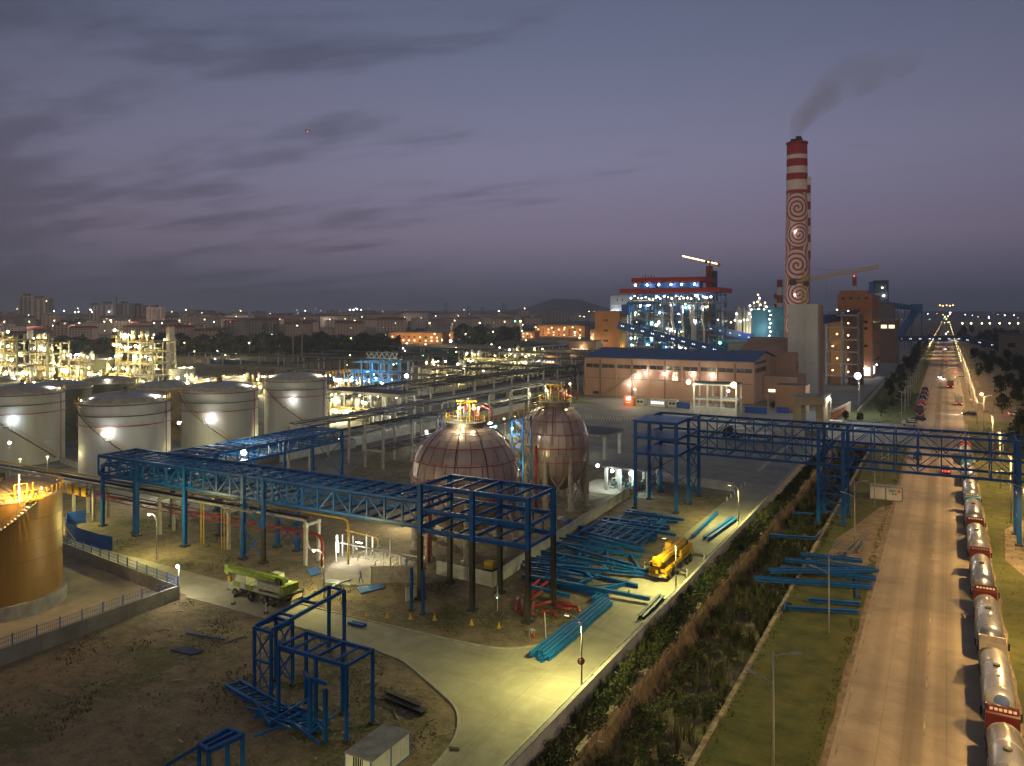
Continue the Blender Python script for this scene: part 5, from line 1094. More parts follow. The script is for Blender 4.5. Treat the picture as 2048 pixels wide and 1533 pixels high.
# ------------------------------------------------------------------ street lamps
lampg = M('lamp_post_paint', (.52, .50, .46), .45, .1, .08, 1)
def bent_lamp(x, y, label, rot, h=6.5, lit=1, power=1300, col=YG, group=None, sign=False, spot=True):
    t = T('street_lamp', label, 'street lamp', (x, y, 0), group)
    a = rot; dx, dy = cos(a), sin(a); P_ = [(x, y, 0), (x, y, h-1.0)]+[(x+dx*(1.1-1.1*cos(q)), y+dy*(1.1-1.1*cos(q)), h-1.0+1.0*sin(q)) for q in (.35, .8, 1.25, 1.57)]
    t.part('pole', MB().pipe(P_, .075, 8), lampg, True); t.bar('base', (x, y, 0), (x, y, .7), .26, .26, lampg, 'cyl')
    hx, hy = x+dx*1.55, y+dy*1.55
    t.bar('lamp_head', (x+dx*1.1, y+dy*1.1, h), (hx+dx*.25, hy+dy*.25, h-.02), .26, .12, lampg); 
    if lit:
        t.bulb((hx, hy, h-.17), .2, E_yel) if lit > 1 else t.box('lamp_lens', hx-.22, hx+.22, hy-.1, hy+.1, h-.1, h-.075, E_yel)
        t.light((hx, hy, h-.35), power, col, .2, 168 if spot else None, (0, 0, -1), .3)
    if sign: t.part('round_sign', MB().tube((x-.02, y-.12, 2.9), (x+.02, y-.18, 2.9), .36, 16), M('brown_red_sign', (.16, .07, .05), .7)); t.part('sign_mark', MB().tube((x-.02, y-.19, 2.9), (x+.02, y-.21, 2.9), .2, 12), M('faded_pink_paint', (.46,.18,.17)))
    return t
bent_lamp(-30.3, 68.0, 'bent arm street lamp with a round sign on its pole beside the junction', pi, 7.0, 1, 6800, YG, sign=True)
bent_lamp(-30.4, 97.9, 'bent arm street lamp standing in front of the yellow crane', pi, 6.8, 1, 6000, YG)
bent_lamp(-30.4, 132.6, 'bent arm street lamp farthest along the white channel wall', pi, 6.9, 1, 6500, YG)
bent_lamp(-30.4, 33.0, 'bent arm street lamp just below the bottom edge of the photo', pi, 7.0, 1, 6000, YG)
bent_lamp(-100.4, 74.0, 'lit bent arm street lamp under the long blue gallery', pi+.1, 6.6, 2, 4500, YG, spot=False)
bent_lamp(-68.5, 74.3, 'lit bent arm street lamp beside the lime green crane', pi+.1, 6.0, 2, 4500, YG, spot=False)
t = T('lamp_post', 'short lamp at the corner of the concrete yard wall', 'lamp', (-84.2, 65.2, 1.7)); t.bar('pole', (-84.2, 65.2, 1.7), (-84.2, 65.2, 4.1), .09, .09, lampg, 'cyl'); lamp_on(t, (-84.2, 65.0, 4.15), .17, 'w', 2200, (1, .92, .6)); 
t = T('lamp_post', 'thin lamp post rising above the pipes between the grey white tank and the rusty tank', 'lamp', (*dp(19, 150), 0)); x, y = dp(19, 150); t.bar('pole', (x, y, 0), (x, y, zz(888, 150)), .16, .16, lampg, 'cyl'); lamp_on(t, (x, y, zz(886, 150)), .28, 'w', 700)
# highway double arm posts on the left, unlit nearby; lit row on the right
def highway_lamp(x, y, label, lit, power=0, g='highway lamp posts', h=9.3, col=WARM, bulb=.22, arms=True):
    t = T('highway_lamp', label, 'lamp post', (x, y, 0), g)
    t.part('pole', MB().tube((x, y, 0), (x, y, h), .11, 8, .06), lampg, True)
    for s, hh in ((1, h-.1), (-1, h-2.3)) if arms else ((1 if x < 0 else -1, h-.1),):
        t.part('arm', MB().pipe([(x, y, hh-.3), (x+s*.6, y, hh+.05), (x+s*1.5, y, hh+.3)], .045, 6), lampg, True); t.bar('lamp_head', (x+s*1.3, y, hh+.28), (x+s*2.1, y, hh+.4), .28, .12, lampg); t.part('brace_ring', MB().pipe([(x+s*.05, y, hh-.9), (x+s*.35, y, hh-.7), (x+s*.35, y, hh-.3), (x+s*.15, y, hh-.1)], .03, 5), lampg, True)
    if lit: t.bulb((x+(1.7 if x < 0 else -1.7), y, h+.1), bulb, E_org if lit == 1 else E_yel)
    if power: t.light((x+(1.7 if x < 0 else -1.7), y, h-.15), power, col, .2, 160, (0, 0, -1), .3)
    return t
for k, (x, y, lab) in enumerate(((-11.9, 63.6, 'nearest double arm lamp post on the grass strip left of the highway'), (-11.5, 93.5, 'double arm lamp post rising through the wide blue girder stack'), (-12.7, 134.2, 'lamp post on the sandy patch between the bridge legs and the highway'), (-11.5, 157.2, 'lamp post standing in front of the white roadside cabin'))):
    highway_lamp(x, y, lab, 0)
for y in range(185, 232, 22): highway_lamp(-12.2, y, 'lamp post on the grass strip seen through the truss bridge', 0)
y = 285; k = 0
while y < 2600:
    lit = 1 if y > 640 else 0
    highway_lamp(-12.8, y, 'unlit lamp post in the row left of the highway beyond the junction' if not lit else 'far lit lamp of the row left of the highway', lit, 9000 if lit and y < 1300 else 0, 'highway lamp posts left', h=9.8, bulb=.09+y*.00014, arms=y < 600)
    highway_lamp(8.6, y+7, 'lamp post in the row right of the highway beyond the junction' if y < 480 else 'far lit lamp of the row right of the highway', 2 if y > 470 else 0, 6500 if y < 1300 else 0, 'highway lamp posts right', h=9.8, bulb=.09+y*.00014, arms=y < 600)
    y += 24 if y < 560 else (60 if y < 900 else (130 if y < 1500 else 300))
for y, p in ((38, 9000), (68, 10500), (98, 10500), (128, 10000), (158, 9500), (188, 9000), (218, 9000)): highway_lamp(9.6, y, 'tall lamp post right of the tanker line before the junction', 0, p*1.35, 'highway lamp posts right', h=12, col=(1, .62, .22), arms=False)
t = highway_lamp(9.6, 268, 'lone lamp shining orange on the right side of the junction', 0, 0, h=11.4); lamp_on(t, (9.0, 267.4, 11.9), .42, 'o', 9000)
highway_lamp(11.2, 250, 'slim grey post right of the junction beside the orange lamp', 0, 0, h=11)
highway_lamp(11.0, 205, 'post with a curved arm right of the highway behind the truss bridge', 0, 0)
# yard lamps
bent_lamp(-79.5, 105, 'lit street lamp on the open ground left of the front sphere', 0, 7, 2, 7000, TY, spot=False)
for u, d, v, lb in ((300, 148, 940, 'bright lamp seen under the long blue gallery before the nearest white tank'), (489, 152, 905, 'bright lamp seen through the blue gallery before the middle white tank')):
    x, y = dp(u, d); t = T('yard_lamp', lb, 'lamp post', (x, y, 0)); z = zz(v, d); t.bar('pole', (x, y, 0), (x, y, z), .14, .14, lampg, 'cyl'); lamp_on(t, (x, y-.2, z), .55, 'w', 5200, (1, .93, .6))
for u, d, lb in ((95, 168, 'left of the nearest white tank'), (395, 176, 'right of the nearest white tank'), (560, 200, 'before the right end white tank'), (40, 165, 'before the grey white tank at the left edge')):  # extra lamps, added for the general yellow-green light of the tank yards
    x, y = dp(u, d); t = T('yard_lamp', 'added short lamp post in the tank yard '+lb, 'lamp post', (x, y, 0)); t.bar('pole', (x, y, 0), (x, y, 5), .12, .12, lampg, 'cyl'); t.box('lamp_lens', x-.2, x+.2, y-.15, y+.15, 4.9, 4.95, E_yel); t.light((x, y, 4.7), 2600, (1, .86, .42), .2)
bent_lamp(-128, 75.2, 'added street lamp beyond the curved blue hoarding', pi, 6.5, 1, 5000, YG)  # extra lamp, added to spread yellow-green light along the cross street
def post_lamp(u, v, vt, label, kind='y', P_=900, r=.3, group=None, d=None):
    P_ = P_*3; r = r*.85
    if d is None: x, y = gp(u, v); d = F*H/(v-V0)
    else: x, y = dp(u, d)
    z = zz(vt, d); t = T('yard_lamp', label, 'lamp post', (x, y, 0), group); t.bar('pole', (x, y, 0), (x, y, z), .15, .15, lampg, 'cyl'); t.bar('arm', (x, y, z), (x-.7, y, z+.1), .1, .1, lampg); lamp_on(t, (x-.4, y-.2, z-.05), r, kind, P_); return t
post_lamp(1718, 832, 752, 'tall mast with a very bright white floodlight right of the white tower', 'c', 16000, 1.25)
post_lamp(1662, 862, 797, 'lamp post with a flat lit head beside the entrance gate', 'w', 1500, .35)
post_lamp(1536, 831, 792, 'thin unlit looking post by the blue fence near the box building', 'y', 0, .01)
post_lamp(1272, 816, 779, 'yellow yard lamp beside the red kiosk', 'y', 1500, .42)
post_lamp(1142, 803, 768, 'yard lamp on the grass left of the pink hall', 'y', 1600, .42)
post_lamp(1095, 830, 781, 'bright lamp standing just behind the top of the rear sphere', 'y', 1500, .42)
post_lamp(1062, 838, 788, 'lamp just left of the top of the rear sphere', 'y', 900, .32)
post_lamp(950, 868, 811, 'lamp post behind the front sphere platform', 'y', 1300, .36)
post_lamp(1010, 872, 838, 'lamp post between the two spheres, left one', 'y', 800, .25); post_lamp(1033, 872, 834, 'lamp post between the two spheres, right one', 'y', 800, .25)
t = post_lamp(984, 905, 850, 'very bright greenish flood lamp between the spheres', 'c', 3800, .85); t.bulb((*dp(990, 200), zz(853, 200)), .5, E_grn)
post_lamp(856, 900, 863, 'small blue white lamp on the pipe rack left of the front sphere', 'c', 500, .3)
post_lamp(815, 790, 752, 'bright bluish flood lamp in the far blue steelwork', 'c', 4200, .95)
post_lamp(895, 772, 750, 'yellow lamp beyond the grey pipe rack', 'y', 1600, .45); post_lamp(778, 768, 745, 'yellow lamp in front of the far blue fence', 'y', 1200, .4)
post_lamp(1002, 745, 735, 'bright lamp at the foot of the long far pipe rack', 'y', 2200, .6); post_lamp(1079, 745, 723, 'lamp in front of the far pink building', 'w', 2200, .5)
post_lamp(720, 830, 787, 'lamp under the white columned canopy', 'y', 900, .3)
post_lamp(361, 905, 846, 'lamp post between the two nearest white tanks', 'w', 600, .4)
post_lamp(902, 695, 683, 'very bright white lamp in front of the far ochre building', 'c', 6000, 1.4)
yl = [(436,716,702),(452,724,710),(473,728,708),(499,716,687),(545,695,680),(556,710,693),(595,702,687),(625,706,689),(652,690,676),(678,696,686),(703,693,677),(725,696,674),(731,684,672),(772,690,671),(852,700,689),(447,704,690),(390,722,703),(370,716,686),(363,700,676),(960,684,664),(987,690,664),(1011,686,668),(1045,688,662),(1072,690,655),(1104,684,656),(1130,684,656),(1146,682,655),(1160,700,676),(885,692,681),(870,690,668),(932,690,668)]
for u, v, vt in yl: post_lamp(u, v, vt, 'small yellow lamp on a post in the far yard behind the storage tanks', 'y', 2200 if v > 690 else 3000, .45 if v > 700 else .65, 'lamps of the far yard')
# ------------------------------------------------------------------ process area
def process_unit(u0, d, w, dep, lev, label, seed, nl=26, vess=6, dens=1.0, top=3):
    x0, y0 = dp(u0, d); rnd = random.Random(seed); t = T('process_unit', label, 'process plant', (x0, y0, 0)); nb = max(2, int(w/7)); cm_ = M('process_frame_concrete', (.30, .28, .21), .8, 0, .15, .6); ym = M('warm_insulation', (.50, .42, .22), .4, .5, .15, .6)
    for i in range(nb+1):
        for y in (y0, y0+dep): t.bar('column', (x0+w*i/nb, y, 0), (x0+w*i/nb, y, lev[-1]+(rnd.uniform(0, top))), .55, .55, cm_)
    for z in lev:
        for y in (y0, y0+dep): t.bar('floor_beam', (x0-.5, y, z), (x0+w+.5, y, z), .4, .55, cm_)
        t.box('deck', x0, x0+w, y0+.4, y0+dep-.4, z, z+.12, dgrey)
        b = MB(); n = int(w/1.4); [b.beam((x0+w*k/n, y0-.4, z), (x0+w*k/n, y0-.4, z+1.1), .07) for k in range(n+1)]; b.beam((x0, y0-.4, z+1.1), (x0+w, y0-.4, z+1.1), .08); b.beam((x0, y0-.4, z+.6), (x0+w, y0-.4, z+.6), .05); t.part('railing', b, yel)
    for k in range(int(vess*1.8)):
        x = x0+rnd.uniform(1, w-1); z = rnd.choice([0]+lev); r = rnd.uniform(.5, 1.3); h = rnd.uniform(2.5, 5); y = y0+rnd.uniform(1, dep*.5)
        t.part('vessel', MB().lathe([(.01, z), (r, z+.4), (r, z+h), (r*.7, z+h+.5), (.01, z+h+.7)], 14, (x, y, 0)), rnd.choice((silver, ym, white)), True)
    for k in range(int(58*dens)):
        x = x0+rnd.uniform(0, w*.8); z = rnd.uniform(1, lev[-1]+1); l = rnd.uniform(3, w*.5); y = y0+rnd.uniform(-1, dep*.7); r = rnd.uniform(.08, .28); mm = rnd.choice((silver, grey, ym, dgrey, ym, M('pale_rack_column', (.44, .42, .37))))
        if rnd.random() < .55: t.part('pipe', MB().tube((x, y, z), (min(x0+w, x+l), y, z), r, 7), mm, True)
        else: t.part('pipe', MB().pipe([(x, y, z), (x, y, max(.3, z-rnd.uniform(2, 6))), (x+1, y, max(.3, z-6))], r, 7), mm, True)
    for k in range(nl):
        x = x0+rnd.uniform(0, w); z = rnd.choice([0]+lev)+rnd.uniform(2, 3.6); y = y0+rnd.uniform(-1.4, 1.5)
        lamp_on(t, (x, y, z), rnd.uniform(.22, .55), rnd.choice('yyyww'), rnd.choice((0, 1600, 2600)), (1, .84, .40) if rnd.random() < .7 else None)
    for z in [0]+lev[:-1]: t.light((x0+w*.3, y0+dep*.45, z+3), 4800, (1, .82, .32), .4); t.light((x0+w*.75, y0+dep*.45, z+3), 4800, (1, .84, .40), .4)
    t.light((x0+w*.5, y0-6, lev[-1]*.6), 5000, (1, .84, .42), .6)
    return t
process_unit(-60, 318, 34, 12, [5, 10, 15, 20, 25], 'tall brightly lit process frame cut by the left edge', 11, 46, 16, 2.2)
process_unit(-20, 292, 27, 8, [3.5, 7.5, 11], 'bright lit pipe and vessel frame just behind the leftmost tank domes', 23, 34, 12, 2.0)
process_unit(200, 350, 22, 8, [4, 8], 'bright low frame of pipes between the yellow topped column and the drums', 24, 26, 8, 1.8)
process_unit(118, 395, 26, 9, [6, 12], 'lit two deck pipe frame far behind the low drums', 41, 26, 8, 1.2)
process_unit(375, 330, 22, 6, [4], 'low lit pipe run right of the yellow decked process frame', 42, 16, 5, .8)
process_unit(480, 345, 26, 6, [4.5], 'dim low pipe frame behind the middle white tank', 43, 9, 4, .7)
process_unit(660, 322, 22, 6, [5], 'pipe frame with green and white lamps below the blue skeleton', 44, 14, 4, .9)
process_unit(840, 400, 30, 6, [5, 8], 'dim two deck pipe frame beyond the middle concrete rack', 45, 12, 4, .8)
process_unit(1010, 520, 34, 7, [5, 9], 'lit pipe frame at the foot of the far pink buildings', 46, 18, 5, .8)
process_unit(60, 352, 13, 10, [5, 11, 17, 22], 'narrow lit process frame at the right end of the left edge unit', 12, 18, 7, 1.5)
process_unit(-40, 285, 30, 8, [4, 8], 'low lit pipe bridge in front of the left edge process frame', 13, 22, 6, 1.8)
process_unit(118, 330, 26, 9, [4, 8.5], 'low lit process unit with vertical drums between the two tall frames', 14, 30, 12, 1.6)
process_unit(232, 372, 27, 12, [6, 12, 17, 22], 'lit process frame with yellow decks beside the tall yellow topped column', 15, 40, 12, 2.0)
process_unit(350, 345, 12, 8, [4.5], 'small lit frame right of the yellow decked process frame', 16, 12, 4, 1.0)
process_unit(30, 262, 34, 5, [3.2], 'low lit pipe run just behind the front row of storage tanks', 17, 14, 3, 1.4)
process_unit(165, 286, 20, 6, [3.5], 'low pipe run behind the domed tanks at the left', 18, 16, 3, 1.2)
process_unit(660, 262, 17, 6, [3.6], 'cluster of pumps and pipes left of the columned canopy', 19, 10, 5, 1.2)
process_unit(930, 455, 42, 8, [5, 9], 'wide pipe frame with coloured lights before the far pink building', 20, 26, 8, 1.6)
x, y = dp(238, 392); t = T('process_column', 'tall column with yellow topped platforms and a bright lamp', 'column', (x, y, 0)); z = zz(662, 392)
t.part('shell', MB().lathe([(1.5, 0), (1.5, z-3), (1.0, z-2), (1.0, z), (.01, z+.3)], 20, (x, y, 0)), M('yellow_grey_shell', (.40,.37,.22), .5, .2), True)
for q in (z-7, z-3.5, z-.5): t.box('platform', x-2.6, x+2.6, y-2.4, y+2.4, q, q+.2, yel); b = MB(); [b.beam((x-2.6+k*.74, y-2.4, q), (x-2.6+k*.74, y-2.4, q+1.2), .1) for k in range(8)]; b.beam((x-2.6, y-2.4, q+1.2), (x+2.6, y-2.4, q+1.2), .12); t.part('railing', b, yel)
lamp_on(t, (x-.4, y-2, z+.3), .6, 'w', 1600); lamp_on(t, (x-.8, y-2.2, z-7), .65, 'y', 1600)
x, y = dp(336, 446); t = T('process_stack', 'pale square stack with a lamp on its left side behind the process frame', 'chimney', (x, y, 0)); z = zz(655, 446); t.box('shaft', x-1.6, x+1.6, y, y+3, 0, z, M('pale_pink_stack', (.50,.46,.42), .8)); t.box('head', x-1.9, x+1.9, y-.3, y+3.3, z, z+.6, orange); t.box('lower_casing', x-1.6, x+2.6, y-.2, y+3, 0, z*.55, M('pale_pink_stack', (.50,.46,.42)))
lamp_on(t, (x-1.8, y-1, z*.74), .5, 'y', 900)
for u, d, r, h in ((375, 400, 4, 7), (358, 372, 4.5, 9), (205, 395, 7, 12), (1045, 480, 8, 9), (178, 330, 1.8, 8), (192, 332, 1.6, 9)):
    tank(*dp(u, d), r, h, {375: 'small square shouldered tank beside the pale stack', 358: 'pale tank right of the yellow decked process frame', 205: 'broad dark tank behind the two tall process frames', 1045: 'low pale tank before the far pink building', 178: 'left slim drum tank among the process lamps', 192: 'right slim drum tank among the process lamps'}[u], tg if u == 205 else tw, roofw, [(.5, h+1, 500, 'y', .3)], rings=False, rail=False, stair=None, n=28, rise=.8)
x, y = dp(105, 500); t = T('brick_shed', 'long brown shed with a row of glowing roof windows behind the process area', 'shed', (x, y, 0)); t.box('wall', x, x+66, y, y+20, 0, 6.5, M('brown_shed_wall', (.20,.11,.07), .85)); t.box('roof', x-1, x+67, y-1, y+21, 6.5, 8.5, M('brown_roof_sheet', (.14,.08,.06), .8))
for k in range(6): t.box('roof_window', x+8+k*8.5, x+13.5+k*8.5, y-1.2, y-1, 6.8, 7.8, E_winc)
t.light((x+20, y-10, 8), 1500, (1, .8, .5), 1)
# ------------------------------------------------------------------ columned canopies and concrete racks
def canopy(label, xa, xb, ya, yb, z, n, thick=.5, roofm=dgrey, w=.6, lights=3, name='canopy', P_=900, walls=None):
    t = T(name, label, 'canopy', ((xa+xb)/2, (ya+yb)/2, 0))
    t.box('roof', xa-.8, xb+.8, ya-.8, yb+.8, z+thick, z+thick+.12, roofm); t.box('fascia', xa-.8, xb+.8, ya-.8, yb+.8, z, z+thick, conc)
    for i in range(n):
        for y in (ya, yb): x = xa+(xb-xa)*i/(n-1); t.bar('column', (x, y, 0), (x, y, z), w, w, white)
    for i in range(lights): lamp_on(t, (xa+(xb-xa)*(i+.5)/lights, (ya+yb)/2-.5, z-.6), .22, 'w', P_, (1, .92, .66))
    return t
xa, ya = dp(652, 268); canopy('long dark roofed canopy on white columns behind the white tank', xa, xa+31, ya, ya+9, 8.4, 6, 1.0, lights=4, P_=1500)
xa, ya = dp(745, 244); canopy('small low roofed canopy in front of the long dark canopy', xa, xa+10, ya, ya+4, 4.2, 4, .3, lights=2)
xa, ya = dp(1150, 205); canopy('dark roofed open canopy right of the rear sphere', xa-6, xa+12.5, ya-10, ya, 5.6, 3, .6, lights=2, w=.8, P_=420)
t = canopy('pump shelter with pale roof and bright lamps behind the blue tower legs', -60.3, -51.5, 147.5, 153.5, 4.6, 4, .25, M('grey_roof_paint', (.26,.25,.24), .7), .55, 0, P_=0)
lamp_on(t, (-58.7, 146.8, 4.1), .33, 'c', 1500, (.85, 1, .85)); lamp_on(t, (-54.8, 146.8, 4.0), .36, 'c', 1500, (.85, 1, .9)); lamp_on(t, (-62.8, 149, 4.4), .33, 'w', 1300, (.95, 1, .75))
rnd = random.Random(21)
pm = T('pump_skid', 'row of teal pumps and pipes under the pump shelter', 'pumps', (-56, 150, 0))
for k in range(6):
    x = -59.5+k*1.5; pm.bar('motor', (x, 149, .9), (x, 150.6, .9), .7, .7, M('pump_teal', (.03,.25,.28), .4), 'cyl'); pm.box('skid', x-.5, x+.5, 148.6, 151, .1, .45, conc); pm.part('riser', MB().pipe([(x, 148.8, .8), (x, 148.8, 2.2+.4*(k % 2)), (x+.9, 148.8, 2.4+.4*(k % 2))], .14, 8), rnd.choice((white, blue2, silver)), True)
single('pump_house_floor', MB().box(-66, -50.5, 144, 156, 0, .06), conc, kind='structure')
gw = T('garden_machine', 'yellow flowered shrub heap by the pump shelter', 'shrub', (-54, 145, 0)); gw.e['category'] = 'shrub'
b = MB(); rn = random.Random(2)
for k in range(220):
    a = rn.uniform(0, 6.28); r = rn.uniform(0, 1.2); z = rn.uniform(.1, 1.5)*(1.2-r*.6); x, y = -54+r*cos(a)*1.2, 144.6+r*sin(a); b.add([(x, y, z), (x+rn.uniform(-.2,.2), y+.1, z+.22), (x+.2, y-.1, z+.1)], [(0,1,2)])
gw.part('foliage', b, M('yellow_green_leaves', (.28,.22,.03), .8), kind='stuff'); gw.part('stem', MB().tube((-54, 144.6, 0), (-54, 144.6, .8), .06), brown)
# grey pipe rack running back (two decks on pale columns)
rc = M('pale_rack_column', (.44, .42, .37), .85, 0, .1, 1)
def rack(label, axis, a0, a1, b0, b1, zs, step, colm=rc, seed=1, pipes=8, h2=None, truss_=True, w=.45):
    P = (lambda a, b, z: (a, b, z)) if axis == 0 else (lambda a, b, z: (b, a, z))
    t = T('pipe_rack', label, 'pipe rack', P((a0+a1)/2, (b0+b1)/2, 0)); rnd = random.Random(seed); n = max(1, round(abs(a1-a0)/step)); st = (a1-a0)/n
    for i in range(n+1):
        for b_ in (b0, b1): t.bar('column', P(a0+i*st, b_, 0), P(a0+i*st, b_, zs[-1]), w, w, colm)
        for z in zs: t.bar('head_beam', P(a0+i*st, b0-.5, z), P(a0+i*st, b1+.5, z), .35, .45, colm)
    for z in zs:
        for b_ in (b0, b1):
            for i in range(n): t.bar('stringer', P(a0+i*st, b_, z+.1), P(a0+(i+1)*st-.05, b_, z+.1), .3, .4, dgrey)
        if truss_:
            for i in range(n*3): t.bar('bracing', P(a0+i*st/3, b0 if i % 2 else b1, z+.3), P(a0+(i+1)*st/3, b1 if i % 2 else b0, z+.3), .2, .2, dgrey)
        for k in range(pipes):
            bb = b0+(b1-b0)*(k+.5)/pipes; f0, f1 = (0, 1) if rnd.random() < .6 else (rnd.uniform(0, .4), rnd.uniform(.6, 1)); r = rnd.uniform(.07, .2)
            t.part('pipe', MB().tube(P(a0+(a1-a0)*f0, bb, z+.55), P(a0+(a1-a0)*f1, bb, z+.55), r, 6), rnd.choice((dgrey, grey, dgrey, silver)), True)
    return t
rack('long grey steel rack on pale columns running back behind the blue gallery', 1, 131, 262, -131.5, -124.9, (6.4, 10.2), 13, pipes=6, seed=3)
rack('lower pale concrete frame beside the grey rack near the long pit', 1, 142, 175, -118.2, -113, (4.0, 9.6), 11, pipes=2, seed=4)
rack('two level pale concrete rack with a dark roof strip in the middle distance', 1, 218, 345, -163, -153, (6, 10.5), 14, pipes=7, seed=5, w=.6)
rack('long far pipe rack on slim pale columns crossing in front of the far pink building', 0, -252, -142, 388, 393, (6.5, 10, 13), 9, pipes=4, seed=6, truss_=False)
rack('dark pipe rack crossing behind the middle concrete rack', 0, -235, -132, 318, 324, (8.5,), 12, pipes=6, seed=7, w=.5)
rack('long low far rack crossing behind the white tanks', 0, -470, -260, 372, 377, (7,), 18, pipes=4, seed=8, truss_=False, w=.7)
rack('red brown pipe rack crossing behind the right end white tank', 0, -330, -205, 292, 295, (6.8,), 14, M('red_brown_steel', (.22,.07,.06), .6), seed=9, pipes=4)
rack('far pipe rack sloping away towards the ochre tower', 1, 420, 600, -268, -262, (7, 10), 18, pipes=4, seed=10, truss_=False)
rack('farthest pipe rack along the dark treeline', 0, -620, -330, 520, 524, (7,), 22, pipes=3, seed=12, truss_=False, w=.8)
for k, (ax, a0, a1, b0, b1, zs, st_, sd, lb) in enumerate(((0, -222, -150, 345, 349, (6, 9), 9, 31, 'first dark crossing rack beyond the middle concrete rack'), (0, -300, -160, 425, 429, (6.5,), 12, 32, 'second dark crossing rack beyond the middle concrete rack'), (0, -330, -170, 470, 475, (6, 9.5), 13, 33, 'third dark crossing rack in the far yard'), (1, 300, 420, -215, -211, (6, 9), 13, 34, 'dark rack running away beside the blue steel skeleton'), (1, 330, 520, -330, -325, (6.5,), 15, 35, 'long rack running away left of the blue steel skeleton'), (1, 300, 380, -176, -172, (5, 8), 10, 36, 'short dark rack beside the middle concrete rack'), (0, -420, -250, 440, 444, (7,), 14, 37, 'far low rack under the yellow lamps'), (1, 205, 300, -196, -191, (4.5, 7), 10, 38, 'low rack behind the columned canopy'))):
    rack(lb, ax, a0, a1, b0, b1, zs, st_, rc if k % 2 else dgrey, seed=sd, pipes=5, truss_=k % 3 == 0, w=.5)
# pale panel wall below the racks, dike walls in the tank farm
for lab, p, q, h, n in (('long pale panel wall running beneath the grey pipe rack', (560, 925), (1050, 818), 2.4, 40), ('low pale dike wall in front of the white tanks', (440, 950), (668, 893), 1.6, 20), ('low dike wall behind the nearest white tank', (334, 932), (520, 890), 1.5, 12), ('low wall at the foot of the left tank', (120, 925), (175, 945), 1.5, 5)):
    a = Vector((*gp(*p), h/2)); c = Vector((*gp(*q), h/2)); t = T('panel_wall', lab, 'wall', (a.x, a.y, 0))
    for k in range(n): t.bar('wall_panel', a.lerp(c, k/n), a.lerp(c, (k+.97)/n), .2, h, white if h > 2 else conc2)
for k, (u, v) in enumerate(((880, 876), (1000, 815), (1040, 812), (1010, 822))):
    a = gp(u, v); t = T('blue_screen', ['first','second','third','fourth'][k]+' small blue fence screen hanging in the grey rack from the left', 'fence', (*a, 0), 'blue screens in the rack'); t.box('sheet', a[0]-1.4, a[0]+1.4, a[1]-.05, a[1]+.05, 1.5, 4.2, bluep)
# white block wall around the spheres
bw_ = T('block_wall', 'grey white block wall enclosing the two sphere tanks', 'wall', (-46, 100, 0))
pts = [(-45.6, 86.9), (-51.4, 87.6), (-58.5, 88.0), (-60.3, 83.8)]
def wall_run(t, pts, h, mat, L_=3.0, name='wall_panel', rows=3):
    for (xa, ya), (xb, yb) in zip(pts, pts[1:]):
        ln = sqrt((xa-xb)**2+(ya-yb)**2); n = max(1, round(ln/L_))
        for i in range(n):
            for r_ in range(rows):
                a = (xa+(xb-xa)*(i+.01)/n, ya+(yb-ya)*(i+.01)/n, h*(r_+.5)/rows); c = (xa+(xb-xa)*(i+.985)/n, ya+(yb-ya)*(i+.985)/n, h*(r_+.5)/rows); t.bar(name, a, c, .18, h/rows-.03, mat)
        t.bar('wall_post', (xa, ya, 0), (xa, ya, h+.1), .25, .25, conc)
wall_run(bw_, [(-37.2, 158.2), (-54.0, 161), (-54.2, 145), (-53.4, 120), (-51.9, 88.0), (-56, 88.4), (-61.2, 88.6)], 1.9, M('white_block_panels', (.46,.46,.44), .8, 0, .14, .5))
w3 = T('block_wall', 'short leaning block wall with a loose end by the thin blue posts', 'wall', (-60, 82, 0)); wall_run(w3, [(-61.5, 84.8), (-57.8, 80.6), (-58.8, 78.3)], 1.7, M('white_block_panels', (.46,.46,.44)))
w4 = T('block_wall', 'pinkish grey panel wall beside the lit pipe station', 'wall', (-63, 82.5, 0)); wall_run(w4, [(-66.6, 81.2), (-61.5, 84.8)], 2.3, M('pinkish_panel', (.34,.29,.27), .85), 2.5, rows=2)
# lit pipe station
single('station_slab', MB().prism([gp(640,1160), gp(683,1105), gp(770,1098), gp(835,1130), gp(800,1165), gp(715,1172)], 0, .07), dikef, kind='structure')
ps = T('pipe_station', 'small pipe and valve station lit by tube lamps in front of the sphere', 'pipe station', (*gp(730, 1130), 0)); rnd = random.Random(33); psm = M('station_pipe', (.30,.30,.22), .45, .4, .2, 2)
for u, v, vt in ((672, 1128, 1085), (685, 1115, 1070), (706, 1108, 1072), (733, 1110, 1068), (745, 1118, 1075), (780, 1132, 1080), (800, 1140, 1110)):
    x, y = gp(u, v); ps.bar('post', (x, y, 0), (x, y, zz(vt, F*H/(v-V0))), .14, .14, white)
a = Vector((*gp(682, 1122), 2.6)); c = Vector((*gp(850, 1152), 2.4)); ps.part('main_pipe', MB().pipe([a, a.lerp(c, .4), c, c-Vector((0,0,1.5))], .13, 8), silver, True)
ps.part('yellow_pipe', MB().pipe([a+Vector((0,1,1.6)), a.lerp(c, .38)+Vector((0,1,1.3)), a.lerp(c, .4)+Vector((0,1,1.0)), a.lerp(c, .4)+Vector((0,1,.2))], .09, 8), yel, True)
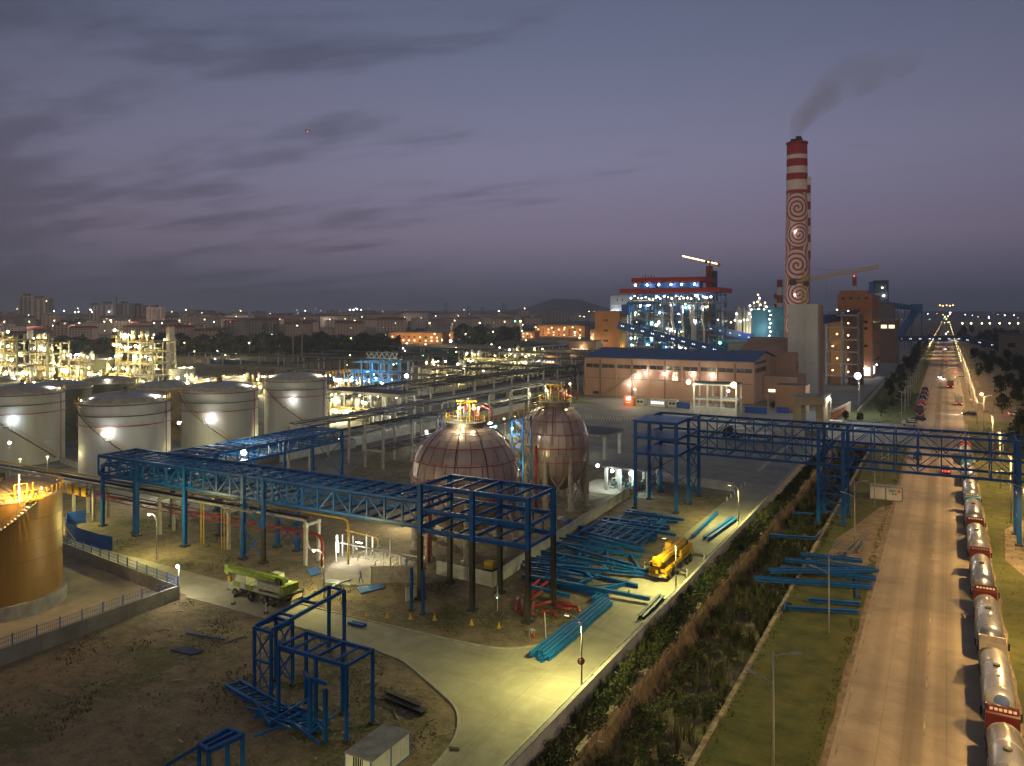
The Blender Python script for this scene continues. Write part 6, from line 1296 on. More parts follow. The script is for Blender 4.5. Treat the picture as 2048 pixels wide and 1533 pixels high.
for k in range(26):
    f = rnd.uniform(.05, .75); p = a.lerp(c, f)+Vector((rnd.uniform(-.5,.5), rnd.uniform(-1.4,1.6), 0)); p.z = rnd.uniform(.3, 1.9)
    if k % 3: ps.part('valve', MB().pipe([p, p+Vector((0,0,.6)), p+Vector((.5,0,.8))], rnd.uniform(.05,.13), 7), psm, True)
    else: ps.part('hand_wheel', MB().pipe([p+Vector((.28*cos(q*.7), 0, .28*sin(q*.7))) for q in range(10)], .035, 5), (psm, M('green_paint', (.03,.18,.06), .5))[k % 2], True)
for u, v, z in ((674, 1118, 2.9), (676, 1122, 2.2)):
    x, y = gp(u, v); ps.bar('tube_lamp', (x, y, z-.9), (x, y, z+.5), .12, .12, E_white); 
x, y = gp(680, 1130); ps.light((x+.4, y-.3, 2.4), 420, WHT, .3); x, y = gp(712, 1118); ps.bar('tube_lamp', (x, y, 2.45), (x+1.2, y-.1, 2.45), .08, .08, E_white); ps.light((x+1, y-.6, 2.2), 420, (1,.95,.75), .3)
x, y = gp(785, 1150); ps.bulb((x, y, .7), .1, E_yel); ps.light((x-.3, y-.4, .7), 260, (1, .8, .4), .1)
ps.light((*gp(760, 1125), 2.6), 380, (1, .95, .7), .3)
# ------------------------------------------------------------------ people
def person(label, x, y, rot, pose, shirt, trousers, hat=None, hold=None):
    J = {'stand': [(0,0,.92),(0,0,1.12),(0,.0,1.38),(0,.01,1.5),(0,.03,1.66),(.2,0,1.4),(.26,.05,1.12),(.24,.16,.9),(-.2,0,1.4),(-.27,.04,1.12),(-.25,.12,.9),(.1,0,.9),(.11,.03,.5),(.12,0,.08),(.12,.15,.04),(-.1,0,.9),(-.11,.03,.5),(-.12,0,.08),(-.12,.15,.04)],
         'bend': [(0,-.1,.88),(0,.08,1.02),(0,.34,1.14),(0,.45,1.14),(0,.58,1.1),(.19,.36,1.1),(.22,.42,.84),(.16,.5,.62),(-.19,.36,1.1),(-.22,.42,.84),(-.16,.5,.6),(.1,-.1,.86),(.13,.05,.48),(.13,-.05,.08),(.13,.12,.04),(-.1,-.1,.86),(-.13,.08,.48),(-.13,0,.08),(-.13,.16,.04)],
         'step': [(0,0,.92),(0,.03,1.12),(0,.06,1.38),(0,.08,1.5),(0,.11,1.66),(.2,.05,1.4),(.27,.2,1.18),(.24,.42,1.1),(-.2,.05,1.4),(-.27,-.05,1.12),(-.25,-.05,.9),(.1,0,.9),(.11,.2,.5),(.12,.22,.08),(.12,.38,.04),(-.1,0,.9),(-.11,-.1,.5),(-.12,-.32,.1),(-.12,-.18,.04)]}[pose]
    E_ = [(0,1),(1,2),(2,3),(3,4),(2,5),(5,6),(6,7),(2,8),(8,9),(9,10),(0,11),(11,12),(12,13),(13,14),(0,15),(15,16),(16,17),(17,18)]
    rad = [.15,.14,.16,.065,.11,.07,.05,.04,.07,.05,.04,.1,.07,.05,.05,.1,.07,.05,.05]
    me = bpy.data.meshes.new('person_rig'); me.from_pydata(J, E_, []); o = bpy.data.objects.new('rig_tmp', me); COL.objects.link(o)
    m = o.modifiers.new('s', 'SKIN'); sk = me.skin_vertices[0].data
    for i, r in enumerate(rad): sk[i].radius = (r, r*.8)
    sk[0].use_root = True
    s2_ = o.modifiers.new('ss', 'SUBSURF'); s2_.levels = 1; dg = bpy.context.evaluated_depsgraph_get(); em = bpy.data.meshes.new_from_object(o.evaluated_get(dg)); bpy.data.objects.remove(o)
    em.materials.clear()
    for mm in (shirt, trousers, M('skin_tone', (.42,.26,.17), .6)): em.materials.append(mm)
    J4 = Vector(J[4]); hip = J[0][2]
    for p in em.polygons:
        p.use_smooth = True; c = p.center; p.material_index = 2 if (c-J4).length < .17 or (c-Vector(J[7])).length < .1 or (c-Vector(J[10])).length < .1 else (1 if c.z < hip-.02 and abs(c.x) < .2 and c.y < .3 else 0)
    e = T('person', label, 'person', (x, y, .02)); e.e.rotation_euler = (0, 0, rot); e.o = Vector((0,0,0)); e.put('body', em)
    if hat: e.part('hard_hat', MB().lathe([(.17, 0), (.13, .02), (.12, .09), (.06, .15), (.001, .16)], 12, (J4.x, J4.y, J4.z+.02)), hat, True)
    if hold: e.bar('held_tool', (.2, .5, .7), (-.1, .6, .1), .05, .05, hold)
    return e
wb = M('work_blue_cloth', (.03, .08, .30), .9); lb = M('light_blue_cloth', (.20,.32,.45), .9); dk = M('dark_cloth', (.03,.03,.05), .9); rc_ = M('orange_red_cloth', (.55,.06,.02), .9)
x, y = gp(1068, 1278); person('worker in a light shirt bending over by the red pipes', x, y, 2.6, 'bend', lb, rc_, None, red)
x, y = gp(722, 1166); person('person in blue standing on the slab edge of the lit pipe station', x, y, 2.2, 'step', wb, wb, None)
x, y = gp(813, 1140); person('worker in blue with a red helmet, left of the pair behind the panel wall', x, y, 3.0, 'stand', wb, wb, red)
x, y = gp(829, 1146); person('worker in pale blue with red helmet, right one behind the panel wall', x, y, .4, 'step', lb, wb, red)
x, y = gp(994, 1212); person('person in pale clothes standing near a small post by the tall frame leg', x, y, 1.0, 'stand', M('pale_cloth', (.45,.42,.36), .9), dk)
x, y = gp(1005, 1135); person('worker in white behind the block wall under the sphere', x, y, .5, 'stand', M('pale_cloth', (.45,.42,.36)), M('faded_pink_paint', (.46,.18,.17)))
x, y = gp(1806, 812); person('person standing in the road beyond the red tank truck', x-1, y, 0, 'stand', dk, dk)
# ------------------------------------------------------------------ vehicles
def wheel(t, x, y, z, r, w=.3):
    wh = t.part('wheel', MB().tube((x-w/2, y, z), (x+w/2, y, z), r, 16), black, True); t.part('wheel_hub', MB().tube((x-w/2-.02, y, z), (x+w/2+.02, y, z), r*.45, 10), grey, parent=wh)
def tanker(label, x, y, cabm, tankm=silver, L_=10.6, rear=None, rot=0, text=True, cabs='dark'):
    """tank truck pointing +y; y is the rear end of the tank"""
    t = T('tank_truck', label, 'tank truck', local=True, group='tank trucks queued on the road')
    r = 1.22; z = 2.15; prof = [(.01, 0), (r*.5, .12), (r*.85, .38), (r, .75)]
    b = MB(); ringp = [(q, p) for q, p in prof]+[(r, L_-.75), (r*.85, L_-.38), (r*.5, L_-.12), (.01, L_)]
    b.lathe(ringp, 28); b.v = [(vx, vz, z+vy) for vx, vy, vz in b.v]; b.f = [f[::-1] for f in b.f]; tk = t.part('tank', b, tankm, True)
    for q in (.8, L_*.34, L_*.66, L_-.8):
        b = MB().lathe([(r+.005, q), (r+.035, q), (r+.035, q+.09), (r+.005, q+.09)], 28); b.v = [(vx, vz, z+vy) for vx, vy, vz in b.v]; t.part('tank_band', b, M('pale_tank_band', (.5,.48,.42), .4, .5), parent=tk)
    t.part('manhole', MB().tube((0, L_*.52, z+r-.03), (0, L_*.52, z+r+.16), .3, 14), dark, parent=tk); t.part('manhole', MB().tube((0, L_*.30, z+r-.03), (0, L_*.30, z+r+.06), .18, 12), grey, parent=tk)
    b = MB().lathe([(r*.93, .45), (r*.97, .58)], 28, a0=-.3, a1=pi+.3); b.v = [(vx, vz-.02, z-vy*.999) for vx, vy, vz in b.v]; t.part('orange_stripe', b, M('orange_stripe_paint', (.55,.16,.03), .5))
    if rear: b = MB(); b.lathe([(.01, .10), (.45, .17), (.6, .21)], 20); b.v = [(vx+.1, vz-.14, z+vy+.25) for vx, vy, vz in b.v]; t.part('rear_emblem', b, rear)
    t.box('chassis', -.45, .45, .2, L_+2.6, .75, 1.0, dark); t.box('rear_bumper', -1.2, 1.2, -.1, .1, .5, .75, dark); t.box('side_skirt', -1.22, -1.12, 1.2, L_-2.2, .7, 1.1, white); t.box('side_skirt', 1.12, 1.22, 1.2, L_-2.2, .7, 1.1, white)
    for s in (-1, 1):
        for q in (1.3, 2.6, 3.9, L_-.4, L_+.9, L_+3.0): wheel(t, s*1.05, q, .5, .5)
        t.box('tail_light', s*1.0-.12, s*1.0+.12, -.13, -.09, .8, .95, M('tail_red', (.35,.02,.01), .4))
    c0, c1 = L_+.9, L_+3.3
    b = MB(); prof = [(c0, 1.0), (c1, 1.0), (c1+.05, 1.9), (c1-.25, 3.0), (c1-.7, 3.35), (c0+.2, 3.4), (c0, 3.2)]; b.prism(prof, -1.2, 1.2); b.v = [(vz, vx, vy) for vx, vy, vz in b.v]; cb_ = t.part('cab', b, cabm)
    b = MB(); b.prism([(c0+.1, 3.36), (c1-.8, 3.34), (c0+.3, 3.85), (c0+.1, 3.85)], -1.1, 1.1); b.v = [(vz, vx, vy) for vx, vy, vz in b.v]; t.part('wind_deflector', b, cabm, parent=cb_)
    b = MB(); b.add([(-1.08, c1+.075, 2.0), (1.08, c1+.075, 2.0), (1.05, c1-.2, 2.95), (-1.05, c1-.2, 2.95)], [(0,1,2,3)]); t.part('windscreen', b, glass, parent=cb_)
    for s in (-1, 1): t.box('side_window', s*1.2-.02, s*1.2+.02, c1-1.2, c1-.35, 1.9, 2.7, glass, parent=cb_); t.box('mirror', s*1.45-.08, s*1.45+.08, c1-.1, c1+.05, 1.9, 2.6, black, parent=cb_); t.box('headlight', s*.85-.2, s*.85+.2, c1+.02, c1+.08, 1.1, 1.35, white, parent=cb_)
    if text:
        for k in range(6): t.box('roof_letter', -.92+k*.33, -.7+k*.33, c0+.05, c0+.09, 3.5, 3.72, M('pale_letter_paint', (.6,.5,.45), .6), parent=cb_)
    t.e.location = (x, y, .03); t.e.rotation_euler = (0, 0, rot); return t
mr = M('maroon_cab_paint', (.065, .008, .010), .35, 0, .1, 2); ra = M('orange_red_cab_paint', (.24, .04, .02), .35, 0, .1, 2); bc = M('blue_cab_paint', (.05, .16, .28), .35, 0, .1, 2); cr = M('cream_cab_paint', (.55, .47, .36), .4, 0, .1, 2)
XT = 4.0
tanker('nearest silver tank truck, cut by the bottom right corner, maroon cab', XT, 63.2, mr, rear=None)
tanker('second silver tank truck from the bottom with a blue and orange emblem on its rear', XT+.05, 79.2, cr, M('satin_pale_tank', (.62,.60,.56), .32, .6, .06, .8), 10.4, rear=M('blue_emblem_paint', (.10,.16,.40), .4), text=False)
tanker('third silver tank truck from the bottom, dark red cab behind a long tank', XT, 94.6, mr, L_=11.4)
tanker('fourth silver tank truck from the bottom with a bright orange red cab', XT, 112.8, ra, L_=10.6)
tanker('fifth silver tank truck from the bottom with a maroon cab', XT-.05, 130.2, mr, L_=11.0)
tanker('sixth silver tank truck from the bottom with a light blue cab', XT, 148.4, bc, L_=11.0)
tanker('silver tank truck seen through the truss bridge, blue cab', XT, 167, bc, L_=11.0); tanker('silver tank truck seen through the far chords of the truss bridge', XT, 185.6, bc, L_=11, text=False)
tanker('silver tank truck with a red cab at the head of the right hand queue', XT, 213, ra, L_=10, text=False)
for k, (yy, cm2, tm, lab) in enumerate(((285.5+15, mr, silver, 'nearest red fronted tank truck facing the junction on the left side'), (320, red, M('pink_tank_paint', (.55,.36,.32), .4, .3), 'second pinkish tank truck of the left hand queue'), (339, dk, silver, 'third tank truck of the left hand queue'), (357, mr, M('pink_tank_paint', (.55,.36,.32)), 'fourth tank truck of the left hand queue'), (376, mr, silver, 'last tank truck of the left hand queue'))):
    tanker(lab, -8.0, yy+14, cm2, tm, 10, rot=pi, text=False)
def tail(x, y): 
    pass
def car(label, x, y, rot, paint, lights=0, kind='car'):
    t = T('parked_car' if not lights else 'moving_car', label, kind, local=True)
    b = MB(); b.prism([(-2.2,.35),(2.2,.35),(2.25,.75),(1.3,.95),(-2.2,1.0)], -.88, .88); b.v = [(vz, vx, vy) for vx, vy, vz in b.v]; t.part('body', b, paint)
    b = MB(); b.add([(-.8,-2.0,.98),(.8,-2.0,.98),(.8,1.25,.95),(-.8,1.25,.95),(-.66,-1.5,1.5),(.66,-1.5,1.5),(.66,.45,1.5),(-.66,.45,1.5)], [(0,1,5,4),(1,2,6,5),(2,3,7,6),(3,0,4,7)]); t.part('windows', b, glass)
    t.box('roof', -.68, .68, -1.52, .47, 1.49, 1.54, paint)
    for s in (-1, 1):
        for q in (-1.35, 1.4): wheel(t, s*.82, q, .33, .33, .2)
        t.box('headlight', s*.62-.18, s*.62+.18, 2.2, 2.28, .58, .76, E_white if lights & 1 else white); t.box('tail_light', s*.66-.16, s*.66+.16, -2.26, -2.18, .68, .84, E_red if lights & 2 else red)
    if lights & 1: t.light((0, 3.0, .7), 900, WHT, .2, 110, (0, 1, -.25), .5)
    if lights & 2: t.light((0, -2.9, .7), 120, (1, .08, .03), .3)
    t.e.location = (x, y, .04); t.e.rotation_euler = (0, 0, rot); return t
pearl = M('pearl_car_paint', (.62,.60,.48), .3, .1, .05, 1); bk = M('black_car_paint', (.015,.015,.02), .2, .2, .1, 1); wcp = M('white_car_paint', (.6,.6,.6), .3); bcp = M('dark_blue_car_paint', (.02,.05,.12), .25)
x, y = gp(1814, 852); car('white car parked behind another white car at the junction corner', x+.6, y+4.5, 1.45, pearl); car('white car parked nearest the camera at the junction corner', x+.8, y, 1.45, pearl)
x, y = gp(1836, 842); car('black car parked right of the two white cars', x, y, 1.8, bk)
car('red lit car driving away under the truss bridge', -.2, 200, 0, bcp, 2); car('dark blue car on the left lane under the truss bridge', -6.2, 216, pi, bcp)
x, y = gp(1931, 831); car('dark car turning out of the side road right of the junction', x+1.2, y, 1.5, bk, 1)
x, y = gp(2032, 832); car('white car on the side road at the right edge', x, y, -1.5, wcp, 3)
for u, v, lab, l, ln in ((1880, 757, 'left car with bright headlights beyond the tank queue', 1, pi), (1886, 760, 'right car with bright headlights beyond the tank queue', 1, pi), (1911, 746, 'car with warm lights on the right lane', 3, 0), (1894, 722, 'small red lit car farther up the highway', 2, 0), (1920, 758, 'car with headlights entering from the right side road', 3, 1.5), (1890, 700, 'far car under the conveyor bridge', 1, pi)):
    x, y = gp(u, v); car(lab, x, y, ln, wcp if l & 1 else bcp, l)
# traffic light clusters at the far end
t = T('distant_traffic', 'distant headlights of traffic far up the highway', 'traffic', (*dp(1893, 1500), 0))
for u, v, r, k in ((1892, 668, 1.7, 'w'), (1896, 664, 1.4, 'o'), (1889, 646, 2.2, 'o'), (1896, 645, 2.6, 'y'), (1893, 638, 3.0, 'o'), (1890, 634, 3.0, 'y'), (1896, 633, 3.0, 'y'), (1886, 630, 2.6, 'o'), (1900, 629, 2.6, 'y')):
    d = 1100 if v > 660 else 2300; lamp_on(t, (*dp(u, d), max(1, zz(v, d))), r*.42, k)
def box_truck(label, x, y, rot, bm, cm2):
    t = T('box_truck', label, 'truck', local=True); t.box('cargo_box', -1.25, 1.25, -4.2, 2.0, 1.0, 3.7, bm); t.box('cab', -1.15, 1.15, 2.2, 4.1, .8, 2.9, cm2); t.box('windscreen', -1.0, 1.0, 4.1, 4.14, 1.8, 2.7, glass); t.box('chassis', -.5, .5, -4.1, 4, .6, .95, dark)
    for q in range(5): t.box('cargo_rib', -1.3, 1.3, -4.1+q*1.45, -4.0+q*1.45, 1.0, 3.75, grey)
    for s in (-1, 1):
        for q in (-3, -1.9, 3): wheel(t, s*1.0, q, .48, .48)
        t.box('tail_light', s-.15, s+.15, -4.26, -4.2, .8, 1.0, E_red)
    t.e.location = (x, y, .04); t.e.rotation_euler = (0, 0, rot)
x, y = gp(1918, 812); box_truck('grey sided truck driving away on the right lane beyond the junction', x, y+3, 0, grey, wcp); x, y = gp(1901, 777); box_truck('dark brown truck in the middle lane farther beyond the junction', x, y+3, 0, brown, dk)
x, y = gp(1891, 662); 
# tank truck in the yard and motorbike on the road
t2 = tanker('silver tank truck standing across the yard behind the truss bridge', *gp(1545, 885), dk, L_=10, rot=pi/2+.05, text=False); t2.e['group'] = 'tank truck in the yard'
mb_ = T('motorcycle', 'small motorbike with rider crossing the junction', 'motorcycle', (*gp(1862, 868), 0)); x, y = gp(1862, 868)
for q in (-.6, .6): mb_.part('wheel', MB().tube((x-.05, y+q, .32), (x+.05, y+q, .32), .32, 12), black)
mb_.bar('frame', (x, y-.6, .5), (x, y+.6, .75), .2, .3, dk); mb_.bar('handlebar', (x-.35, y+.5, 1.05), (x+.35, y+.5, 1.05), .05, .05, grey)
person('rider sitting upright on the small motorbike', x, y-.1, 0, 'step', dk, dk, red)
# white cabins
q0, q1, q2, q3 = [Vector((*gp(*p, 1.9), 0)) for p in ((689, 1508), (771, 1448), (821, 1466), (740, 1524))]
qc = (q0+q1+q2+q3)/4; CX, CY = qc.x, qc.y; CL = ((q1-q0).length+(q2-q3).length)/2; CW = ((q2-q1).length+(q3-q0).length)/2; CR = atan2((q1-q0).y, (q1-q0).x)
def cabin(label, x, y, L_, W_, H_, rot, mat=white, panels=4, deco=False):
    t = T('site_cabin', label, 'cabin', local=True); n = panels; bf = M('blue_trim_paint', (.03,.12,.32), .5)
    for i in range(n): t.box('wall_panel', -L_/2+L_*i/n+.01, -L_/2+L_*(i+1)/n-.01, -W_/2, W_/2, .1, H_, mat)
    for i in range(n): t.box('roof_sheet', -L_/2-.05+L_*i/n+.02, -L_/2+.05+L_*(i+1)/n-.03, -W_/2-.08, W_/2+.08, H_, H_+.09, M('grey_roof_paint', (.26,.25,.24), .7))
    for s in (-1, 1):
        for q in (-1, 0, 1): t.box('corner_post', q*(L_/2)-.05, q*(L_/2)+.05, s*W_/2-.04, s*W_/2+.04, .0, H_+.02, bf)
        t.box('base_rail', -L_/2, L_/2, s*W_/2-.03, s*W_/2+.03, 0, .12, bf)
    t.box('window', -L_/2-.03, -L_/2+.02, -.5, .5, 1.1, 1.9, glass); [t.box('window_bar', -L_/2-.06, -L_/2-.03, -.45+q*.22, -.41+q*.22, 1.1, 1.9, white) for q in range(5)]
    if deco:
        t.box('blue_sign', L_*.12, L_*.30, -W_/2-.05, -W_/2, 1.75, 2.2, M('sky_blue_print', (.10,.34,.45), .6)); t.box('orange_sign', L_*.35, L_*.45, -W_/2-.05, -W_/2, 1.6, 2.2, M('orange_print', (.60,.22,.04), .6))
        for q in range(4): t.box('sign_stroke', L_*.13+q*.24, L_*.13+q*.24+.1, -W_/2-.07, -W_/2-.05, 1.95, 2.15, white)
        t.box('notice', L_*.2, L_*.24, -W_/2-.05, -W_/2, 1.2, 1.5, brown); t.box('notice', L_*.28, L_*.33, -W_/2-.05, -W_/2, 1.2, 1.5, brown)
    t.e.location = (x, y, 0); t.e.rotation_euler = (0, 0, rot); return t
cabin('white site cabin with grey roof at the bottom edge beside the curved road', CX, CY, CL, CW, 1.9, CR, panels=4)
cabin('white cabin with small blue and orange signs beside the highway', -10.2, 166.4, 5.6, 2.3, 2.5, .05, deco=True)
# mobile cranes
def crane_truck(label, x, y, rot, body, boomc, deckc, L_=11, scale=1.0, outr=True, name='mobile_crane'):
    """crane truck, cab towards +x, folded boom along the top"""
    t = T(name, label, 'mobile crane', local=True)
    t.box('chassis', -L_/2, L_/2, -1.0, 1.0, .85, 1.25, dark); t.box('deck', -L_/2+.2, L_/2-2.2, -1.25, 1.25, 1.25, 1.45, deckc)
    b = MB(); b.prism([(L_/2-2.1, .8), (L_/2, .8), (L_/2+.05, 1.5), (L_/2-.25, 2.35), (L_/2-2.1, 2.4)], -1.25, .2); b.v = [(vx, vz, vy) for vx, vy, vz in b.v]; t.part('driver_cab', b, body)
    t.box('bumper', L_/2, L_/2+.25, -1.28, 1.28, .6, 1.0, body); t.box('front_deck', L_/2-2.1, L_/2, .25, 1.25, .8, 1.5, body); t.box('radiator', L_/2+.25, L_/2+.28, -.6, .6, .62, .82, white)
    b = MB(); b.add([(L_/2+.03, -1.15, 1.52), (L_/2+.03, .1, 1.52), (L_/2-.2, .05, 2.28), (L_/2-.2, -1.1, 2.28)], [(0,1,2,3)]); t.part('windscreen', b, glass); t.box('side_window', L_/2-1.6, L_/2-.5, -1.28, -1.24, 1.5, 2.2, glass)
    for s in (-1, 1):
        for q in (-L_/2+1.2, -L_/2+2.6, L_/2-4.2, L_/2-1.4): t.part('wheel', MB().tube((q, s*1.25-.18*s, .55), (q, s*1.25+.15*s-.1*s, .55), .55, 16), black, True); t.part('wheel_hub', MB().tube((q, s*1.2, .55), (q, s*1.32, .55), .22, 10), grey)
        t.box('headlight', L_/2+.25, L_/2+.3, s*.95-.15, s*.95+.15, .75, .92, white)
        if outr:
            for q in (-L_/2+.5, L_/2-3.1): t.bar('outrigger_beam', (q, 0, .95), (q, s*3.0, .95), .35, .3, dark); t.bar('outrigger_leg', (q, s*3.0, .1), (q, s*3.0, 1.2), .16, .16, white); t.bar('outrigger_pad', (q, s*3.0, 0), (q, s*3.0, .12), .6, .6, dark, 'cyl')
    t.part('slewing_ring', MB().tube((-2, 0, 1.4), (-2, 0, 1.8), 1.0, 20), dark); t.box('superstructure', -4.6, -.6, -1.2, 1.2, 1.8, 2.6, body); t.box('counterweight', -5.2, -4.6, -1.25, 1.25, 1.7, 2.7, boomc)
    b = MB(); b.prism([(-2.6, 1.8), (-1.0, 1.8), (-.8, 2.6), (-1.1, 3.3), (-2.6, 3.3)], -1.35, -.55); b.v = [(vx, vz, vy) for vx, vy, vz in b.v]; t.part('operator_cab', b, body); t.box('cab_window', -2.4, -1.2, -1.39, -1.36, 2.4, 3.1, glass)
    t.bar('boom_section', (-4.4, .25, 3.05), (L_/2+.7, .25, 2.95), .68, .72, boomc); t.bar('boom_section', (-4.2, .25, 3.15), (L_/2+1.4, .25, 3.05), .5, .5, boomc); t.bar('boom_jib', (-3.4, .85, 3.1), (L_/2+.4, .85, 3.0), .25, .5, boomc); t.box('boom_head', L_/2+.6, L_/2+1.3, -.25, .75, 2.4, 3.5, boomc)
    t.part('winch', MB().tube((-3.9, -.5, 2.9), (-3.9, .9, 2.9), .38, 14), dgrey); t.part('boom_sheave', MB().tube((L_/2+.95, -.1, 2.5), (L_/2+.95, .6, 2.5), .3, 12), yel); t.bar('lift_cylinder', (-1.2, .25, 2.2), (1.6, .25, 2.8), .32, .32, grey, 'cyl'); t.bar('hook_block', (L_/2+.9, .25, 1.3), (L_/2+.9, .25, 1.9), .35, .35, yel)
    for k in range(4): t.box('tool_box', -1+k*1.25, 0+k*1.25, 1.0, 1.28, 1.3, 1.8, (deckc, boomc)[k % 2])
    t.e.location = (x, y, .03); t.e.rotation_euler = (0, 0, rot); return t
cy1 = M('bright_crane_yellow', (.60, .33, .012), .45, 0, .22, 1.6); crane_truck('bright yellow mobile crane parked on the service road with outriggers out', -33.6, 106.3, -pi/2-.03, cy1, cy1, cy1, 11.2)
lime = M('lime_paint', (.22, .29, .035), .5, 0, .2, 1.6); pg = M('pale_grey_green_paint', (.42, .42, .33), .5, 0, .12, 2); crane_truck('pale mobile crane with a lime green boom parked on the side street', -75.2, 70.3, pi-.03, pg, lime, pg, 9.4)
for u, v in ((563, 1202), (590, 1196)): pass
# portable bits
x, y = gp(1128, 1055); t = T('covered_pallet', 'white and blue covered load standing behind the block wall', 'pallet load', (x, y, 0)); t.box('load', x-.9, x+.9, y-.8, y+.8, .1, 1.3, M('pale_wrap', (.5,.5,.55), .4)); t.box('cover', x+.55, x+.95, y-.85, y+.85, .1, 1.35, bluep); [t.box('strap', x-.92, x+.96, y-.8+k*.5, y-.75+k*.5, .1, 1.37, dgrey) for k in range(4)]
x, y = gp(1122, 1042); single('dumped_sack', MB().sphere((x, y, .3), .6, 10, 6, .8), white, 'white sack lying on the ground behind the covered load', 'sack', smooth=True)
for k, (u, v) in enumerate(((1080, 1062), (1098, 1068), (1166, 1025))): x, y = gp(u, v); b = MB(); rn = random.Random(k); [b.sphere((x+rn.uniform(-1,1), y+rn.uniform(-.7,.7), rn.uniform(0,.3)), rn.uniform(.25,.6), 7, 5) for q in range(9)]; single('rubble_heap', b, sand, ['larger brown earth heap', 'smaller brown earth heap', 'tiny brown heap by the wall'][k]+' behind the block wall near the rear sphere', 'rubble')
x, y = gp(980, 1140); t = T('generator', 'yellow machine behind the block wall under the front sphere', 'machine', (x, y, 0)); t.box('body', x-.7, x+.7, y-.5, y+.5, .2, 1.2, yel); t.box('base', x-.8, x+.8, y-.6, y+.6, 0, .2, black)
x, y = gp(722, 900); t = T('container_box', 'small white container with a blue tarpaulin roof below the grey rack', 'container', (x-4, y, 0)); t.box('body', x-7, x-3, y-1, y+1.5, 0, 2.2, conc); t.box('cover', x-6.2, x-3.6, y-1.1, y+1.6, 2.2, 2.4, bluep)
x, y = gp(684, 893); t = T('red_truck', 'small red vehicle with orange lamps under the grey rack', 'truck', (x, y, 0)); t.box('body', x-1.2, x+1.2, y-2, y+2, .6, 2.2, red); t.box('window', x-1, x+1, y-2.04, y-2, 1.4, 2.0, glass); [wheel(t, x+s, y+q, .4, .4) for s in (-1, 1) for q in (-1.3, 1.3)]; lamp_on(t, (x-.7, y-2.1, 2.5), .22, 'o', 260); lamp_on(t, (x+.7, y-2.1, 2.5), .22, 'o', 0)
x, y = gp(995, 1222); t = T('site_post', 'thin pale post with a small green lamp near the tall frame leg', 'post', (x, y, 0)); t.bar('pole', (x, y, 0), (x, y, 3), .1, .1, lampg); lamp_on(t, (x, y-.1, 1.6), .07, 'g', 0)
x, y = gp(1086, 1280); t = T('site_post', 'thin leaning pale post beside the bending worker', 'post', (x, y, 0)); t.bar('pole', (x+.4, y, 0), (x, y, 3), .08, .08, lampg)
for k in range(60):
    x = -118+k*.95 if k < 26 else -116+(k-26)*1.0; y = 243+(0 if k < 26 else 4)-.02*k; 
    if k == 0: bo = T('bollard', 'small white bollard in the double row across the grey yard', 'bollard', (x, y, 0), 'yard bollards'); bo.bar('post', (x, y, 0), (x, y, .8), .22, .22, white, 'cyl'); bo0 = bo.e
    else: copy_tree(bo0, (x, y, 0))
for k in range(34): copy_tree(bo0, (-36.9-.0*k, 84+84+k*2.0-.0, 0) if k > 5 else (-36.6, 150+k*3, 0), label='small white bollard in the row edging the yard beside the service road', group='road edge bollards')
# far blue steelwork
x, y = dp(672, 372); t = T('steel_skeleton', 'bright blue lit steel skeleton under construction in the middle distance', 'steel frame', (x, y, 0)); bs = M('lit_blue_steel', (.02,.20,.46), .45)
for i in range(7):
    for q in (0, 8, 16): t.bar('column', (x+i*5.2, y+q, 0), (x+i*5.2, y+q, 13.5 if i > 2 else 8), .45, .45, bs if i > 1 else grey)
for z in (4, 8, 12.6):
    for q in (0, 8): t.bar('beam', (x+(0 if z < 9 else 10), y+q, z), (x+31.5, y+q, z), .35, .45, bs)
    for i in range(7): 
        if z < 9 or i > 1: t.bar('cross_beam', (x+i*5.2, y, z), (x+i*5.2, y+16, z), .3, .4, bs)
for i in range(6): t.bar('brace', (x+i*5.2, y, 4), (x+(i+1)*5.2, y, 8), .2, .2, bs)
for k in range(12): t.bar('roof_truss', (x+2+k*1.6, y+20, 13.5 if k % 2 else 16), (x+3.6+k*1.6, y+20, 16 if k % 2 else 13.5), .3, .3, M('pale_steel', (.4,.5,.5), .5))
t.bar('roof_truss', (x+2, y+20, 16.2), (x+21, y+20, 16.2), .3, .3, grey); t.bar('roof_truss', (x+2, y+20, 13.4), (x+21, y+20, 13.4), .4, .4, M('pale_steel', (.4,.5,.5)))
rnd = random.Random(8)
for k in range(30): lamp_on(t, (x+rnd.uniform(0, 34), y-rnd.uniform(0, 8), rnd.uniform(1, 8)), rnd.uniform(.15, .35), rnd.choice('ccwyg'), 700 if k % 5 == 0 else 0)
for q in ((8, 3), (22, 3), (16, 9)): t.light((x+q[0], y+4, q[1]), 2600, (.6, .85, 1), .5)
x, y = dp(693, 352); t = T('site_hoarding', 'long blue hoarding with folded ends in front of the blue steel skeleton', 'fence', (x, y, 0))
for k in range(14): t.box('hoarding_sheet', x+k*2.1, x+k*2.1+2.05, y+(.3 if k % 5 == 4 else 0), y+.12+(.3 if k % 5 == 4 else 0), 0, 3.4, bluep)
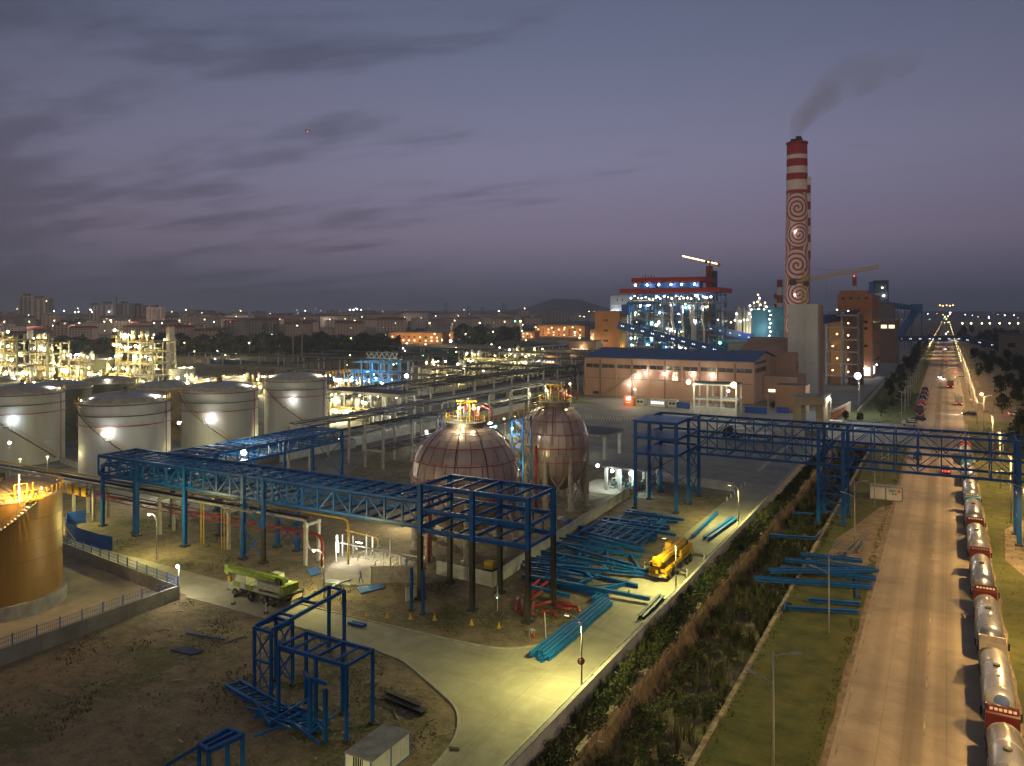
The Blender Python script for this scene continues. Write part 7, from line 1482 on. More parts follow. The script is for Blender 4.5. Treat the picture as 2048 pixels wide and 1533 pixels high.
# ------------------------------------------------------------------ ochre office buildings far off
for k, (u0, u1, d, h, lab) in enumerate(((778, 890, 930, 12, 'long ochre lit building left of the bright far lamp'), (892, 985, 1000, 11, 'long ochre lit building in the middle of the far row'), (990, 1068, 1080, 9, 'low ochre lit building right of the middle one'), (1070, 1165, 1150, 17, 'pale ochre far building behind the black roofed pink one'))):
    x, y = dp(u0, d); w_ = (u1-u0)/F*d/.873; t = T('office_building', lab, 'building', (x, y, 0)); t.box('wall', x, x+w_, y, y+14, 0, h, orange); t.box('roof', x-1, x+w_+1, y-1, y+15, h, h+1, dgrey)
    for r_ in range(2 if h < 14 else 3):
        for q in range(9):
            lit = random.random() < .45; t.box('window', x+4+q*w_*.105, x+6.6+q*w_*.105, y-.2, y+.1, 2+r_*4, 4+r_*4, E_win if lit else glass)
    for q in (.2, .5, .8): t.light((x+w_*q, y-12, 6), 7000, (1, .62, .28), 1)
x, y = dp(1036, 900); t = T('water_tower', 'pale small tower with two green lamps on top', 'tower', (x, y, 0)); t.box('shaft', x-3, x+3, y, y+5, 0, zz(645, 900), conc); lamp_on(t, (x-3.5, y-.5, zz(643, 900)), .9, 'g'); lamp_on(t, (x+3.5, y-.5, zz(643, 900)), .9, 'y')
# low sheds in the far yard
rnd = random.Random(14); shedm = [M('dim_blue_shed', (.04,.07,.14), .7), M('dim_grey_shed', (.14,.13,.13), .8), M('dim_brown_shed', (.12,.07,.05), .8), M('dim_teal_shed', (.04,.10,.11), .7)]
for k, (u, v, w, dpt, h, mi) in enumerate(((420, 728, 60, 12, 3, 0), (560, 694, 90, 20, 7, 1), (590, 722, 34, 14, 5, 2), (770, 712, 30, 10, 4, 1), (820, 708, 40, 12, 4, 3), (860, 722, 30, 12, 4, 0), (940, 712, 46, 14, 4, 1), (990, 700, 60, 14, 8, 1), (900, 735, 26, 9, 4, 3), (1010, 722, 40, 9, 5, 3), (700, 704, 36, 10, 4, 3), (480, 740, 40, 9, 3, 1), (760, 735, 24, 8, 4, 0), (1120, 742, 22, 8, 5, 2), (1060, 705, 60, 20, 8, 0))):
    x, y = gp(u, v); t = T('storage_shed', f"{['dim blue','grey','brown','dark teal'][mi]} low shed " + ['left of the far lamps behind the white tanks','below the dark treeline, long and pale','with piled goods behind the middle white tank','just right of the blue skeleton','beyond the blue skeleton under the ochre building','in front of the long ochre building','behind the middle concrete rack','with a long curved roof before the ochre row','beyond the yellow lamp','left of the far pink building','above the blue skeleton trusses','nearest behind the right end white tank','beyond the blue hoarding','between the pink hall and the far rack','left of the pink block at the ochre row'][k], 'shed', (x, y, 0))
    t.box('wall', x, x+w, y, y+dpt, 0, h, shedm[mi]); n = max(3, int(w/8))
    for q in range(n): t.box('roof_sheet', x-.5+(w+1)*q/n, x-.5+(w+1)*(q+1)/n-.15, y-.6, y+dpt+.6, h, h+.4, shedm[(mi+1) % 4])
    for q in range(3): t.box('door', x+3+q*w/3.4, x+6+q*w/3.4, y-.1, y+.1, 0, h*.75, dark)
    if k % 3 == 0: lamp_on(t, (x+w*rnd.random(), y-1, h+.5), .3, 'c', 500)
for k in range(40):
    u, v = rnd.uniform(680, 1160), rnd.uniform(686, 745); x, y = gp(u, v); d = F*H/(v-V0)
    t = T('work_light', 'tiny coloured work light in the far construction yard', 'lamp', (x, y, 0), 'work lights of the far yard'); t.bar('post', (x, y, 0), (x, y, 3), .12, .12, grey); lamp_on(t, (x, y-.2, 3.1), .0005*d+.1, rnd.choice('cwygyo'), 500 if k % 4 == 0 else 0)
# ------------------------------------------------------------------ the town on the horizon
wallm = [M('town_wall_cream', (.60,.50,.43), .9, 0, .1, .02), M('town_wall_grey', (.34,.31,.30), .9, 0, .1, .02), M('town_wall_pink', (.58,.42,.37), .9, 0, .1, .02), M('town_wall_dark', (.24,.20,.19), .9, 0, .1, .02)]
roofm = [M('town_red_roof', (.22,.05,.045), .9, 0, .15, .05), M('town_grey_roof', (.12,.11,.11), .9, 0, .15, .05)]
winm = M('town_window_glass', (.03,.03,.045), .3)
PRO = []
def town_proto(w, dpt, fl, wm, rm, pitched, lab):
    e = T('town_house', lab, 'building', (0,0,0), 'houses of the far town'); h = fl*3.1; e.box('wall', 0, w, 0, dpt, 0, h, wm)
    if pitched: b = MB(); b.prism([(-.8, h), (dpt+.8, h), (dpt/2, h+3)], -.6, w+.6); b.v = [(z, x, y) for x, y, z in b.v]; e.part('roof', b, rm)
    else: e.box('roof', -.4, w+.4, -.4, dpt+.4, h, h+.8, rm); e.box('stair_head', w*.3, w*.55, dpt*.3, dpt*.7, h+.8, h+3.2, wm)
    b = MB(); n = max(3, int(w/3.6))
    for f in range(fl):
        for i in range(n): x = w*(i+.28)/n; b.box(x, x+w/n*.45, -.12, .05, f*3.1+1, f*3.1+2.4)
    e.part('window', b, winm, kind='stuff'); 
    e.box('balcony', w*.1, w*.3, -1.1, -.13, 3.3, 4.2, wm)
    return e.e
specs = [(22, 12, 4, 0, 0, 0), (30, 13, 5, 2, 0, 1), (18, 11, 6, 1, 1, 0), (26, 12, 3, 3, 0, 1), (40, 14, 5, 0, 1, 0), (16, 12, 7, 2, 0, 0), (34, 13, 6, 1, 0, 1), (20, 10, 4, 3, 1, 0)]
for s in specs: PRO.append(town_proto(s[0], s[1], s[2], wallm[s[3]], roofm[s[4]], s[5], ['cream flat roofed','pink red roofed','grey tall flat roofed','dark low red roofed','long cream flat roofed','slim pink tall','long grey red roofed','small dark flat roofed'][specs.index(s)]+' town house among the houses beyond the dark trees'))
rnd = random.Random(77); used = set(); cnt = 0
rows = [(1000, 18, 500, 1.2), (1150, 0, 720, 1.3), (1300, 0, 900, 1.5), (1500, -30, 1020, 1.6), (1750, -60, 1080, 1.8), (2050, -80, 1200, 2.0), (2450, 0, 1180, 2.2)]
hillm = {1000: 0, 1150: 2, 1300: 4, 1500: 7, 1750: 10, 2050: 13, 2450: 16}
for d, ua, ub, sc in rows:
    u = -60
    while u < ub:
        if d < 1100 and (150 < u < 300 or u > 420): u += 30; continue
        i = rnd.randrange(8); x, y = dp(u, d*rnd.uniform(.95, 1.05)); s_ = sc*rnd.uniform(.75, 1.15); base = hillm[d]
        if i in used: o = copy_tree(PRO[i])
        else: o = PRO[i]; used.add(i)
        o.location = (x, y, base); o.scale = (s_, s_, rnd.uniform(.8, 1.2)*(1+.15*(sc-1))); o.rotation_euler = (0, 0, TH+rnd.uniform(-.5, .5)); cnt += 1
        u += specs[i][0]*s_*F/d*rnd.uniform(.95, 1.5)
# raised ground under the town and hill ridge
b = MB(); nu = 46
for j, (d, z) in enumerate(((930, -.5), (1100, 2), (1350, 5), (1600, 9), (1900, 12), (2300, 15), (2800, 17), (3600, 10), (5000, -2))):
    for i in range(nu): u = -1500+(2800)*i/(nu-1); b.v.append((*dp(u, d), z*(1 if u < 950 else max(0, 1-(u-950)/350))-.3))
b.f = [(j*nu+i, j*nu+i+1, (j+1)*nu+i+1, (j+1)*nu+i) for j in range(8) for i in range(nu-1)]
single('town_hill', b, M('dark_scrub_ground', (.05,.045,.035), .95, 0, .2, .01), kind='structure')
b = MB(); dH = 5200; nu = 60; prof = [(700,625),(900,622),(980,621),(1040,619),(1070,611),(1090,603),(1110,598),(1125,601),(1142,597),(1160,600),(1180,606),(1200,614),(1240,620),(1320,622),(1500,623),(1800,623),(2300,624)]
def pv(u):
    for (a, va), (c, vc) in zip(prof, prof[1:]):
        if a <= u <= c: return va+(vc-va)*(u-a)/(c-a)
    return 625
for i in range(nu):
    u = 700+1600*i/(nu-1); z = zz(pv(u)-random.uniform(0, .6), dH)
    b.v += [(*dp(u, dH-900), -2), (*dp(u, dH-350), z*.6), (*dp(u, dH), z), (*dp(u, dH+900), -2)]
b.f = [(i*4+k, i*4+4+k, i*4+5+k, i*4+1+k) for i in range(nu-1) for k in range(3)]
single('hills', b, M('far_hill_scrub', (.04,.045,.04), .95), kind='structure')
# taller landmark blocks
for k, (u0, u1, v, d, lab, mm) in enumerate(((38, 66, 592, 1500, 'left slab of the tall twin apartment block on the horizon', 0), (58, 97, 597, 1480, 'right slab of the tall twin apartment block on the horizon', 1), (175, 200, 610, 1700, 'dark high block left of the mast on the horizon', 3), (196, 232, 608, 1650, 'wide grey block just left of the mast on the horizon', 1), (234, 262, 607, 1680, 'grey block just right of the mast on the horizon', 1), (262, 290, 611, 1720, 'dark stepped block right of the mast on the horizon', 3), (293, 322, 615, 1300, 'tall red roofed house standing above the others', 2))):
    x, y = dp(u0, d); w_ = (u1-u0)/F*d; z = zz(v, d); t = T('apartment_block', lab, 'apartment block', local=True); t.box('wall', 0, w_, 0, 16, 0, z, wallm[mm]); t.box('roof', w_*.25, w_*.6, 2, 12, z, z+4, roofm[0 if k in (0, 6) else 1])
    for q in range(3): t.box('wall_bay', w_*(.12+q*.3), w_*(.12+q*.3)+w_*.14, -1, 0, 2, z-2, wallm[(mm+3) % 4])
    b = MB()
    for f in range(int(z/3.4)-1):
        for i in range(int(w_/4)): b.box(i*4+1, i*4+2.8, -.15, .05, f*3.4+2, f*3.4+3.6)
    t.part('window', b, winm, kind='stuff'); t.e.location = (x, y, 0); t.e.rotation_euler = (0, 0, TH)
x, y = dp(233, 1600); t = T('radio_mast', 'thin radio mast between the grey blocks on the horizon', 'mast', (x, y, 0)); t.bar('mast', (x, y, 0), (x, y, zz(595, 1600)), 1.6, 1.6, dgrey)
for k, u in enumerate((586, 604)):
    x, y = dp(u, 560); t = T('lightning_mast', ['left','right'][k]+' tall thin pale mast rising from the dark trees', 'mast', (x, y, 0)); t.bar('mast', (x, y, 0), (x, y, zz(637, 560)), .8, .8, M('pale_mast', (.3,.28,.27), .8), 'cyl')
def pylon(u, d, vt, lab):
    x, y = dp(u, d); z = zz(vt, d); t = T('pylon', lab, 'pylon', (x, y, 0), 'far power pylons'); w = z*.09
    for s in (-1, 1):
        for q in (-1, 1): t.bar('leg', (x+s*w, y+q*w, 0), (x+s*.4, y+q*.4, z), .35, .35, dgrey)
    for k in range(5): f = k/5; g = (k+1)/5; t.bar('lattice', (x-w*(1-f), y-w, z*f), (x+w*(1-g), y-w*(1-g), z*g), .25, .25, dgrey); t.bar('lattice', (x+w*(1-f), y-w, z*f), (x-w*(1-g), y-w*(1-g), z*g), .25, .25, dgrey)
    for f in (.72, .84, .95): t.bar('cross_arm', (x-w*1.4, y, z*f), (x+w*1.4, y, z*f), .3, .3, dgrey)
for u, d, vt in ((530, 640, 646), (552, 660, 648), (938, 1500, 612), (965, 1500, 614), (892, 1800, 606), (1008, 1800, 606), (1280, 1900, 605), (1195, 1300, 628)): pylon(u, d, vt, 'slender lattice power pylon rising above the dark trees')
for v in (654, 660): 
    a = Vector((*dp(520, 640), zz(v-3, 640))); c = Vector((*dp(575, 660), zz(v, 660)))
    b = MB(); b.pipe([a.lerp(c, q/6)-Vector((0,0,1.5*sin(pi*q/6))) for q in range(7)], .12, 4); single('power_line', b, dgrey, ['upper','lower'][v == 660]+' power line hanging between the two pylons left of the masts', 'cable')
# town lights
rnd = random.Random(41); t = T('town_lights', 'scattered small window and street lights across the far town', 'lights', (*dp(500, 1500), 0)); t.e['kind'] = 'stuff'
groups = {}
for k in range(105):
    u = rnd.uniform(0, 1300) if k < 78 else rnd.uniform(1760, 2048); d = rnd.choice((1050, 1250, 1450, 1700, 2100, 2600)); v = rnd.uniform(628, 668) if d < 1400 else rnd.uniform(617, 640)
    if k >= 78: d = rnd.uniform(1500, 2600); v = rnd.uniform(624, 640)
    z = max(3, zz(v, d)); kk = rnd.choice('wwccyyyogr'); groups.setdefault(kk, []).append((*dp(u, d*.94), z, d*.00026*rnd.uniform(.5, 1.6)))
for u, v, d, kk, r in ((128,622,1600,'w',1.0),(150,625,1600,'w',1.2),(157,624,1600,'c',1.1),(181,620,1690,'c',1.3),(184,624,1690,'w',.9),(218,624,1640,'c',1.4),(93,603,1470,'y',1.1),(221,641,1240,'w',1.1),(223,645,1240,'o',1.0),(372,620,2000,'y',1.6),(481,622,2000,'y',1.5),(700,620,2600,'w',2.3),(707,620,2600,'c',2.3),(714,619,2600,'w',2.4),(722,620,2600,'c',1.8),(765,623,2600,'o',1.4),(928,620,2600,'g',2.6),(939,629,2400,'c',1.6),(998,623,2600,'c',2.2),(1088,630,2400,'o',2.4),(1085,629,2400,'y',1.6),(1125,630,2400,'c',1.2),(1045,650,1500,'c',1.2),(615,263,3000,'r',2.2)):
    groups.setdefault(kk, []).append((*dp(u, d), zz(v, d), r*.75))
red_air = groups['r'].pop()
for kk, lst in groups.items():
    b = MB()
    for x, y, z, r in lst: b.sphere((x, y, z), r, 6, 4)
    t.part({'w':'white_lights','c':'cool_lights','y':'yellow_lights','o':'orange_lights','g':'green_lights','r':'red_lights'}[kk], b, {'w':E_white,'c':E_cool,'y':E_yel,'o':E_org,'g':E_grn,'r':E_red}[kk], kind='stuff')
x, y, z, r = red_air; t = T('aircraft', 'tiny red light of an aircraft high in the dusk sky', 'aircraft', (x, y, z)); t.bulb((x, y, z), 1.6, E_red, 'nav_light'); t.bar('fuselage', (x-12, y, z+2), (x+12, y, z+2.4), 2.2, 2.2, dgrey, 'cyl'); t.bar('wing', (x+1, y-12, z+2.4), (x+1, y+12, z+2.4), .4, 2.5, dgrey); t.bar('tail_fin', (x-11, y, z+2.5), (x-12, y, z+6), 1.8, .3, dgrey)
t = T('far_promenade_lamps', 'row of far street lamps along the horizon right of the highway', 'street lamp', (*dp(1960, 1900), 0), 'horizon lamps')
for u in range(1925, 2049, 19): lamp_on(t, (*dp(u+random.uniform(-3, 3), 1900), 9), 1.7, 'y'); 
for u, v in ((1880, 610), (1886, 611), (1893, 610), (1900, 611), (1906, 610)): t.bulb((*dp(u, 2600), zz(v+1, 2600)), 1.8, E_org)
rn = random.Random(55)  # extra pole lights, added to make the town houses brighter
for k in range(22):
    d = rn.choice((980, 1120, 1270, 1450, 1700)); 
    tl = T('added_town_light', 'added warm light on a pole brightening the houses of the far town', 'street lamp', (*dp(-40+k*50, d), 0), 'added lights of the far town'); x, y = dp(-40+k*50, d); tl.bar('pole', (x, y, 0), (x, y, 22), .4, .4, dgrey); lamp_on(tl, (x, y-1, 22.5), .7, 'y', 60000, (1, .78, .55))
# ------------------------------------------------------------------ vegetation
def inpoly(x, y, P_):
    c = False
    for (xa, ya), (xb, yb) in zip(P_, P_[1:]+P_[:1]):
        if (ya > y) != (yb > y) and x < (xb-xa)*(y-ya)/(yb-ya)+xa: c = not c
    return c
leafm = M('dark_foliage', (.022, .034, .012), .9, 0, .4, .6, col2=(.045, .05, .016)); reedm = M('dry_reeds', (.105, .095, .03), .95, 0, .4, .18, col2=(.025, .045, .010)); bushm = M('scrub_leaves', (.022,.042,.010), .95, 0, .4, .3, col2=(.06,.065,.02))
def leaf_cloud(rnd, n, rx, ry, h, z0, s):
    b = MB(); lob = [(rnd.uniform(-.6,.6)*rx, rnd.uniform(-.6,.6)*ry, z0+h*rnd.uniform(.25,.85), rnd.uniform(.35,.6)) for _ in range(9)]
    for k in range(n):
        lx, ly, lz, lr = lob[rnd.randrange(9)]; a = rnd.uniform(0, 6.28); e = rnd.uniform(-1.2, 1.57); q = rnd.uniform(.55, 1.05)*lr
        x = lx+rx*q*cos(a)*cos(e); y = ly+ry*q*sin(a)*cos(e); z = lz+h*.6*q*sin(e); c = Vector((x, y, max(z0*.5, z)))
        d1 = Vector((rnd.gauss(0,1), rnd.gauss(0,1), rnd.gauss(0,.7))).normalized()*s*rnd.uniform(.6,1.4); d2 = d1.cross(Vector((rnd.gauss(0,1), rnd.gauss(0,1), rnd.gauss(0,1)))).normalized()*s*.6
        b.add([c-d1, c+d2, c+d1, c-d2], [(0,1,2,3)])
    return b
trees = []
for k in range(4):
    rnd = random.Random(100+k); t = T('tree', 'dark leafy tree in the plantation beside the highway', 'tree', (0,0,0), 'trees beside the highway')
    h = 5.5+k*.7; t.part('trunk', MB().pipe([(0,0,0), (.1,0,h*.3), (.05,.1,h*.7)], .14, 7), brown, True)
    for q in range(3): t.bar('limb', (.05, 0, h*.35+q*.4), (cos(q*2.1)*1.1, sin(q*2.1)*1.1, h*.62+q*.3), .09, .09, brown)
    t.part('crown', leaf_cloud(rnd, 760, 2.5, 2.5, h*.85, h*.10, .34), leafm, kind=None); trees.append(t.e)
rnd = random.Random(61); first = set(); n = 0
def put_tree(x, y, s, lab=None, grp=None):
    global n
    i = rnd.randrange(4)
    o = copy_tree(trees[i]) if i in first else trees[i]; first.add(i)
    o.location = (x, y, 0); o.scale = (s, s, s*rnd.uniform(.85, 1.15)); o.rotation_euler = (0, 0, rnd.uniform(0, 6.28))
    if lab: o['label'] = lab
    if grp: o['group'] = grp
for k in range(190):
    y = 150+(k/150)**1.6*900; x = rnd.uniform(15, 45) if k % 3 else rnd.uniform(14, 20)
    if 300 < y < 325 or 490 < y < 512: continue
    put_tree(x+ (y-150)*.02*rnd.random()*3, y, rnd.uniform(.7, 1.15)*(1+(y-150)/1400), 'dark leafy tree right of the highway '+('beside the truss bridge and the junction' if y < 300 else 'between the two side roads' if y < 490 else 'beyond the second side road, before the conveyor bridge' if y < 760 else 'far away beyond the conveyor bridge'))
for k in range(70): y = 300+k*11+rnd.uniform(-4, 4); put_tree(rnd.uniform(-25, -15.5), y, rnd.uniform(.45, .8)*(1+(y-300)/900), 'dark bushy tree on the green bank left of the highway, '+('near the junction' if y < 420 else 'halfway to the conveyor bridge' if y < 700 else 'close to the conveyor bridge' if y < 850 else 'beyond the conveyor bridge'), 'trees on the left bank')
for u, v in ((1545, 815), (1720, 838), (1690, 838), (1385, 795)): put_tree(*gp(u, v+4), .5, 'small dark tree near the entrance gate and the yard', 'yard trees')
# far treeline: one dark mass of leaf clumps
rnd = random.Random(5); b = MB()
def mass(u0, u1, d0, d1, h, n, s, z0=0):
    for k in range(n):
        u = rnd.uniform(u0, u1); d = rnd.uniform(d0, d1); x, y = dp(u, d); hh = h*(.72+.28*sin(u*.11)*cos(u*.047+1)); z = z0+rnd.uniform(0, 1)**.6*hh; c = Vector((x, y, z))
        d1_ = Vector((rnd.gauss(0,1), rnd.gauss(0,1), rnd.gauss(0,.6))).normalized()*s*rnd.uniform(.6,1.4); d2 = d1_.cross(Vector((rnd.gauss(0,1), rnd.gauss(0,1), rnd.gauss(0,1)))).normalized()*s*.7; b.add([c-d1_, c+d2, c+d1_, c-d2], [(0,1,2,3)])
mass(-40, 250, 700, 860, 11, 5000, 2.6); mass(150, 225, 640, 700, 16, 900, 2.6); mass(230, 800, 640, 860, 15, 12000, 2.4); mass(910, 1040, 860, 1020, 22, 4500, 3.0); mass(90, 140, 1350, 1450, 22, 1200, 4); mass(140, 210, 1350, 1500, 26, 1500, 4); mass(800, 1240, 1250, 1500, 9, 3000, 4)
single('treeline', b, M('far_dark_foliage', (.025,.032,.018), .95, 0, .4, .05), 'dark mass of trees between the plant and the far town', 'trees', kind='stuff')
# weeds and tall grass: bushes along the wall, reeds in the channel, tufts on the bank
rnd = random.Random(19); b = MB(); b2 = MB()
def tuft(bb, x, y, z, h, n, spread_, w):
    for k in range(n):
        a = rnd.uniform(0, 6.28); r = rnd.uniform(.1, 1)*spread_; tx, ty = x+cos(a)*r, y+sin(a)*r; hh = h*rnd.uniform(.6, 1.1); wx, wy = -sin(a)*w, cos(a)*w
        bx, by = x+cos(a)*r*.3, y+sin(a)*r*.3; mx, my = (bx*.45+tx*.55), (by*.45+ty*.55)
        bb.add([(bx-wx, by-wy, z), (bx+wx, by+wy, z), (mx+wx*.8, my+wy*.8, z+hh*.75), (mx-wx*.8, my-wy*.8, z+hh*.75), (tx, ty, z+hh)], [(0,1,2,3), (3,2,4)])
yy = 36
while yy < 236:
    dens = 1 if yy < 130 else .6
    for k in range(int(5*dens)):
        x = rnd.uniform(-25.6, -18.6); tuft(b, x, yy+rnd.uniform(0, 2), -2.6 if x < -19.2 else -1.5, rnd.uniform(1.0, 2.8), 22, 1.1, .022 if yy < 90 else .04)
    for k in range(int(14*dens)):
        x = rnd.uniform(-28.7, -26.9); tuft(b2, x, yy+rnd.uniform(0, 2), -.3, (rnd.uniform(.5, 1.9) if 60 < yy < 104 or 118 < yy < 140 else rnd.uniform(.2, .7)), 12, .7, .04 if yy < 90 else .06)
    yy += 2.0
for k in range(170):
    x, y = rnd.uniform(-25.4, -18.9), 40+190*rnd.random()**1.5; c = leaf_cloud(random.Random(900+k), 190, rnd.uniform(.7, 1.3), rnd.uniform(.9, 1.8), rnd.uniform(.9, 1.9), .1, .15)
    b2.add([(vx+x, vy+y, vz-2.5) for vx, vy, vz in c.v], c.f)
for k in range(210):
    x, y = rnd.uniform(-28.3, -26.0), 36+170*rnd.random(); hb = 1.0 if not 58 < y < 150 else 1.7; c = leaf_cloud(random.Random(700+k), 150, rnd.uniform(.6, 1.1), rnd.uniform(.9, 1.7), rnd.uniform(.6, 1.1)*hb, .1, .13)
    b2.add([(vx+x, vy+y, vz-.3) for vx, vy, vz in c.v], c.f)
single('reeds', b, reedm, 'tall dry reeds filling the sunken channel', 'reeds', kind='stuff'); single('undergrowth', b2, bushm, 'dark weeds between the white wall and the channel edge', 'undergrowth', kind='stuff')
b = MB()
for k in range(3400):
    x, y = (rnd.choice((rnd.uniform(-17.3, -16.6), rnd.uniform(-9.8, -9.1))), rnd.uniform(40, 235)) if k % 2 else (rnd.uniform(-30.6, -29.6), rnd.uniform(40, 235))
    if k % 5 == 0: x, y = rnd.uniform(6.2, 16), rnd.uniform(70, 235)
    tuft(b, x, y, 0, rnd.uniform(.08, .24), 5, .2, .03)
single('grass', b, turf, 'short rough grass on the verges beside the highway', 'grass', kind='stuff')
b = MB()
for k in range(5200):
    r_ = rnd.random()
    if r_ < .5: x, y = rnd.uniform(-83, -37), rnd.uniform(38, 65.5)
    elif r_ < .75: x, y = rnd.uniform(-122, -62), rnd.uniform(74, 92)
    else: x, y = rnd.uniform(-60, -38), rnd.uniform(73, 86)
    if x > -37.5-(65-y)*.0 and y > 50: continue
    if (x+36)**2+(y-50)**2 < 3: continue
    if inpoly(x, y, R): continue
    nzv = sin(x*.31+1.3)*cos(y*.37)+.6*sin(x*.83+y*.5)
    if nzv < .25+rnd.random()*.5: continue
    for q in range(3): tuft(b, x+rnd.gauss(0,.4), y+rnd.gauss(0,.4), 0, rnd.uniform(.06, .26), 4, .16, .03)
single('weeds', b, M('weed_blades', (.07,.085,.022), .95, 0, .4, .3, col2=(.13,.11,.04)), 'patchy weeds over the bare building ground', 'weeds', kind='stuff')
# big loose bushes by the channel
for k, (x, y, s) in enumerate(((-27.6, 62, 1.5), (-27.9, 72, 1.9), (-27.4, 80, 1.6), (-27.8, 92, 1.8), (-27.2, 104, 1.5), (-28, 87, 1.4), (-27.6, 122, 1.5), (-27.8, 138, 1.6), (-27.5, 170, 1.8), (-22.5, 150, 2.0), (-22, 78, 1.6), (-23.5, 60, 1.7), (-21.8, 98, 1.6), (-20.5, 68, 1.2), (-27.8, 56, 1.4), (-22.4, 172, 2.4), (-20.6, 196, 2.2))+tuple((random.uniform(-28.1, -25.8) if q % 3 else random.uniform(-24.5, -19.5), 55+q*3.6+random.uniform(-1, 1), random.uniform(1.1, 2.1)) for q in range(44))):
    t = T('bush', 'loose dark bush '+('by the white wall ' if x < -25.7 else 'down in the channel ')+('below the junction lamp' if y < 72 else 'opposite the girder bundles' if y < 95 else 'opposite the yellow crane' if y < 118 else 'opposite the far road lamp' if y < 145 else 'beyond the truss bridge'), 'bush', (x, y, -.4), 'bushes of the channel'); t.part('foliage', leaf_cloud(random.Random(300+k), 420, s*.9, s*1.5, s*1.5, .1, .16), bushm); 
    for g in t.e.children: g.location = (0, 0, 0)
    t.bar('stem', (x, y, -.8), (x+.1, y, s*.5), .08, .08, brown)
for k in range(26):
    x, y = gp(rnd.uniform(1680, 1780), rnd.uniform(836, 850)); t = T('hedge_bush', 'small clipped green bush in the bed beside the red banner', 'bush', (x, y, 0), 'flower bed bushes'); t.part('foliage', leaf_cloud(random.Random(400+k), 90, 1.0, .8, .9, .0, .2), M('bright_green_leaves', (.10,.17,.03), .9, 0, .3, .6)); 
    for g in t.e.children: g.location = (0, 0, 0)
    t.bar('stem', (x, y, 0), (x, y, .5), .06, .06, brown)
b = MB(); rn = random.Random(88)
for k in range(150):
    x, y = gp(rn.uniform(280, 1240), rn.uniform(1150, 1500)) if k % 3 else gp(rn.uniform(1000, 1340), rn.uniform(1030, 1260))
    if inpoly(x, y, R) or y > 87 and x < -52: continue
    a = rn.uniform(0, 3.1); l = rn.uniform(.2, 1.5); b.beam((x, y, .05), (x+cos(a)*l, y+sin(a)*l, .07+rn.random()*.08), rn.uniform(.06, .3), rn.uniform(.03, .08))
single('litter', b, M('pale_scrap_wood', (.30,.26,.19), .85, 0, .4, .9), 'scattered boards and scraps on the bare ground', 'litter', kind='stuff')
# ------------------------------------------------------------------ stones scattered over the earth
b = MB()
for k in range(520):
    x, y = rnd.uniform(-80, -37), rnd.uniform(40, 65); x, y = (x, y) if k % 3 else (rnd.uniform(-60, -38), rnd.uniform(73, 85))
    if inpoly(x, y, R): continue
    s = rnd.uniform(.05, .17); b.sphere((x, y, s*.3), s, 5, 4, .6)
single('gravel', b, sand, 'scattered stones and clods over the bare ground', 'stones', kind='stuff')
# ------------------------------------------------------------------ smoke from the chimney
sm = bpy.data.materials.new('chimney_smoke_volume'); sm.use_nodes = True; nt = sm.node_tree; nt.nodes.clear(); o_ = nt.nodes.new('ShaderNodeOutputMaterial'); pv_ = nt.nodes.new('ShaderNodeVolumePrincipled'); pv_.inputs['Color'].default_value = (.96, .86, .70, 1)
tcn = nt.nodes.new('ShaderNodeTexCoord'); s_ = nt.nodes.new('ShaderNodeSeparateXYZ'); nt.links.new(tcn.outputs['Object'], s_.inputs[0])
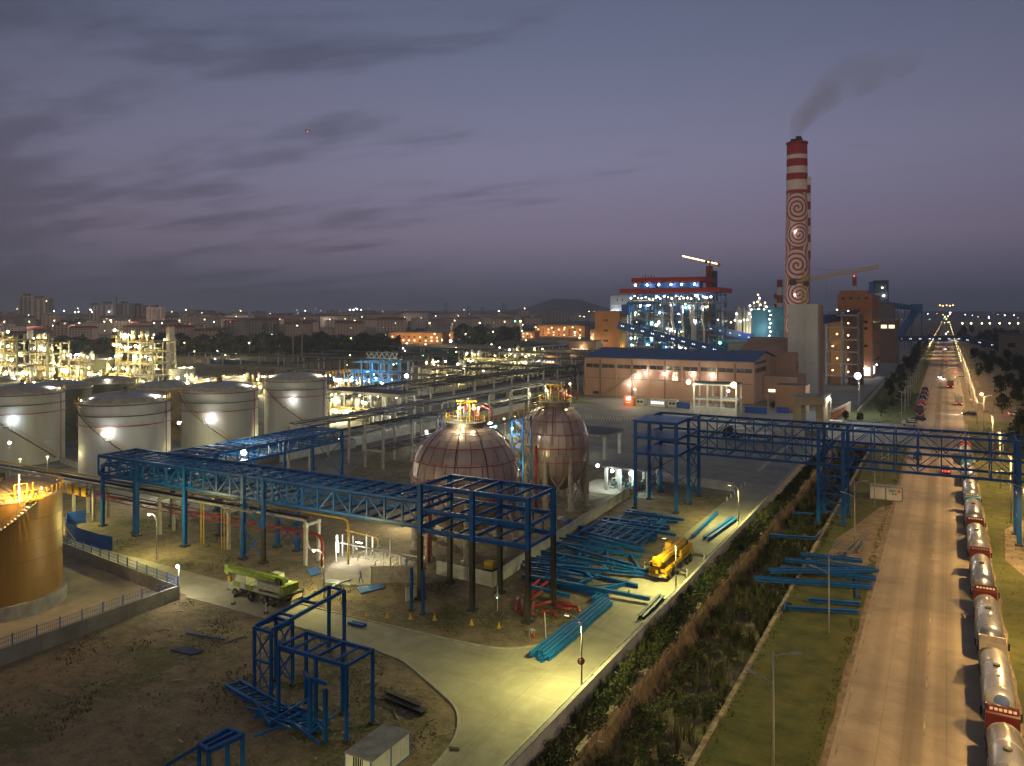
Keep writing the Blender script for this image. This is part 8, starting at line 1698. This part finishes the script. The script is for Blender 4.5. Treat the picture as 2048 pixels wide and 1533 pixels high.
# object space: x runs along the plume 0..1 of its length, noise gives ragged edges
nz_ = nt.nodes.new('ShaderNodeTexNoise'); nz_.inputs['Scale'].default_value = .06; nz_.inputs['Detail'].default_value = 3; nt.links.new(tcn.outputs['Object'], nz_.inputs['Vector'])
PL = [Vector((*dp(1586, 412), 128.5)), Vector((*dp(1596, 414), zz(255, 414))), Vector((*dp(1618, 418), zz(218, 418))), Vector((*dp(1668, 424), zz(176, 424))), Vector((*dp(1730, 430), zz(138, 430))), Vector((*dp(1800, 436), zz(95, 436)))]
PR = [2.6, 4.6, 7.2, 9.5, 13, 17]
O0 = PL[0]
pz = mth(nt, 'SUBTRACT', s_.outputs[2], 0.0)
fall = ramp(nt, mth(nt, 'DIVIDE', pz, 52.0), [(0.0, .06), (.2, .034), (.5, .020), (.85, .010), (1.0, 0.0)])
dn = mth(nt, 'MULTIPLY', mth(nt, 'MULTIPLY', fall, 1.25), mth(nt, 'MAXIMUM', mth(nt, 'MULTIPLY', mth(nt, 'SUBTRACT', nz_.outputs[0], .30), 3.2), 0.0))
nt.links.new(dn, pv_.inputs['Density']); nt.links.new(pv_.outputs[0], o_.inputs[1])
def fine(P_, R_, k=4):
    out = []; rr = []
    for i in range(len(P_)-1):
        for q in range(k): f = q/k; out.append(P_[i].lerp(P_[i+1], f)); rr.append(R_[i]+(R_[i+1]-R_[i])*f)
    return out+[P_[-1]], rr+[R_[-1]]
pp, rr = fine(PL, PR); b = MB(); n_ = 16; vs = []
for i, p in enumerate(pp):
    tg_ = (pp[min(i+1, len(pp)-1)]-pp[max(0, i-1)]).normalized(); x_ = Vector((0,1,0)).cross(tg_).normalized(); y_ = tg_.cross(x_)
    for k in range(n_): a = 2*pi*k/n_; w_ = rr[i]*(1+.12*sin(3*a+i*.8)); vs.append(p+(x_*cos(a)+y_*sin(a))*w_-O0)
b.add(vs, [(i*n_+k, i*n_+(k+1) % n_, (i+1)*n_+(k+1) % n_, (i+1)*n_+k) for i in range(len(pp)-1) for k in range(n_)]+[tuple(range(n_-1,-1,-1)), tuple(range((len(pp)-1)*n_, len(pp)*n_))])
so_ = single('smoke', b, sm, 'thin grey smoke plume drifting right from the spiral chimney', 'smoke', kind='stuff'); so_.location = O0
# ------------------------------------------------------------------ haze
hm = bpy.data.materials.new('haze_volume'); hm.use_nodes = True; nt = hm.node_tree; nt.nodes.clear(); o_ = nt.nodes.new('ShaderNodeOutputMaterial'); pv_ = nt.nodes.new('ShaderNodeVolumePrincipled'); pv_.inputs['Color'].default_value = (.80, .86, 1.0, 1); pv_.inputs['Density'].default_value = .00018; pv_.inputs['Anisotropy'].default_value = .2; nt.links.new(pv_.outputs[0], o_.inputs[1])
HAZE = True
if HAZE: single('haze', MB().box(-7000, 5000, -300, 11000, -4, 240), hm, kind='stuff')
